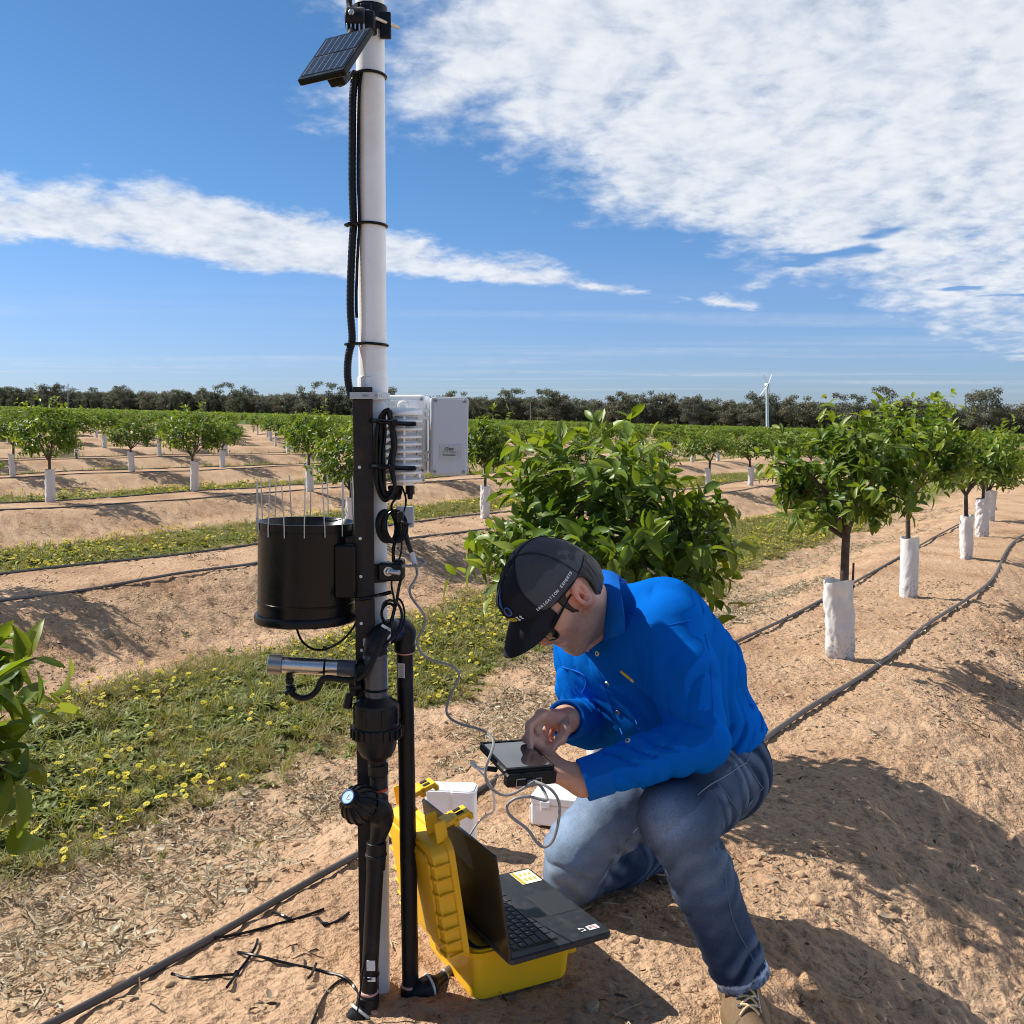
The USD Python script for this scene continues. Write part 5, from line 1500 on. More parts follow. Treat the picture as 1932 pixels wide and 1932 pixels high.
# ------------------------------------------------------------------ laptop on the case
da = math.radians(28.5)
ed, eh_ = np.array([math.cos(da), math.sin(da), 0]), np.array([-math.sin(da), math.cos(da), 0])
tip_ = math.radians(-1.0)
lz = cz + CH + .006
nl = np.array([-.004, 1.978, lz])
LW, LD = .362, .248
ax_l = (ed, eh_, Zx)
lap = thing('laptop', 'open black laptop lying on the yellow case, keyboard facing the man', 'laptop', nl)
bcn = nl + ed * LD / 2 + eh_ * LW / 2 + Zx * .008
part(lap, 'base', plate((LD, LW, .015), .012, .003, bcn, ax_l), 'laptop_black')
kt = bcn + Zx * .0076
part(lap, 'key_well', plate((.108, LW - .05, .0012), .004, .0004, kt + ed * (-LD / 2 + .075) + Zx * .0001, ax_l), 'laptop_lid')
rgk = np.random.default_rng(4)
keys_u = [[1] * 15, [1] * 13 + [2], [1.5] + [1] * 12 + [1.5], [1.75] + [1] * 11 + [2.25], [2.25] + [1] * 10 + [2.75], [1.25, 1.25, 1.25, 5.25, 1.25, 1.25, 1, 1.5]]
pk_ = (LW - .058) / 15.0
cxr = 'QWERTYUIOPASDFGHJKLZXCVBNM1234567890'
ci = 0
for r_, row in enumerate(keys_u):
    x_ = -(LW - .058) / 2; sc_ = 15.0 / sum(row)
    for u_ in row:
        w_k = u_ * sc_ * pk_
        kc = kt + ed * (-LD / 2 + .0295 + r_ * .0178 + (0.002 if r_ else 0)) - eh_ * 0 + eh_ * -(x_ + w_k / 2) * -1 + Zx * .0012
        kk = part(lap, 'key', plate((.0150 if r_ else .0105, w_k - .0030, .0022), .002, .0006, kc, ax_l, seg=2), 'key_black')
        if u_ == 1 and r_ > 0:
            part(kk, 'legend', lettering(cxr[ci % len(cxr)], .0042, kc + Zx * .0012 - ed * .002 + eh_ * .003, -eh_ * -1, -ed * 1.0, .0002), 'print_white', False)
            ci += 1
        x_ += w_k
part(lap, 'touchpad', plate((.070, .108, .0006), .003, .0002, kt + ed * (LD / 2 - .046) + eh_ * -.006 + Zx * .0002, ax_l), 'key_black')
part(lap, 'speaker_bar', rbox((.012, LW - .06, .0006), .0002, kt + ed * (-LD / 2 + .010), ax_l), 'key_black')
stc = kt + ed * (LD / 2 - .034) + eh_ * (LW / 2 - .045) + Zx * .0006
card = part(lap, 'note_card', rbox((.052, .068, .0006), .0002, stc, ax_l), 'paper_cream')
part(card, 'stripe', rbox((.008, .066, .0003), .0001, stc - ed * .021 + Zx * .0004, ax_l), 'print_gold')
for i in range(3):
    for j in range(2):
        part(card, 'note_line', rbox((.006, .016 - .004 * j, .0003), .0001, stc + ed * (-.008 + .012 * i) + eh_ * (-.014 + .026 * j) + Zx * .0004, ax_l), 'print_gold')
s1c = kt + ed * (LD / 2 - .028) - eh_ * (LW / 2 - .035) + Zx * .0004
st1 = part(lap, 'sticker', rbox((.026, .018, .0004), .0001, s1c, ax_l), 'print_white')
part(st1, 'stripe', rbox((.004, .016, .0003), .0001, s1c + ed * .003 + Zx * .0003, (unit(ed + .4 * eh_), unit(eh_ - .4 * ed), Zx)), 'print_red')
part(st1, 'print', rbox((.007, .010, .0003), .0001, s1c - ed * .006 + Zx * .0003, ax_l), 'print_grey')
s2c = s1c - ed * .026 + eh_ * .001
st2 = part(lap, 'sticker', rbox((.018, .018, .0004), .0001, s2c, ax_l), 'print_black')
part(st2, 'lettering', lettering('L7', .011, s2c + Zx * .0004, eh_, -ed, .0003, True), 'print_white', False)
sa = math.radians(9)
su = -ed * math.sin(sa) + Zx * math.cos(sa); sn = -ed * math.cos(sa) - Zx * math.sin(sa)
hb = nl + ed * .004 + eh_ * LW / 2 + Zx * .010
SH = .232
scn = hb + su * SH / 2
part(lap, 'lid', plate((LW, SH, .006), .008, .0018, scn, (eh_, su, sn)), 'laptop_lid')
part(lap, 'screen', rbox((LW - .012, SH - .022, .0012), .0004, scn - sn * .0032 + su * .004, (eh_, su, sn)), 'screen_glass')
part(lap, 'hinge', cyl(hb - eh_ * .13, hb + eh_ * .13, .006, sides=14, bevel=.001), 'laptop_black')

# ------------------------------------------------------------------ white battery pack and white enclosure on the sand
bb = G(850, 1603)
t = thing('battery_pack', 'white twin-cell pack standing on the sand behind the laptop', 'battery', bb)
def lobes(z0, z1, g=0.0, r=.036, gap=.062):
    from shapely.geometry import Point, LineString
    from shapely import affinity, union_all
    from shapely.geometry import box as rect
    q = .012
    a = union_all([rect(-.068 + q, -.036 + q, .010 - q, .036 - q).buffer(q + g, 8), rect(.006 + q, -.033 + q, .068 - q, .033 - q).buffer(q + .006 + g, 8)]).buffer(-.0).buffer(.004).buffer(-.004)
    a = affinity.rotate(a, -6, origin=(0, 0))
    m = trimesh.creation.extrude_polygon(a, z1 - z0, engine='earcut')
    m.apply_translation([bb[0], bb[1], bb[2] + z0])
    return m
part(t, 'body', lobes(-.01, .172), 'box_white', 40)
part(t, 'lid', lobes(.172, .184, .0025), 'box_white', 40)
part(t, 'lid', lobes(.184, .1875, -.002), 'box_white', 40)
w0_ = G(1002, 1556); w1_ = G(1050, 1565)
wx = unit((w1_ - w0_) * [1, 1, 0]); wy = np.array([-wx[1], wx[0], 0]); wh = .088
wc = w0_ + wx * .10 + wy * .06; wc[2] = w0_[2]
t = thing('white_instrument_box', 'low white clip-lid box on the sand beside the man\'s knee', 'box', wc)
part(t, 'body', rbox((.20, .12, wh - .02), .006, wc + Zx * ((wh - .02) / 2), (wx, wy, Zx)), 'box_white')
part(t, 'lid', rbox((.206, .126, .026), .006, wc + Zx * (wh - .008), (wx, wy, Zx)), 'box_white')
for dx in (-.055, .05):
    lq = part(t, 'clip', rbox((.030, .008, .030), .002, wc + wx * dx - wy * .064 + Zx * (wh - .024), (wx, wy, Zx)), 'box_white')
    part(lq, 'recess', rbox((.020, .002, .010), .0005, wc + wx * dx - wy * .0685 + Zx * (wh - .030), (wx, wy, Zx)), 'sticker')
part(t, 'foot', rbox((.012, .10, .05), .002, wc - wx * .102 + Zx * .03, (wx, wy, Zx)), 'box_white')

# ------------------------------------------------------------------ tablet
TD = P(955, 1453, 1.845)
tdc, tda = np.array([.090, .040, -.006]), np.array([-.056, .115, .014])
t_r, t_u = unit(tdc), unit(tda); t_u = unit(t_u - t_r * np.dot(t_r, t_u)); t_n = np.cross(t_r, t_u)
tw, tl_ = np.linalg.norm(tdc), np.linalg.norm(tda)
TC = TD + t_r * tw / 2 + t_u * tl_ / 2
tax = (t_r, t_u, t_n)
t = thing('tablet', 'rugged black tablet held flat in the man\'s hand, sky mirrored in its screen', 'tablet', TC)
part(t, 'body', plate((tw + .006, tl_ + .006, .013), .010, .003, TC - t_n * .0065, tax), 'rubber_black')
part(t, 'screen', plate((tw - .008, tl_ - .014, .0012), .004, .0004, TC + t_n * .0004, tax), 'screen_glass')
part(t, 'bezel', cat(*[plate((tw + .002, .006, .002), .002, .0006, TC + t_u * s_ * (tl_ / 2 - .001) + t_n * .0008, tax) for s_ in (-1, 1)], *[plate((.005, tl_, .002), .002, .0006, TC + t_r * s_ * (tw / 2 - .001) + t_n * .0008, tax) for s_ in (-1, 1)]), 'rubber_black')
ph = TC - t_u * (tl_ / 2 + .004)
pb = part(t, 'port_housing', cat(plate((tw + .004, .020, .025), .005, .003, ph - t_n * .0175, tax), rbox((tw * .8, .05, .010), .003, ph + t_u * .02 - t_n * .018, tax)), 'rubber_black')
fo = ph - t_u * .0112 - t_n * .020
part(pb, 'port', cat(rbox((.018, .002, .0012), .0003, fo - t_r * .024 + t_n * .007, tax), rbox((.018, .002, .0012), .0003, fo - t_r * .024 - t_n * .007, tax), rbox((.0012, .002, .014), .0003, fo - t_r * .033, tax)), 'sticker_grey')
part(pb, 'port', cat(rbox((.012, .002, .0012), .0003, fo + t_r * .012 + t_n * .006, tax), rbox((.0012, .002, .012), .0003, fo + t_r * .018, tax)), 'sticker_grey')
part(pb, 'connector', rbox((.014, .016, .008), .002, fo - t_r * .004 - t_u * .006, tax), 'cable_grey')

# ------------------------------------------------------------------ wind machine and power poles
def at_d(px, d):
    x = (px - 966) / 1932 * d; return np.array([x, d, T(x, d)])
wg = at_d(1447, 190)
hub = P(1447, 727, 190)
t = thing('wind_machine', 'white frost fan tower with its rotor standing above the wood on the right', 'wind machine', wg)
part(t, 'tower', cyl(wg - [0, 0, .5], hub, .32, .22, 16), 'tower_paint')
part(t, 'hub', cat(rbox((.7, 1.3, .6), .15, hub + [0, 0, .1]), cyl(hub + [0, -.6, .1], hub + [0, -1.0, .1], .3, .2, 14, .05)), 'tower_paint')
for (tx, ty) in ((1439.5, 706), (1456, 706.5), (1434, 746), (1454, 747)):
    tp = P(tx, ty, 188.9)
    hq = hub + [0, -.9, .1]
    d_ = unit(tp - hq); x_, y_, _ = frame(d_)
    part(t, 'blade', cat(lathe(hq, hq + d_, [(0, .12), (.4, .16), (1.0, .20), (2.0, .16), (np.linalg.norm(tp - hq), .06), (np.linalg.norm(tp - hq) + .02, 1e-3)], 10, .25)), 'tower_paint')
for px_, d, top_y, nm_, arm in ((131.5, 300, 724, 'timber power pole with a crossarm before the trees on the left skyline', 1), (1001, 255, 760, 'thin bare pole before the wood, right of the logger box', 0), (1791, 175, 784, 'pale power pole with a small crossarm at the far right', 1)):
    b_ = at_d(px_, d); tp = P(px_ - (3 if px_ < 200 else 0), top_y, d)
    t = thing('power_pole', nm_, 'pole', b_)
    part(t, 'pole', cyl(b_ - [0, 0, .5], tp, .17 if arm else .09, .12 if arm else .07, 10), 'tower_paint' if px_ > 1500 else 'timber_pole')
    if arm:
        w_a = 2.9 if px_ < 200 else .6
        q = P(px_ - 1, top_y + (14 if px_ < 200 else 8), d)
        part(t, 'crossarm', cat(tube([q + [-w_a, 0, -.35 if px_ < 200 else 0], q + [0, -.15, .05], q + [w_a, 0, .55 if px_ < 200 else 0]], .10, 6)), 'timber_pole')
# ------------------------------------------------------------------ the kneeling man: soft solids joined into continuous skins
class Field:
    """a distance field on a lattice; primitives are blended in one after another"""
    def __init__(self, lo, hi, h):
        self.o, self.h = np.asarray(lo, float), h
        self.n = np.ceil((np.asarray(hi, float) - self.o) / h).astype(int) + 1
        self.F = np.full(self.n, 0.25, np.float32)

    def _win(self, lo, hi):
        a = np.clip(np.floor((np.asarray(lo) - self.o) / self.h).astype(int), 0, self.n)
        b = np.clip(np.ceil((np.asarray(hi) - self.o) / self.h).astype(int) + 1, 0, self.n)
        g = np.meshgrid(*[self.o[i] + self.h * np.arange(a[i], b[i]) for i in range(3)], indexing='ij')
        return tuple(slice(a[i], b[i]) for i in range(3)), np.stack(g, -1).astype(np.float32)

    def _blend(self, w, d, k):
        f = self.F[w]
        if k <= 0:
            self.F[w] = np.minimum(f, d); return
        hh = np.clip(0.5 + 0.5 * (f - d) / k, 0, 1)
        self.F[w] = f * (1 - hh) + d * hh - k * hh * (1 - hh)

    def _cut(self, w, d, k):
        f = self.F[w]; d = -d
        if k <= 0:
            self.F[w] = np.maximum(f, d); return
        hh = np.clip(0.5 - 0.5 * (f - d) / k, 0, 1)
        self.F[w] = f * (1 - hh) + d * hh + k * hh * (1 - hh)

    def cone(self, a, b, ra, rb=None, k=0.02, cut=False):
        a, b = np.asarray(a, float), np.asarray(b, float); rb = ra if rb is None else rb
        m = max(ra, rb) + k + 0.05
        w, p = self._win(np.minimum(a, b) - m, np.maximum(a, b) + m)
        ab = b - a; L2 = max(float(ab @ ab), 1e-9)
        t = np.clip(((p - a) @ ab) / L2, 0, 1)
        d = np.linalg.norm(p - a - t[..., None] * ab, axis=-1) - (ra + (rb - ra) * t)
        (self._cut if cut else self._blend)(w, d.astype(np.float32), k); return self

    def ball(self, c, r, k=0.02, cut=False):
        return self.cone(c, c, r, r, k, cut)

    def ell(self, c, r, axes=None, k=0.02, cut=False):
        c, r = np.asarray(c, float), np.asarray(r, float)
        m = r.max() + k + 0.05
        w, p = self._win(c - m, c + m)
        q = p - c
        if axes is not None:
            q = q @ np.asarray(axes, float).T
        k0 = np.linalg.norm(q / r, axis=-1); k1 = np.linalg.norm(q / (r * r), axis=-1) + 1e-9
        d = k0 * (k0 - 1) / k1
        (self._cut if cut else self._blend)(w, d.astype(np.float32), k); return self

    def halfspace(self, c, n, lo, hi, k=0.0):
        """keep only the side away from n, inside the window"""
        w, p = self._win(lo, hi)
        d = ((p - np.asarray(c)) @ unit(np.asarray(n, float)))
        self._cut(w, (-d).astype(np.float32), k); return self

    def chain(self, pts, radii, k=0.02):
        for i in range(len(pts) - 1):
            self.cone(pts[i], pts[i + 1], radii[i], radii[i + 1], k)
        return self

    def mesh(self, smooth=2):
        F, h, o = self.F, self.h, self.o
        ins = F < 0
        c = np.zeros(tuple(s - 1 for s in F.shape), np.int8)
        corners = [(i, j, k) for i in (0, 1) for j in (0, 1) for k in (0, 1)]
        sl = lambda i, j, k: (slice(i, F.shape[0] - 1 + i), slice(j, F.shape[1] - 1 + j), slice(k, F.shape[2] - 1 + k))
        for q in corners:
            c += ins[sl(*q)]
        act = np.argwhere((c > 0) & (c < 8))
        ids = np.full(c.shape, -1, np.int32); ids[tuple(act.T)] = np.arange(len(act))
        val = np.stack([F[tuple((act + q).T)] for q in corners], 1)
        acc = np.zeros((len(act), 3)); cnt = np.zeros(len(act))
        for a in range(8):
            for b in range(a + 1, 8):
                d = np.array(corners[b]) - np.array(corners[a])
                if np.abs(d).sum() != 1:
                    continue
                x = (val[:, a] < 0) != (val[:, b] < 0)
                t = val[x, a] / (val[x, a] - val[x, b])
                acc[x] += np.array(corners[a]) + t[:, None] * d; cnt[x] += 1
        v = o + h * (act + acc / cnt[:, None])
        fs = []
        for ax in range(3):
            e = [1, 1, 1]; e[ax] = 0
            u, w = [i for i in range(3) if i != ax]
            A = [slice(1, -1)] * 3; A[ax] = slice(0, -1); B = list(A); B[ax] = slice(1, None)
            s0, s1 = ins[tuple(A)], ins[tuple(B)]
            ed = np.argwhere(s0 != s1)
            off = np.array([1, 1, 1]); off[ax] = 0
            base_ = ed + off
            st = s0[tuple(ed.T)]
            du, dw = np.eye(3, dtype=int)[u], np.eye(3, dtype=int)[w]
            quad = np.stack([ids[tuple((base_ - du - dw).T)], ids[tuple((base_ - dw).T)], ids[tuple(base_.T)], ids[tuple((base_ - du).T)]], 1)
            flip = st if ax != 1 else ~st
            quad[~flip] = quad[~flip][:, ::-1]
            fs.append(quad)
        q = np.vstack(fs)
        q = q[(q >= 0).all(1)]
        f = np.vstack([q[:, [0, 1, 2]], q[:, [0, 2, 3]]])
        m = trimesh.Trimesh(v, f, process=False)
        for _ in range(smooth):
            v = lap(v, f, 0.5); v = lap(v, f, -0.52)
        return v, f


def lap(v, f, lam):
    from scipy.sparse import coo_matrix
    n = len(v)
    i = np.concatenate([f[:, 0], f[:, 1], f[:, 2]]); j = np.concatenate([f[:, 1], f[:, 2], f[:, 0]])
    A = coo_matrix((np.ones(len(i)), (i, j)), (n, n)).tocsr(); A = A + A.T
    d = np.asarray(A.sum(1)).ravel()
    return v + lam * ((A @ v) / np.maximum(d, 1)[:, None] - v)


def normals(v, f):
    n = np.zeros_like(v); c = np.cross(v[f[:, 1]] - v[f[:, 0]], v[f[:, 2]] - v[f[:, 0]])
    for k in range(3):
        np.add.at(n, f[:, k], c)
    return unit(n)


def outward(v, f):
    return f if np.einsum('ij,ij->', v[f[:, 0]], np.cross(v[f[:, 1]], v[f[:, 2]])) > 0 else f[:, ::-1]


def ridge(p, seed, oct=2):
    return 1 - np.abs(2 * meshkit.fbm(p, oct, seed) - 1) * 2.2


# ---- joints, read off the photograph
Ls, Le, Lw = P(1262, 1186, 2.10), P(1322, 1398, 1.965), P(1100, 1472, 1.935)
Rs_, Re, Rw = P(1103, 1218, 2.40), P(1112, 1368, 2.36), P(1066, 1357, 2.085)
Lh, Rh = P(1358, 1450, 2.29), P(1318, 1450, 2.50)
Lk, Rk = P(1278, 1540, 1.96), P(1083, 1648, 2.52)
Rm = P(1168, 1522, 2.48)
La = P(1398, 1838, 2.06); Ra = np.array([.42, 2.74, .055])
Ra[2] = T(Ra[0], Ra[1]) + .07
C7 = P(1160, 1142, 2.24)
ch, mid_, low, pel = P(1194, 1236, 2.25), P(1234, 1314, 2.28), P(1292, 1394, 2.34), P(1350, 1440, 2.40)
side = unit(Ls - Rs_)
# head frame
yaw, pit = math.radians(22), math.radians(55)
hh_ = np.array([-math.cos(yaw), -math.sin(yaw), 0])
hf = hh_ * math.cos(pit) - Zx * math.sin(pit); hu = hh_ * math.sin(pit) + Zx * math.cos(pit); hs = np.cross(hu, hf)
_c0 = np.array([0, 0, CAM_H]); HO = _c0 + (np.array([.1084, 2.1705, .8667]) - _c0) * .972
HS = .955 * .972
H = lambda f, s, u: HO + (hf * f + hs * s + hu * u) * HS
HAX = (hf, hs, hu)


def rel(v):
    q = (v - HO) / HS
    return q @ hf, q @ hs, q @ hu


B = Field((-.02, 1.80, -.10), (.66, 2.80, 1.02), .003)
# head
B.ell(H(.003, 0, .036), (.093, .075, .088), HAX, 0)
B.ell(H(.040, 0, -.026), (.060, .060, .076), HAX, .03)
for s_ in (-1, 1):
    B.cone(H(-.006, .056 * s_, -.044), H(.075, .022 * s_, -.090), .017, .016, .03)
    B.ball(H(.062, .040 * s_, -.018), .026, .025)
    B.cone(H(.088, .012 * s_, .030), H(.076, .050 * s_, .032), .011, .010, .014)
    B.ball(H(.080, .032 * s_, .010), .0125, .006)
    B.ball(H(.104, .012 * s_, -.030), .0085, .008)
B.cone(H(.086, -.012, -.094), H(.086, .012, -.094), .017, .017, .02)
B.cone(H(.093, 0, .020), H(.109, 0, -.022), .0085, .0112, .014)
B.ball(H(.110, 0, -.026), .0112, .008)
B.cone(H(.093, -.018, -.053), H(.093, .018, -.053), .0095, .0095, .012)
B.cone(H(.102, -.012, -.0485), H(.102, .012, -.0485), .0052, .0052, .006)
B.cone(H(.099, -.011, -.0585), H(.099, .011, -.0585), .0058, .0058, .006)
B.cone(H(.106, -.02, -.0535), H(.106, .02, -.0535), .0022, .0022, .003, cut=True)
for s_ in (-1, 1):
    tilt = .28
    eu = unit(hu * math.cos(tilt) - hf * math.sin(tilt)); ef = unit(np.cross(eu, hs) * -1); ef = ef if ef @ hf > 0 else -ef
    ec_ = H(-.010, .076 * s_, .002)
    so = unit(hs * s_ * .92 - hf * .38)
    B.ell(ec_ + so * .006, (.0185, .0075, .0315), (ef, so, eu), .008)
    B.ball(ec_ - eu * .026 + ef * .004 + so * .003, .0085, .008)
    B.ell(ec_ + so * .0135 + ef * .002 - eu * .003, (.0105, .0070, .0190), (ef, so, eu), .004, cut=True)
    B.ball(ec_ + ef * .006 - eu * .006 + so * .006, .0055, .004, cut=True)
    B.cone(ec_ + ef * .003 + eu * .012 + so * .009, ec_ - ef * .004 - eu * .012 + so * .009, .0028, .0028, .003)
B.cone(H(-.018, 0, -.03), C7 + (0, 0, -.045), .052, .046, .03)
B.cone(H(.018, 0, -.055), C7 + hh_ * .05 + (0, 0, -.06), .042, .044, .03)
# hidden frame of the body, thin enough to stay inside the clothes
B.chain([C7, ch, mid_, low, pel], [.030, .070, .075, .075, .08], .03)
for S_, E_, W_ in ((Ls, Le, Lw), (Rs_, Re, Rw)):
    B.chain([ch, S_, E_, W_], [.05, .042, .036, .0255], .03)
B.chain([pel, Lh, Lk, La], [.07, .062, .044, .032], .03)
B.chain([pel, Rh, Rm, Rk, Ra], [.07, .060, .055, .042, .032], .03)
B.cone(La, La + [0, -.03, -.035], .028, .020, .01)
B.cone(Ra, Ra + [.0, .03, -.02], .028, .020, .01)
# right hand, pointing at the screen
def finger(F_, pts, r, k=.003):
    F_.chain(pts, [q * .93 for q in r], k)
hp_ = lambda *a: [P(*q) for q in a]
B.cone(Re + (Rw - Re) * .7, Rw, .030, .0245, .02)
rm = hp_((1021, 1350, 2.005), (1030, 1349, 2.028), (1039, 1353, 2.050), (1047, 1360, 2.068))
for q in rm:
    B.cone(Rw + (q - Rw) * .15, q, .0150, .0115, .012)
B.cone(rm[0], rm[3], .0115, .010, .010)
finger(B, [rm[0]] + hp_((999, 1368, 1.985), (998.5, 1393, 1.972), (1001, 1413, 1.962)), [.0105, .0098, .0086, .0070])
finger(B, [rm[1]] + hp_((1013, 1374, 1.998), (1021, 1393, 2.000), (1031, 1399, 2.012)), [.0105, .0100, .0088, .0075])
finger(B, [rm[2]] + hp_((1026, 1384, 2.022), (1030, 1402, 2.024), (1039, 1404, 2.036)), [.0100, .0094, .0084, .0072])
finger(B, [rm[3]] + hp_((1037, 1388, 2.050), (1040, 1402, 2.048), (1047, 1402, 2.056)), [.0090, .0084, .0074, .0064])
finger(B, [Rw + [0.0, -.012, -.004]] + hp_((1066, 1376, 2.022), (1059, 1393, 1.998), (1047, 1405, 1.986)), [.0170, .0125, .0104, .0078], .010)
# left hand under the tablet
B.cone(Le + (Lw - Le) * .7, Lw, .0325, .0262, .02)
pk0 = TC + t_r * (tw / 2 + .004) - t_n * .026 - t_u * .004
B.cone(Lw, pk0 + t_r * .012, .0250, .0175, .02)
for i, du in enumerate((.034, .012, -.010, -.030)):
    q0 = TC + t_r * (tw / 2 + .006) + t_u * (du - .006) - t_n * .028
    B.cone(Lw + (q0 - Lw) * .25, q0, .0165, .0115, .014)
    q1 = TC + t_r * (tw / 2 - .030) + t_u * (du - .010) - t_n * (.040 if du < 0 else .030)
    q2 = TC + t_r * (tw / 2 - .054) + t_u * (du - .012) - t_n * (.044 if du < 0 else .028)
    q3 = TC + t_r * (tw / 2 - .070) + t_u * (du - .012) - t_n * (.041 if du < 0 else .023)
    finger(B, [q0, q1, q2, q3], [.0105, .0098, .0088, .0074])
th0 = TC + t_r * (tw / 2 + .030) + t_u * .030 - t_n * .012
finger(B, [Lw + (pk0 - Lw) * .35, th0, TC + t_r * (tw / 2 + .010) + t_u * .040 + t_n * .009, TC + t_r * (tw / 2 - .012) + t_u * .046 + t_n * .0105], [.0160, .0125, .0102, .0080], .010)
bv, bf = B.mesh(2); bf = outward(bv, bf)
bn = normals(bv, bf)
f_, s2, u_ = rel(bv)
skin = np.tile(np.array([.50, .285, .195]), (len(bv), 1))
nz = meshkit.fbm(bv * 90, 3, 5)[:, None]
skin *= 0.88 + 0.24 * nz
onhead = (np.abs(s2) < .1) & (np.abs(f_) < .16) & (np.abs(u_ - .02) < .16)
beard = np.clip(sstep(.002, -.03, u_ + .25 * np.maximum(f_ - .07, 0)) * sstep(-.05, .0, f_ + .0), 0, 1) * onhead
beard = beard * (1 - .75 * sstep(.0, -.012, np.abs(u_ + .0535) - .011) * sstep(.085, .095, f_))
speck = .45 + .55 * meshkit.noise(bv * 420, 8)
skin = skin * (1 - np.clip(beard * speck * 1.15, 0, .95)[:, None] * np.array([.62, .52, .44]))
cheek = np.exp(-((f_ - .07) ** 2 + (u_ + .02) ** 2) / .0012) * onhead
skin *= 1 + cheek[:, None] * np.array([.10, -.06, -.08])
earm = (np.abs(s2) > .071) & (np.abs(f_ + .01) < .035) & (np.abs(u_) < .045)
skin[earm] *= np.array([1.10, .80, .76])
nose = np.exp(-((f_ - .117) ** 2 + (u_ + .022) ** 2 + s2 ** 2) / .0005)
skin *= 1 + nose[:, None] * np.array([.08, -.12, -.14])
lips = sstep(.009, .005, np.abs(u_ + .0535)) * sstep(.094, .099, f_) * sstep(.028, .018, np.abs(s2)) * onhead
skin *= 1 - lips[:, None] * np.array([.12, .42, .38])
hand = ~onhead & (bv[:, 2] < .62) & (bv[:, 0] < .2) & (bv[:, 2] > .4)
skin[hand] *= np.array([1.02, .93, .92])


def col_material(name, rough, bump=None, sss=0.0, weave=None, spec=.35, sheen=0.0):
    nd = {'a': ('attribute', {'attribute': 'col'}), 'p': ('principled_bsdf', {'roughness': rough, 'specular_ior_level': spec, 'subsurface_weight': sss, 'subsurface_scale': 0.006, 'sheen_weight': sheen, 'sheen_roughness': .5}), 'g': ('texture_coordinate', {})}
    ln = [('a.vector', 'p.base_color')]
    if bump:
        nd['n'] = ('noise_texture', {'scale': bump[0], 'detail': 4.0, 'roughness': .6}); nd['b'] = ('bump', {'strength': 1.0, 'distance': bump[1]})
        ln += [('g.object', 'n.vector'), ('n.fac', 'b.height'), ('b.normal', 'p.normal')]
    if weave:
        nd['nw'] = ('noise_texture', {'scale': weave[0], 'detail': 3.0, 'roughness': .7}); nd['mr'] = ('map_range', {'from_min': .25, 'from_max': .75, 'to_min': 1 - weave[1], 'to_max': 1 + weave[1]}); nd['vs'] = ('vector_math', {'math_type': 'scale'})
        ln = [x for x in ln if x[1] != 'p.base_color'] + [('g.object', 'nw.vector'), ('nw.fac', 'mr.value'), ('mr.result', 'vs.scale'), ('a.vector', 'vs.vector1'), ('vs.vector', 'p.base_color')]
    M[name] = usdkit.material(stage, f'/World/Looks/{name}', nd, ln, surface='p.BSDF')


col_material('skin', .46, (700, .0004), .12)
col_material('shirt_cloth', .85, (1400, .0002), weave=(700, .16), spec=.0)
col_material('denim', .9, (900, .0006), weave=(420, .36), spec=.1)
col_material('boot_leather', .72, (320, .0006), weave=(120, .18), spec=.25)
mat('cap_black', (0.014, 0.015, 0.018), .85, bump=(1300, .0003), spec=.2)
mat('cap_grey', (0.065, 0.066, 0.072), .85, bump=(1300, .0003), spec=.2)
mat('hair_dark', (0.010, 0.007, 0.005), .5, noise=(220, (0.030, 0.021, 0.015), .5, .8), bump=(420, .0012))
mat('lens_black', (0.006, 0.006, 0.007), .08)
mat('stitch', (0.10, 0.135, 0.19), .8)
mat('stitch_blue', (0.006, 0.105, 0.46), .85, spec=.08)
mat('belt_black', (0.015, 0.014, 0.014), .6)
mat('lace', (0.62, 0.44, 0.25), .8, bump=(900, .0003))
mat('sole', (0.10, 0.075, 0.055), .85)
mat('metal_button', (0.50, 0.50, 0.48), .35, 1.0)

man = thing('person', 'person in blue work shirt and black cap, kneeling on one knee and tapping a tablet', 'person', np.array([.40, 2.2, T(.4, 2.2)]))
part(man, 'body', (bv, bf), 'skin', True, col=skin)


def front_at(v, n, px, py, rad=5.0):
    """the visible point of a skin under a point of the photograph, with its normal"""
    X_, Y_ = PX(v)
    vis = (n * (np.array([0, 0, CAM_H]) - v)).sum(1) > 0
    d2 = (X_ - px) ** 2 + (Y_ - py) ** 2
    ok = np.where((d2 < rad ** 2) & vis)[0]
    if not len(ok):
        ok = np.where(vis)[0]; ok = ok[np.argsort(d2[ok])[:5]]
    i = ok[np.argmin(v[ok, 1])]
    near = ok[v[ok, 1] < v[i, 1] + .02]
    p = P(px, py, float(np.median(v[near, 1])))
    return p, unit(n[near].mean(0))


def seam(v, n, pts, r, lift=.0005, k=5):
    s_ = spline(np.array([(a, b, 0) for a, b in pts], float), 6)[:, :2] if len(pts) > 2 else np.array(pts, float)
    out = []
    for a, b in s_:
        p, q = front_at(v, n, a, b, k); out.append(p + q * lift)
    out = np.array(out)
    if len(out) > 5:
        for _ in range(2):
            out[1:-1] = (out[:-2] + 2 * out[1:-1] + out[2:]) / 4
    return tube(out, r, 6)


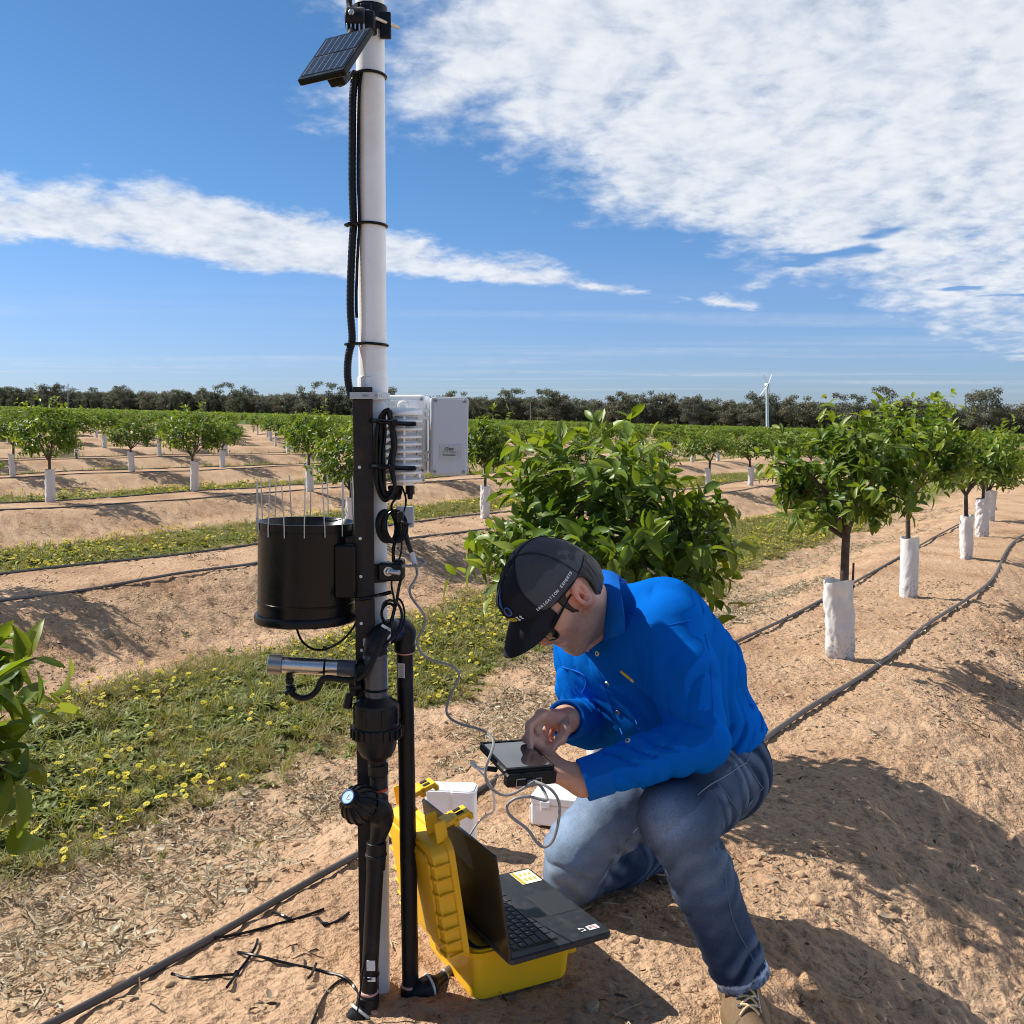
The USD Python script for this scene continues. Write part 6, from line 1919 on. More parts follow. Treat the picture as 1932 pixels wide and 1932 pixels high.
# ---- jeans
J = Field((.0, 1.84, -.08), (.70, 2.82, .62), .005)
J.chain([Lh, (Lh + Lk) / 2, Lk], [.104, .091, .078], .03)
J.cone(Lk, Lk + (La - Lk) * .45, .073, .061, .02)
J.cone(Lk + (La - Lk) * .40, La + (La - Lk) * .02, .063, .0585, .02)
J.chain([Rh, Rm, P(1092, 1602, 2.50), Rk], [.100, .094, .080, .073], .03)
J.chain([Rk, (Rk + Ra) / 2, Ra], [.070, .066, .055], .03)
J.cone(Lh, Rh, .105, .105, .05)
J.cone(pel + [-.02, 0, 0], low, .112, .112, .05)
J.ball(P(1366, 1446, 2.32), .096, .03)
J.ball(P(1374, 1486, 2.32), .066, .04)
hem = La + unit(La - Lk) * .012 
hn = unit(unit(La - Lk) + np.array([0.0, -.30, -.10]))
J.halfspace(hem, hn, hem - .13, hem + .16, .004)
J.cone(La - unit(La - Lk) * .05, La + unit(La - Lk) * .1, .047, .050, .004, cut=True)
jv, jf = J.mesh(1); jf = outward(jv, jf)
jn = normals(jv, jf)


def seg_t(v, a, b):
    ab = b - a; t = ((v - a) @ ab) / (ab @ ab); c = a + np.clip(t, 0, 1)[:, None] * ab
    return t, np.linalg.norm(v - c, axis=1), unit(v - c)


def creases(phase, w=.65):
    """rounded swells between narrow creases"""
    return np.abs(np.sin(phase)) ** w - .66


def ring_folds(v, a, b, freq, amp, seed, reach, twist=1.2, t0=0.0, t1=1.0):
    """creases that run round a limb, slanting, fading in and out"""
    t, d, r = seg_t(v, a, b)
    x, y, ax = frame(b - a)
    ang = np.arctan2(r @ y, r @ x); L = np.linalg.norm(b - a)
    ring = np.stack([np.cos(ang), np.sin(ang)], -1)
    n1 = meshkit.fbm(np.concatenate([(t * L * 5)[:, None], ring * .6], 1) + seed, 2, seed)
    n2 = meshkit.fbm(np.concatenate([(t * L * 8)[:, None], ring * .8], 1) - seed, 2, seed + 50)
    ph = np.pi * (t * L * freq + twist * .55 * np.sin(ang + seed) + 2.4 * n1)
    mask = sstep(.36, .60, n2)
    w = sstep(reach * 1.15, reach * .9, d) * sstep(t0 - .12, t0 + .1, t) * sstep(t1 + .12, t1 - .1, t)
    return amp * creases(ph) * mask * w


disp = ring_folds(jv, Lh, Lk, 20, .0085, 3, .14, 1.9, .0, .85)
disp += ring_folds(jv, Lk, La, 17, .0090, 5, .11, 1.9, .02, 1.0) * (.45 + sstep(.45, .95, seg_t(jv, Lk, La)[0]))
disp += ring_folds(jv, Rh, Rm, 16, .0080, 7, .13, 1.6) + ring_folds(jv, Rm, Rk, 18, .0080, 8, .12, 1.8)
disp += ring_folds(jv, Rk, Ra, 20, .0085, 9, .11, 1.4)
disp += .003 * (meshkit.fbm(jv * 24, 3, 21) - .5)
# deep pinch behind the bent knee
kp = P(1335, 1575, 1.98)
disp -= .016 * np.exp(-(((jv - kp) @ unit(np.array([.3, 0, 1]))) ** 2) / .00012) * np.exp(-((jv - kp) ** 2).sum(1) / .004)
jv = jv + jn * disp[:, None]; jn = normals(jv, jf)
den = np.tile(np.array([.012, .026, .062]), (len(jv), 1))
wear = np.zeros(len(jv))
for c_, rr_, a_ in ((P(1255, 1545, 1.88), .062, .85), (P(1075, 1590, 2.42), .11, .75), (P(1060, 1650, 2.47), .08, .6), (P(1300, 1620, 1.94), .08, .2), (P(1340, 1700, 1.97), .09, .12), (P(1150, 1520, 2.45), .11, .6), (P(1330, 1470, 2.14), .10, .30), (P(1310, 1640, 1.95), .09, .14), (P(1370, 1760, 2.0), .07, .06)):
    wear += a_ * np.exp(-((jv - c_) ** 2).sum(1) / (rr_ * rr_))
cre = np.clip(disp / .004, -1, 1)
wear = np.clip(wear * (.75 + .5 * meshkit.fbm(jv * 40, 3, 31)) + .30 * np.maximum(cre, 0), 0, 1)
den = den * (1 - wear[:, None]) + np.array([.24, .32, .44]) * wear[:, None]
tL, dL, _ = seg_t(jv, Lk, La)
hemd = (jv - hem) @ hn
hemz = (np.linalg.norm(jv - hem, axis=1) < .11)
band_ = hemz & (hemd > -.017)
den[band_] = den[band_] * .55 + np.array([.30, .37, .46]) * (.25 + .75 * (meshkit.noise(jv[band_] * np.array([130, 130, 20]), 3) > .45))[:, None] * .5
line_ = hemz & (np.abs(hemd + .020) < .0035)
den[line_] = np.array([.34, .42, .52])
den *= (.80 + .4 * meshkit.fbm(jv * 18, 3, 33))[:, None]
jp = part(man, 'jeans', (jv, jf), 'denim', True, col=den)
for pts in ([(1216, 1590), (1226, 1560)],):
    pass
part(jp, 'side_seam', seam(jv, jn, [(1316, 1500), (1330, 1488), (1348, 1476), (1370, 1464), (1390, 1450), (1408, 1440)], .0013), 'stitch')
part(jp, 'pocket_seam', seam(jv, jn, [(1408, 1440), (1420, 1458), (1432, 1478), (1440, 1486)], .0009), 'stitch')
part(jp, 'pocket_seam', seam(jv, jn, [(1390, 1452), (1402, 1476), (1408, 1500), (1406, 1520)], .0009), 'stitch')
part(jp, 'pocket_seam', seam(jv, jn, [(1352, 1478), (1372, 1502), (1390, 1528), (1398, 1540)], .0008), 'stitch')
part(jp, 'pocket_edge', seam(jv, jn, [(1440, 1486), (1425, 1502), (1412, 1522), (1403, 1540)], .0010), 'stitch')
part(jp, 'coin_pocket', seam(jv, jn, [(1408, 1440), (1414, 1425), (1420, 1412), (1416, 1402)], .0010), 'stitch')
part(jp, 'shin_seam', seam(jv, jn, [(1352, 1600), (1372, 1680), (1384, 1740), (1410, 1790), (1422, 1815)], .0008), 'stitch')
part(jp, 'inseam', seam(jv, jn, [(1205, 1560), (1180, 1590), (1150, 1632), (1120, 1680), (1108, 1700)], .0010), 'stitch')

# ---- shirt
S = Field((.0, 1.84, .30), (.66, 2.70, 1.0), .0045)
S.cone(ch + side * .085, ch - side * .085, .112, .112, 0)
S.cone(mid_ + side * .060 + [.004, 0, 0], mid_ - side * .060, .128, .124, .05)
S.cone(low + side * .055 + [.012, 0, .006], low - side * .055, .134, .126, .05)
S.cone(pel + side * .03 + [.0, 0, .012], low, .128, .132, .05)
S.cone(Ls + (ch - Ls) * .5, Rs_ + (ch - Rs_) * .5, .085, .085, .05)
S.cone(C7 + [.012, .01, -.035], ch + [.03, .02, .04], .078, .10, .05)
S.cone(P(1255, 1160, 2.20), P(1330, 1260, 2.30), .082, .09, .05)
S.chain([Ls, Ls + (Le - Ls) * .45, Le], [.074, .067, .057], .035)
S.chain([Le, Le + (Lw - Le) * .5, Le + (Lw - Le) * .97], [.056, .047, .0385], .012)
S.chain([Rs_, (Rs_ + Re) / 2, Re], [.074, .064, .054], .035)
S.chain([Re, (Re + Rw) / 2, Re + (Rw - Re) * 1.0], [.054, .047, .0385], .012)
# cut: hem over the waist, cuffs, neck
pax = unit(pel - mid_)
hc2 = P(1345, 1398, 2.34)
S.halfspace(P(1330, 1402, 2.30), unit(np.array([.18, .0, -.98])), P(1330, 1400, 2.34) + [-.10, -.26, -.26], P(1330, 1400, 2.34) + [.3, .3, .1], .006)
lcv = unit(Lw - Le); rcv = unit(Rw - Re)
S.halfspace(Lw - lcv * .006, lcv, Lw - .062, Lw + .07, .002)
S.halfspace(Rw - rcv * .010, rcv, Rw - .058, Rw + .07, .002)
S.cone(Lw - lcv * .035, Lw + lcv * .06, .031, .031, .002, cut=True)
S.cone(Rw - rcv * .035, Rw + rcv * .06, .031, .031, .002, cut=True)
nd_ = unit(H(0, 0, -.05) - C7)
S.cone(C7 + nd_ * .0 + [-.01, 0, -.03], C7 + nd_ * .16 + [-.02, 0, 0], .060, .070, .006, cut=True)
S.cone(C7 + hh_ * .045 + [0, 0, -.06], C7 + hh_ * .12 + [0, 0, .02], .042, .06, .008, cut=True)
sv_, sf_ = S.mesh(1); sf_ = outward(sv_, sf_)
sn_ = normals(sv_, sf_)
ds = ring_folds(sv_, Ls, Le, 12, .0060, 13, .095, 2.6, .25, 1.05)
ds += ring_folds(sv_, Le, Lw, 24, .0095, 15, .075, 2.2, -.05, .84)
ds += ring_folds(sv_, Rs_, Re, 16, .0065, 17, .09, 1.8)
ds += ring_folds(sv_, Re, Rw, 30, .0070, 19, .07, 1.3, .0, .80)
# slanting folds on the body, bunching above the waist
tb = (sv_ - ch) @ pax
acr = sv_ @ unit(np.cross(pax, [0, 1, 0]))
fromarm = np.minimum(seg_t(sv_, Ls, Le)[1], seg_t(sv_, Le, Lw)[1])
wb = sstep(.06, .10, fromarm)
nA = meshkit.fbm(sv_ * 7, 2, 23); nB = meshkit.fbm(sv_ * 11, 2, 24)
ds += wb * sstep(.04, .2, tb) * .0135 * creases(np.pi * (tb * 23 + acr * 6 + 2.6 * nA)) * sstep(.30, .50, nB)
nA = meshkit.fbm(sv_ * 6, 2, 25); nB = meshkit.fbm(sv_ * 9, 2, 26)
ds += wb * sstep(.24, .06, tb) * .0085 * creases(np.pi * (tb * 6 - acr * 15 + sv_[:, 1] * 8 + 2.2 * nA)) * sstep(.36, .56, nB)
ds += .0022 * (meshkit.fbm(sv_ * 30, 3, 27) - .5)
# hem of the shirt rolls out a little
sv_ = sv_ + sn_ * ds[:, None]; sn_ = normals(sv_, sf_)
blue = np.tile(np.array([.003, .100, .42]), (len(sv_), 1)) * (.86 + .28 * meshkit.fbm(sv_ * 14, 3, 35))[:, None]
sh_ = part(man, 'shirt', (sv_, sf_), 'shirt_cloth', True, col=blue)


def cuff(W_, ax, r, ln__):
    return lathe(W_ - ax * ln__, W_ + ax * .002, [(0, r * .96), (.0, r * 1.02), (.002, r * 1.05), (ln__ - .002, r * 1.03), (ln__ + .001, r * 1.0), (ln__ + .001, r * .90), (.002, r * .88)], 40)


mat('shirt_plain', (.003, .100, .42), .85, noise=(60, (.003, .088, .37), .4, .7), bump=(1400, .0002), spec=.08)
part(sh_, 'cuff', cuff(Lw, lcv, .0405, .052), 'shirt_plain', 40)
part(sh_, 'cuff', cuff(Rw - rcv * .004, rcv, .0405, .045), 'shirt_plain', 40)


def ribbon(top, bot, th=.0022, n=8):
    """a cloth strip between two edges, with thickness"""
    a, b = spline(top, n), spline(bot, n)
    rows = [a + (b - a) * t for t in np.linspace(0, 1, 6)]
    for i, t in enumerate(np.linspace(0, 1, 6)):
        d = unit(np.cross(np.gradient(a, axis=0), b - a)); rows[i] = rows[i] + d * .004 * math.sin(math.pi * t) * (1 if (d[:, 1].mean() < 0) else -1)
    g = np.stack(rows, 1); m, k, _ = g.shape
    v = g.reshape(-1, 3)
    i, j = np.meshgrid(np.arange(m - 1), np.arange(k - 1), indexing='ij')
    q = np.stack([i * k + j, (i + 1) * k + j, (i + 1) * k + j + 1, i * k + j + 1], -1).reshape(-1, 4)
    f = np.vstack([q[:, [0, 1, 2]], q[:, [0, 2, 3]]])
    n_ = normals(v, f); N = len(v)
    edge = [x * k for x in range(m)] + [(m - 1) * k + x for x in range(1, k)] + [x * k + k - 1 for x in range(m - 2, -1, -1)] + [x for x in range(k - 2, 0, -1)]
    ef = []
    for x in range(len(edge)):
        p_, q2 = edge[x], edge[(x + 1) % len(edge)]
        ef += [(p_, q2, q2 + N), (p_, q2 + N, p_ + N)]
    return trimesh.Trimesh(np.vstack([v + n_ * th, v - n_ * th]), np.vstack([f, f[:, ::-1] + N, np.array(ef)]), process=False)


part(sh_, 'collar', ribbon(hp_((1160, 1092, 2.42), (1140, 1080, 2.33), (1133, 1078, 2.24), (1136, 1100, 2.165), (1140, 1145, 2.125), (1141, 1185, 2.13), (1138, 1206, 2.15)),
                           hp_((1182, 1098, 2.43), (1172, 1092, 2.33), (1166, 1088, 2.22), (1170, 1112, 2.125), (1176, 1150, 2.088), (1180, 1186, 2.095), (1177, 1209, 2.115))), 'shirt_plain', 45)
part(sh_, 'collar', ribbon(hp_((1160, 1092, 2.42), (1136, 1112, 2.44), (1110, 1160, 2.42), (1095, 1200, 2.36), (1090, 1222, 2.33)),
                           hp_((1182, 1098, 2.45), (1150, 1130, 2.48), (1115, 1180, 2.45), (1090, 1222, 2.39), (1080, 1240, 2.35))), 'shirt_plain', 45)
pts = [(1112, 1226), (1124, 1250), (1138, 1290), (1156, 1340), (1172, 1380), (1182, 1402)]
part(sh_, 'placket_edge', seam(sv_, sn_, pts, .0014, .0003, 6), 'stitch_blue')
part(sh_, 'placket_edge', seam(sv_, sn_, [(a + 34, b - 4) for a, b in pts[:5]], .0010, .0003, 6), 'stitch_blue')
for a, b in ((1128, 1233), (1146, 1290), (1166, 1344), (1185, 1398)):
    p_, n_ = front_at(sv_, sn_, a, b, 6)
    bt = part(sh_, 'button', cyl(p_ - n_ * .001, p_ + n_ * .003, .0064, .0058, 18, .0008), 'metal_button')
    part(bt, 'eye', cyl(p_ + n_ * .0028, p_ + n_ * .0034, .0028, sides=12), 'print_black')
part(sh_, 'yoke_seam', seam(sv_, sn_, [(1186, 1152), (1205, 1165), (1235, 1180), (1270, 1178), (1305, 1170)], .0009), 'stitch_blue')
part(sh_, 'armhole_seam', seam(sv_, sn_, [(1186, 1160), (1196, 1190), (1206, 1230), (1213, 1270), (1220, 1300)], .0010), 'stitch_blue')
part(sh_, 'pocket_flap', seam(sv_, sn_, [(1062, 1258), (1080, 1264), (1104, 1276), (1106, 1292), (1098, 1306)], .0018), 'stitch_blue')
part(sh_, 'sleeve_seam', seam(sv_, sn_, [(1330, 1196), (1340, 1250), (1343, 1300), (1346, 1360), (1344, 1410)], .0008), 'stitch_blue')
lp, lnrm = front_at(sv_, sn_, 1184, 1276, 8)
lex = unit(P(1200, 1288, lp[1] - .01) - P(1172, 1262, lp[1] + .008)); lex = unit(lex - lnrm * (lex @ lnrm)); ley = np.cross(lnrm, lex)
lg = part(sh_, 'logo', plate((.036, .010, .0012), .002, .0004, lp + lnrm * .0012, (lex, ley, lnrm)), 'print_gold')
part(lg, 'lettering', lettering('AUG', .0058, lp + lnrm * .0019 - lex * .004, lex, ley, .0004, True), 'print_yellow', False)
part(lg, 'lettering', lettering('It', .0062, lp + lnrm * .0019 + lex * .0125, lex, ley, .0004, True), 'print_white', False)

# ---- cap
def cap_pt(phi, th, out=0.0):
    """phi round the head (0 = front), th 0 rim .. 1 button"""
    a = math.pi / 2 * th
    fr = .110 if math.cos(phi) > 0 else .104
    ca_, sa_ = math.cos(a) ** .78, math.sin(a)
    rimu = .042 + .018 * math.cos(phi) - .006 * math.sin(phi) ** 2
    f0 = math.cos(phi) * (fr + out) * ca_ + .004 - .006 * th
    s0_ = math.sin(phi) * (.0885 + out) * ca_
    bulge = .010 * max(0, math.cos(phi)) * math.sin(math.pi * min(1, th * 1.15))
    uu = rimu + (.143 + out - rimu) * (sa_ ** .92) 
    return H(f0 + bulge, s0_, uu)
nphi, nth = 72, 26
phis = np.linspace(0, 2 * math.pi, nphi, endpoint=False)
def cap_panel(p0, p1, n, out=0.0, w=.0):
    ph = np.linspace(p0, p1, n); tt2 = np.linspace(0, 1, nth)
    v = np.array([cap_pt(a, t, out - .0011 * math.exp(-(min(abs(a - p0), abs(a - p1)) * 30) ** 2)) for a in ph for t in tt2])
    nzc = (meshkit.fbm(v * 28, 3, 61) - .5)
    cen = H(0, 0, .04)
    nzd = (meshkit.fbm(v * 75, 2, 62) - .5)
    v = v + unit(v - cen) * (nzc * .012 + nzd * .003)[:, None]
    i, j = np.meshgrid(np.arange(n - 1), np.arange(nth - 1), indexing='ij')
    q = np.stack([i * nth + j, (i + 1) * nth + j, (i + 1) * nth + j + 1, i * nth + j + 1], -1).reshape(-1, 4)
    f = np.vstack([q[:, [0, 1, 2]], q[:, [0, 2, 3]]])
    vi = cen + (v - cen) * .975
    return trimesh.Trimesh(np.vstack([v, vi]), np.vstack([f, f[:, ::-1] + len(v)]), process=False)
cap = None
seams_ = [-.98, -.02, .98, 2.05, 3.14, 4.23, 5.30]
for i in range(6):
    a0_, a1_ = seams_[i], seams_[i + 1] if i < 5 else seams_[0] + 2 * math.pi
    m_ = cap_panel(a0_, a1_, 18)
    if cap is None:
        cap = part(man, 'cap', m_, 'cap_black', True)
    else:
        part(cap, 'panel', m_, 'cap_black' if i in (0, 1) else 'cap_grey', True)
for a_ in seams_[:6]:
    part(cap, 'panel_seam', tube([cap_pt(a_, t, .0012) for t in np.linspace(.02, .97, 16)], .0011, 5), 'cap_black')
part(cap, 'top_button', lathe(cap_pt(0, 1) - hu * .002, cap_pt(0, 1) + hu * .01, [(0, .008), (.003, .0075), (.0055, .004), (.006, 1e-4)], 16), 'cap_black')
part(cap, 'sweat_rim', tube([cap_pt(a, .0, .0008) for a in np.linspace(0, 2 * math.pi, 60)], .0016, 6), 'cap_black')
# brim
bp = []
for sg in np.linspace(-1, 1, 33):
    a_ = sg * 1.12
    root_ = cap_pt(a_, .015, -.002)
    ext_ = .073 * math.sqrt(max(0, 1 - abs(sg) ** 2.6)) + .002
    dr_ = unit(hf * .93 - hu * .20)
    for t in np.linspace(0, 1, 9):
        arch = -.026 * (abs(sg) ** 2) * t
        bp.append(root_ + dr_ * ext_ * t + hu * (arch - .010 * t * t) + hs * (-.010 * math.sin(a_)) * t)
bp = np.array(bp); i, j = np.meshgrid(np.arange(32), np.arange(8), indexing='ij')
q = np.stack([i * 9 + j, (i + 1) * 9 + j, (i + 1) * 9 + j + 1, i * 9 + j + 1], -1).reshape(-1, 4)
f = np.vstack([q[:, [0, 1, 2]], q[:, [0, 2, 3]]]); nb = normals(bp, f)
N = len(bp); ed_ = [x * 9 + 8 for x in range(33)]
ef = []
for x in range(32):
    ef += [(ed_[x], ed_[x + 1], ed_[x + 1] + N), (ed_[x], ed_[x + 1] + N, ed_[x] + N)]
part(cap, 'brim', trimesh.Trimesh(np.vstack([bp + nb * .0016, bp - nb * .0016]), np.vstack([f, f[:, ::-1] + N, np.array(ef)]), process=False), 'cap_black', 50)


def on_cap(text, height, phi0, dphi, th, m_, up=1, bold=True, slope=0.0):
    """letters bent along the cap, one by one"""
    out = []
    for i, chh in enumerate(text):
        if chh == ' ':
            continue
        a = phi0 + dphi * (i - (len(text) - 1) / 2); t = th + slope * (i - (len(text) - 1) / 2)
        p_ = cap_pt(a, t, .0024); e_ = 1e-3
        ex = unit(cap_pt(a + e_ * np.sign(dphi), t) - cap_pt(a - e_ * np.sign(dphi), t)); ey = cap_pt(a, t + e_) - cap_pt(a, t - e_); ey = unit(ey - ex * (ex @ ey))
        out.append(lettering(chh, height, p_, ex, ey, .0007, bold))
    return cat(*out)
part(cap, 'lettering', on_cap('IRRIGATION EXPERTS', .0056, 1.44, .058, .09, 'print_white'), 'print_white', False)
part(cap, 'lettering', on_cap('It', .011, .50, .10, .12, 'print_white', bold=True), 'print_white', False)
part(cap, 'lettering', on_cap('AUG', .010, .22, .105, .12, 'print_yellow', bold=True), 'print_yellow', False)
ov = [cap_pt(.34 + .11 * math.cos(a), .30 + .075 * math.sin(a), .0022) for a in np.linspace(0, 2 * math.pi, 26)]
part(cap, 'emblem', tube(ov, .0016, 6), 'print_blue')
ov = [cap_pt(.20 - .10 * t, .34 + .34 * t, .0022) for t in np.linspace(0, 1, 10)]
part(cap, 'emblem', tube(ov, [.0025, .006, .003, .001], 8, flat=.4), 'print_blue')

# ---- hair below the cap, sideburns
Hh = Field(HO - .15, HO + .17, .003)
Hh.ell(H(.001, 0, .034), (.0955, .0785, .090), HAX, 0)
Hh.ell(H(-.022, 0, -.010), (.074, .069, .064), HAX, .02)
for s_ in (-1, 1):
    Hh.ell(H(.022, .069 * s_, .014), (.013, .009, .032), HAX, .008)
w_, p_ = Hh._win(HO - .15, HO + .17)
ff, ss, uu = rel(p_.reshape(-1, 3).astype(float)); shp = p_.shape[:3]
bound = np.maximum.reduce([uu - .075, ff - .034 - 0 * uu, -(uu + .052 + .0 * ff)])
wob = .004 * (meshkit.fbm(p_.reshape(-1, 3).astype(float) * 70, 2, 91) - .5)
earcut = .034 - np.sqrt(((ff + .010)) ** 2 + ((uu + .002) * .85) ** 2)
low2 = np.where(ff < -.015, -(uu + .055), -(uu + .026))
bb_ = np.maximum.reduce([uu - .075, ff - .034, low2, np.where(np.abs(ss) > .064, earcut, -1)]) + wob
Hh.F[w_] = np.maximum(Hh.F[w_], bb_.reshape(shp).astype(np.float32))
hv, hf2 = Hh.mesh(1); hf2 = outward(hv, hf2)
hn2 = normals(hv, hf2)
a_, b_, c_ = rel(hv)
hv = hv + hn2 * (.0030 * (meshkit.noise(np.stack([a_ * 40 + c_ * 60, b_ * 150, (a_ + c_ * .4) * 190], -1), 3) - .4))[:, None]
part(man, 'hair', (hv, hf2), 'hair_dark', True)

# ---- sunglasses
sg_ = thing  # (kept with the man: worn)
fr_ = [H(.094, -.070 + .0035 * 0, .020)]
lens = []
gl = None
for s_ in (1, -1):
    c_ = H(.096, .034 * s_, -.003); nx = unit(hf * .93 + hs * s_ * .36); lx = unit(np.cross(hu, nx)); lx = unit(lx)
    lm = plate((.058, .040, .0026), .016, .0008, c_ + nx * .006, (lx, hu, nx))
    vv_ = np.array(lm.vertices); tq = (vv_ - c_) @ lx; vv_ = vv_ - nx * (tq ** 2 * 7.0)[:, None]
    lm = trimesh.Trimesh(vv_, lm.faces, process=False)
    if gl is None:
        gl = part(man, 'sunglasses', lm, 'lens_black', 40)
    else:
        part(gl, 'lens', lm, 'lens_black', 40)
    ring_ = [c_ + nx * .0066 + lx * .029 * np.sign(math.cos(a)) * abs(math.cos(a)) ** .7 + hu * .020 * np.sign(math.sin(a)) * abs(math.sin(a)) ** .7 for a in np.linspace(0, 2 * math.pi, 28)]
    ring_ = [q - nx * (((q - c_) @ lx) ** 2 * 7.0) for q in ring_]
    part(gl, 'rim', tube(ring_, .0017, 7), 'gloss_black')
    part(gl, 'temple', tube([H(.086, .0640 * s_, .008), H(.064, .0755 * s_, .014), H(.03, .0800 * s_, .018), H(.004, .0810 * s_, .019), H(-.014, .078 * s_, .008)], [.0058, .0044, .003, .0026, .0022], 8, 6, flat=.5), 'gloss_black')
part(gl, 'bridge', tube([H(.107, -.010, .006), H(.110, 0, .007), H(.107, .010, .006)], .0024, 8, 4), 'gloss_black')

# ---- boots
def boot(An, toe_dir, name_lace=True):
    """work boot: An ankle, toe_dir horizontal"""
    td = unit(np.array([toe_dir[0], toe_dir[1], 0])); sd_ = np.cross(Zx, td)
    gz = T(An[0] + td[0] * .08, An[1] + td[1] * .08)
    F_ = Field(np.array([An[0] - .24, An[1] - .24, gz - .03]), np.array([An[0] + .24, An[1] + .24, gz + .24]), .004)
    q = lambda t, s, z: np.array([An[0], An[1], gz]) + td * t + sd_ * s + Zx * z
    F_.cone(q(-.046, 0, .048), q(-.030, 0, .12), .036, .038, 0)
    F_.cone(q(-.03, 0, .052), q(.09, 0, .040), .040, .040, .02)
    F_.cone(q(.05, -.008, .040), q(.145, .0, .036), .040, .034, .02)
    F_.cone(q(.05, .010, .040), q(.140, .006, .036), .040, .034, .02)
    F_.cone(q(-.005, 0, .12), q(.075, 0, .072), .036, .030, .025)
    F_.cone(q(-.026, 0, .10), q(-.016, 0, .150), .040, .036, .02)
    v, f = F_.mesh(1); f = outward(v, f)
    v[:, 2] = np.maximum(v[:, 2], gz + .012)
    n = normals(v, f)
    v = v + n * (.0022 * (meshkit.fbm(v * 36, 3, 5) - .5))[:, None]
    t_ = (v - np.array([An[0], An[1], gz])) @ td; s_ = (v - np.array([An[0], An[1], gz])) @ sd_
    c = np.tile(np.array([.165, .105, .058]), (len(v), 1)) * (.75 + .5 * meshkit.fbm(v * 22, 3, 9))[:, None]
    for tt_ in (.112, -.02):
        gm = np.abs(t_ - tt_ - .4 * s_ ** 2 / .05) < .003
        c[gm & (v[:, 2] < gz + .075)] *= .5
    dust = sstep(.05, .012, v[:, 2] - gz)
    c = c * (1 - .5 * dust[:, None]) + np.array([.34, .23, .14]) * .5 * dust[:, None]
    bt = part(man, 'boot', (v, f), 'boot_leather', True, col=c)
    from shapely.geometry import Polygon, LineString
    ol = LineString([(-.06, 0), (.02, 0), (.05, .004), (.142, .003)]).buffer(.0405)
    ol = ol.union(LineString([(.04, .004), (.11, .004)]).buffer(.0485)).buffer(.01).buffer(-.01)
    so_ = trimesh.creation.extrude_polygon(ol, .024, engine='earcut'); vv = np.array(so_.vertices)
    so_ = trimesh.Trimesh(np.array([An[0], An[1], gz - .006]) + vv[:, :1] * td + vv[:, 1:2] * sd_ + vv[:, 2:] * Zx, so_.faces, process=False)
    part(bt, 'sole', so_, 'sole', 40)
    # laces over the tongue
    def top(t, s):
        cand = np.where((np.abs(t_ - t) < .006) & (np.abs(s_ - s) < .006))[0]
        return v[cand[np.argmax(v[cand, 2])]] + Zx * .0015 if len(cand) else q(t, s, .09)
    for i, tt_ in enumerate((.030, .048, .066, .084, .100)):
        for sgn_ in (-1, 1):
            a_, b_ = top(tt_, -.022 * sgn_), top(tt_ + .016, .022 * sgn_)
            m2 = top(tt_ + .008, 0) + Zx * .003
            part(bt, 'lace', tube([a_, m2, b_], .0026, 7, 6), 'lace')
        for sgn_ in (-1, 1):
            e = top(tt_, .0235 * sgn_)
            part(bt, 'eyelet', torus(e + Zx * .0006, Zx + sd_ * sgn_ * .5, .004, .0014, 14, 6), 'metal_button')
    part(bt, 'tongue_edge', tube([top(t, .027) for t in (.03, .05, .07, .09, .108)], .0020, 6, 3), 'boot_leather' if False else 'lace')
    part(bt, 'welt', tube([np.array([An[0], An[1], gz + .018]) + td * x + sd_ * y for x, y in list(ol.buffer(.0015).exterior.coords)[::3]], .0022, 6), 'lace')
    return bt


boot(La + [.004, .015, 0], np.array([-.06, -1.0]))
boot(np.array([Ra[0] + .0, Ra[1] + .03, Ra[2]]), np.array([.1, .9]))
# ------------------------------------------------------------------ weeds, flowers, straw and clods
rgL = np.random.default_rng(21)


def sample(n, m0, m1, c0, c1, dens, seed):
    """n random points of a strip of ground, kept with probability dens(x, y)"""
    rg = np.random.default_rng(seed)
    m = rg.uniform(m0, m1, n); c = rg.uniform(c0, c1, n)
    x, y = xy(c, m)
    ok = (y > .9) & (np.abs(x) < .62 * y + .8)
    x, y = x[ok], y[ok]
    keep = rg.random(len(x)) < dens(x, y)
    x, y = x[keep], y[keep]
    return np.stack([x, y, terrain(x, y)], 1)


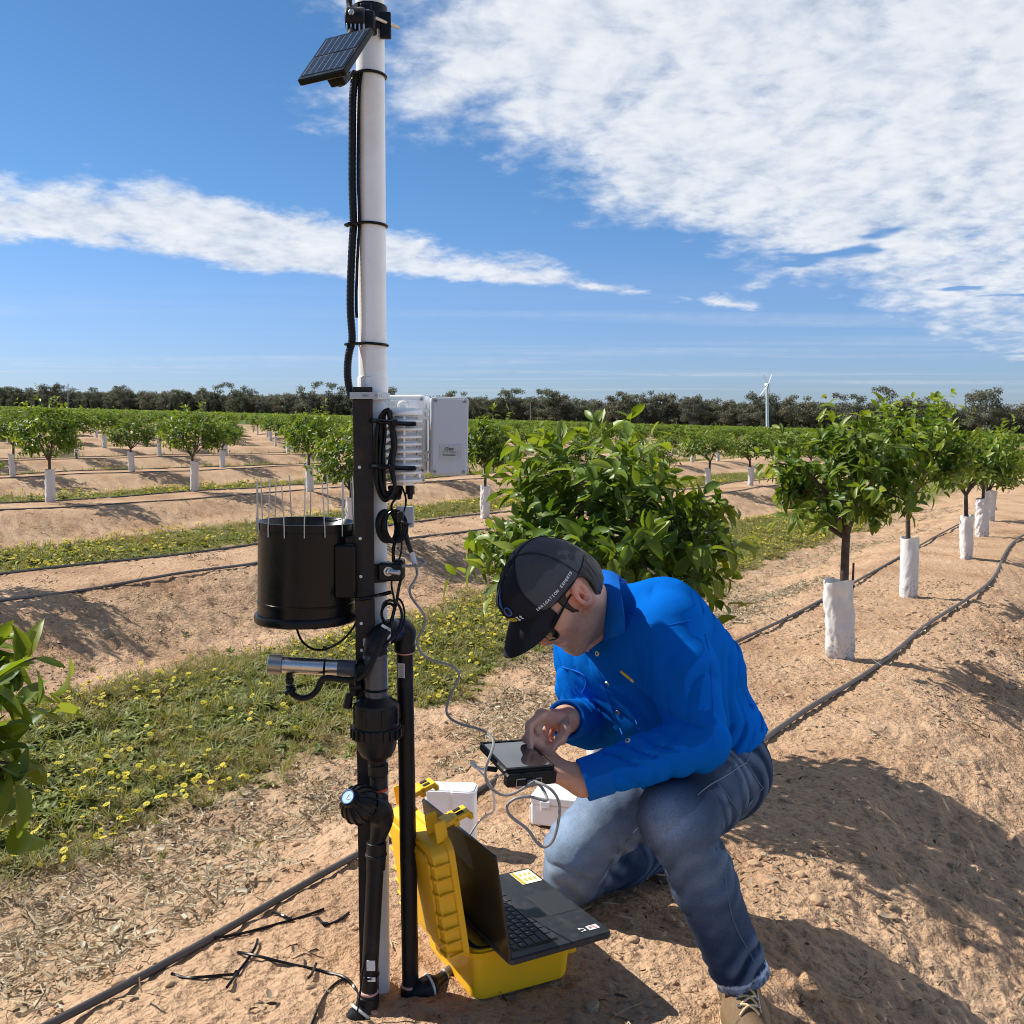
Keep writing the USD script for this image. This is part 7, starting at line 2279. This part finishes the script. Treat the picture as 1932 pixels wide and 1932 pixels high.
def rosette(seed, kind):
    rg = np.random.default_rng(seed)
    if kind == 0:      # broad leaves lying out
        n = 15; a = rg.uniform(0, 6.28, n); el = rg.uniform(.1, .9, n)
        d = np.stack([np.cos(a) * np.cos(el), np.sin(a) * np.cos(el), np.sin(el)], 1)
        p = rg.normal(0, .012, (n, 3)) * [1, 1, .2] + [0, 0, .004]
        L = rg.uniform(.04, .085, n); W = L * rg.uniform(.24, .36, n); cu = rg.uniform(.2, .7, n)
        c0, c1 = np.array([.15, .205, .034]), np.array([.31, .35, .08])
    elif kind == 1:    # grass tuft
        n = 18; a = rg.uniform(0, 6.28, n); el = rg.uniform(.6, 1.45, n)
        d = np.stack([np.cos(a) * np.cos(el), np.sin(a) * np.cos(el), np.sin(el)], 1)
        p = rg.normal(0, .014, (n, 3)) * [1, 1, 0]
        L = rg.uniform(.06, .15, n); W = np.full(n, .006); cu = rg.uniform(.1, .6, n)
        c0, c1 = np.array([.20, .25, .055]), np.array([.42, .40, .17])
    else:              # dry grass
        n = 14; a = rg.uniform(0, 6.28, n); el = rg.uniform(.3, 1.3, n)
        d = np.stack([np.cos(a) * np.cos(el), np.sin(a) * np.cos(el), np.sin(el)], 1)
        p = rg.normal(0, .016, (n, 3)) * [1, 1, 0]
        L = rg.uniform(.05, .13, n); W = np.full(n, .005); cu = rg.uniform(.1, .8, n)
        c0, c1 = np.array([.34, .26, .12]), np.array([.52, .42, .22])
    v, f = leaves(p, d, np.tile([0, 0, 1.0], (n, 1)) + rg.normal(0, .3, (n, 3)), L, W, curl=cu, rows=((.35, .5), (.7, .38)))
    t = rg.random((n, 1)); c = c0 * (1 - t) + c1 * t
    return join(v, f), np.repeat(c, v.shape[1], 0)


wp = [rosette(s, k) for s, k in ((1, 0), (2, 0), (3, 1), (4, 1), (5, 2), (6, 0))]
pts, sc, ix = [], [], []
for k in range(0, 6):
    cc_ = ROW0 - (k + .5) * ROWGAP
    n, m1 = ((42000, 17), (20000, 30), (9000, 40), (6000, 50), (5000, 60), (4000, 70))[k]
    p = sample(n, .6 if k == 0 else 3, m1, cc_ - 1.5, cc_ + 1.5, lambda x, y: masks(x, y)[0] ** 1.5 * .92 + .010, 100 + k)
    s, _, _ = row_offset(p[:, 0], p[:, 1])
    edge_ = np.abs(np.abs(s) - ROWGAP / 2)
    pts.append(p); sc.append(rgL.uniform(.45, .95, len(p)) * (1.0, 1.15, 1.5, 1.9, 2.2, 2.4)[k] * np.clip(1.15 - .45 * edge_, .5, 1.2))
    dry = rgL.random(len(p)) < np.clip(.16 + .6 * sstep(.35, .9, edge_) + .9 * (meshkit.fbm(p * 1.3, 2, 9) - .5), 0, .85)
    ix.append(np.where(dry, rgL.choice([3, 4, 4], len(p)), rgL.choice([0, 1, 2, 5, 0, 5], len(p))))
pts, sc, ix = np.vstack(pts), np.concatenate(sc), np.concatenate(ix)
scatter('weeds', [w[0] for w in wp], ['weed'] * 6, pts, rgL.uniform(0, 6.28, len(pts)), sc, ix, cols=[w[1] for w in wp],
        label='strips of low green weeds and grass between the planted mounds', cat='weeds', tilt=rgL.normal(0, .12, (len(pts), 2)))


def flower(seed):
    rg = np.random.default_rng(seed)
    n = 9; a = np.arange(n) * 6.283 / n
    h = .085
    d = np.stack([np.cos(a), np.sin(a), np.full(n, .35)], 1)
    v, f = leaves(np.tile([0, 0, h], (n, 1)), d, np.tile([0, 0, 1.0], (n, 1)), .019, .010, curl=.3, rows=((.4, .45), (.8, .5)))
    V, F = join(v, f); C = np.tile([.78, .66, .05], (len(V), 1))
    st = tube([(0, 0, 0), (.004, 0, h * .5), (0, 0, h)], .0014, 4)
    dk = cyl((0, 0, h), (0, 0, h + .004), .006, .004, 7)
    allv = np.vstack([V, st.vertices, dk.vertices]); fo = np.vstack([F, st.faces + len(V), dk.faces + len(V) + len(st.vertices)])
    return (allv, fo), np.vstack([C, np.tile([.10, .15, .03], (len(st.vertices), 1)), np.tile([.55, .38, .02], (len(dk.vertices), 1))])


fp = [flower(1), flower(2)]
pts, sc = [], []
for k in range(0, 3):
    cc_ = ROW0 - (k + .5) * ROWGAP
    def dens(x, y):
        q = np.stack([x, y, 0 * x], -1)
        return sstep(.2, .6, masks(x, y)[0]) * np.clip(3.0 * (meshkit.fbm(q * 1.1, 3, 303) - .33), .10, 1)
    p = sample((17000, 9000, 3000)[k], .8 if k == 0 else 3, (18, 26, 34)[k], cc_ - 1.2, cc_ + 1.2, dens, 200 + k)
    pts.append(p); sc.append(rgL.uniform(.5, .85, len(p)) * (1, 1.35, 1.9)[k])
pts, sc = np.vstack(pts), np.concatenate(sc)
scatter('yellow_flowers', [w[0] for w in fp], ['petal'] * 2, pts, rgL.uniform(0, 6.28, len(pts)), sc, rgL.integers(0, 2, len(pts)), cols=[w[1] for w in fp],
        label='small yellow daisies open among the green weeds', cat='flowers', tilt=rgL.normal(0, .35, (len(pts), 2)))


def straw(seed):
    """a little heap of dry blades and chips, lying flat"""
    rg = np.random.default_rng(seed)
    n = 7
    a = rg.uniform(0, 6.28, n)
    el = rg.normal(.05, .22, n)
    d = np.stack([np.cos(a) * np.cos(el), np.sin(a) * np.cos(el), np.sin(el)], 1)
    p = np.concatenate([rg.uniform(-.045, .045, (n, 2)), rg.uniform(.001, .008, (n, 1))], 1)
    L = rg.choice([.018, .028, .045, .065, .09], n, p=[.25, .27, .24, .16, .08]) * rg.uniform(.7, 1.2, n)
    W = np.where(L < .03, rg.uniform(.005, .011, n), rg.uniform(.0022, .005, n))
    v, f = leaves(p, d, np.tile([0, 0, 1.0], (n, 1)) + rg.normal(0, .55, (n, 3)), L, W, fold=.3, curl=rg.uniform(-.35, .45, n), rows=((.08, .5), (.5, .5), (.92, .42)))
    tones = np.array([(.66, .55, .36), (.52, .41, .26), (.74, .66, .50), (.22, .155, .10), (.60, .48, .31)])
    c = tones[rg.choice(5, n, p=[.3, .25, .15, .15, .15])]
    return join(v, f), np.repeat(c, v.shape[1], 0)


sp = [straw(s) for s in range(8)]
pts = [sample(15000, .4, 9, ROW0 - 2.1, ROW0 - .45, lambda x, y: masks(x, y)[1] * .62, 301),
       sample(5000, 9, 20, ROW0 - 2.1, ROW0 - .5, lambda x, y: masks(x, y)[1] * .5, 302),
       sample(4500, .2, 9, ROW0 - .5, ROW0 + 2.6, lambda x, y: .10 + .65 * masks(x, y)[1] * sstep(.5, .62, meshkit.fbm(np.stack([x, y, 0 * x], -1) * 2.1, 3, 5)), 303),
       sample(7000, 3, 14, ROW0 - ROWGAP - .6, ROW0 - ROWGAP + 1.8, lambda x, y: masks(x, y)[1] * .6, 304),
       sample(4000, 5, 20, ROW0 - 2 * ROWGAP - .6, ROW0 - 2 * ROWGAP + 1.8, lambda x, y: masks(x, y)[1] * .6, 305)]
pts = np.vstack(pts); pts[:, 2] += .001
n = len(pts)
scatter('straw_litter', [w[0] for w in sp], ['straw'] * 8, pts, rgL.uniform(0, 6.28, n), rgL.uniform(.5, 1.35, n), rgL.integers(0, 8, n), cols=[w[1] for w in sp],
        label='pale straw and chips strewn over the sides of the mounds', cat='straw', tilt=rgL.normal(0, .28, (n, 2)))


def clod(seed):
    m = trimesh.creation.icosphere(2, 1.0); v = np.array(m.vertices)
    v = v * (1 + .75 * (meshkit.fbm(v * 1.7 + seed * 9, 2, seed) - .5))[:, None] * np.array([1, .8, .62])
    return (v, np.array(m.faces))


mat('clod', (.37, .245, .15), .95, noise=(40, (.49, .34, .22), .4, .7), spec=.1)
pts = [sample(9000, .3, 8, ROW0 + .35, ROW0 + 2.8, lambda x, y: .12 + .6 * sstep(.5, .7, meshkit.fbm(np.stack([x, y, 0 * x], -1) * 2.6, 2, 15)), 401),
       sample(7000, .3, 9, ROW0 - 2.1, ROW0 + .4, lambda x, y: .10 + .35 * sstep(.52, .7, meshkit.fbm(np.stack([x, y, 0 * x], -1) * 2.6, 2, 16)), 402),
       sample(2600, 4, 14, ROW0 - ROWGAP - .8, ROW0 - ROWGAP + 1.7, lambda x, y: .3 + 0 * x, 403)]
pts = np.vstack(pts); n = len(pts)
sc = .0035 + .0055 * rgL.random(n) ** 4 * 3.2
scatter('soil_clods', [clod(s) for s in range(5)], ['clod'] * 5, pts, rgL.uniform(0, 6.28, n), sc, rgL.integers(0, 5, n), label='small crumbs and clods of sandy soil on the mounds', cat='soil')


def debris(seed):
    rg = np.random.default_rng(seed + 40)
    n = 6; a = rg.uniform(0, 6.28, n)
    d = np.stack([np.cos(a), np.sin(a), rg.normal(.1, .2, n)], 1)
    p = np.concatenate([rg.uniform(-.06, .06, (n, 2)), rg.uniform(.001, .006, (n, 1))], 1)
    L = rg.uniform(.015, .05, n); W = L * rg.uniform(.12, .5, n)
    v, f = leaves(p, d, np.tile([0, 0, 1.0], (n, 1)) + rg.normal(0, .6, (n, 3)), L, W, fold=.4, curl=rg.uniform(-.5, .8, n))
    tones = np.array([(.10, .065, .04), (.16, .105, .065), (.30, .22, .14), (.07, .05, .035), (.46, .37, .25)])
    return join(v, f), np.repeat(tones[rg.choice(5, n)], v.shape[1], 0)


dp = [debris(s) for s in range(5)]
pts = np.vstack([sample(5000, .2, 9, ROW0 + .2, ROW0 + 2.8, lambda x, y: .12 + .75 * sstep(.50, .66, meshkit.fbm(np.stack([x, y, 0 * x], -1) * 1.7, 3, 25)), 501),
                 sample(3500, .4, 9, ROW0 - 2.1, ROW0 + .2, lambda x, y: .05 + .6 * sstep(.54, .7, meshkit.fbm(np.stack([x, y, 0 * x], -1) * 1.9, 3, 26)), 502),
                 sample(4500, 3, 14, ROW0 - ROWGAP - .7, ROW0 - ROWGAP + 1.8, lambda x, y: .08 + .8 * sstep(.50, .66, meshkit.fbm(np.stack([x, y, 0 * x], -1) * 1.5, 3, 27)), 503)])
pts[:, 2] += .001; n = len(pts)
scatter('leaf_debris', [w[0] for w in dp], ['straw'] * 5, pts, rgL.uniform(0, 6.28, n), rgL.uniform(.35, .9, n), rgL.integers(0, 5, n), cols=[w[1] for w in dp],
        label='dark bits of dead leaf and bark lying on the mounds', cat='leaf litter', tilt=rgL.normal(0, .3, (n, 2)))
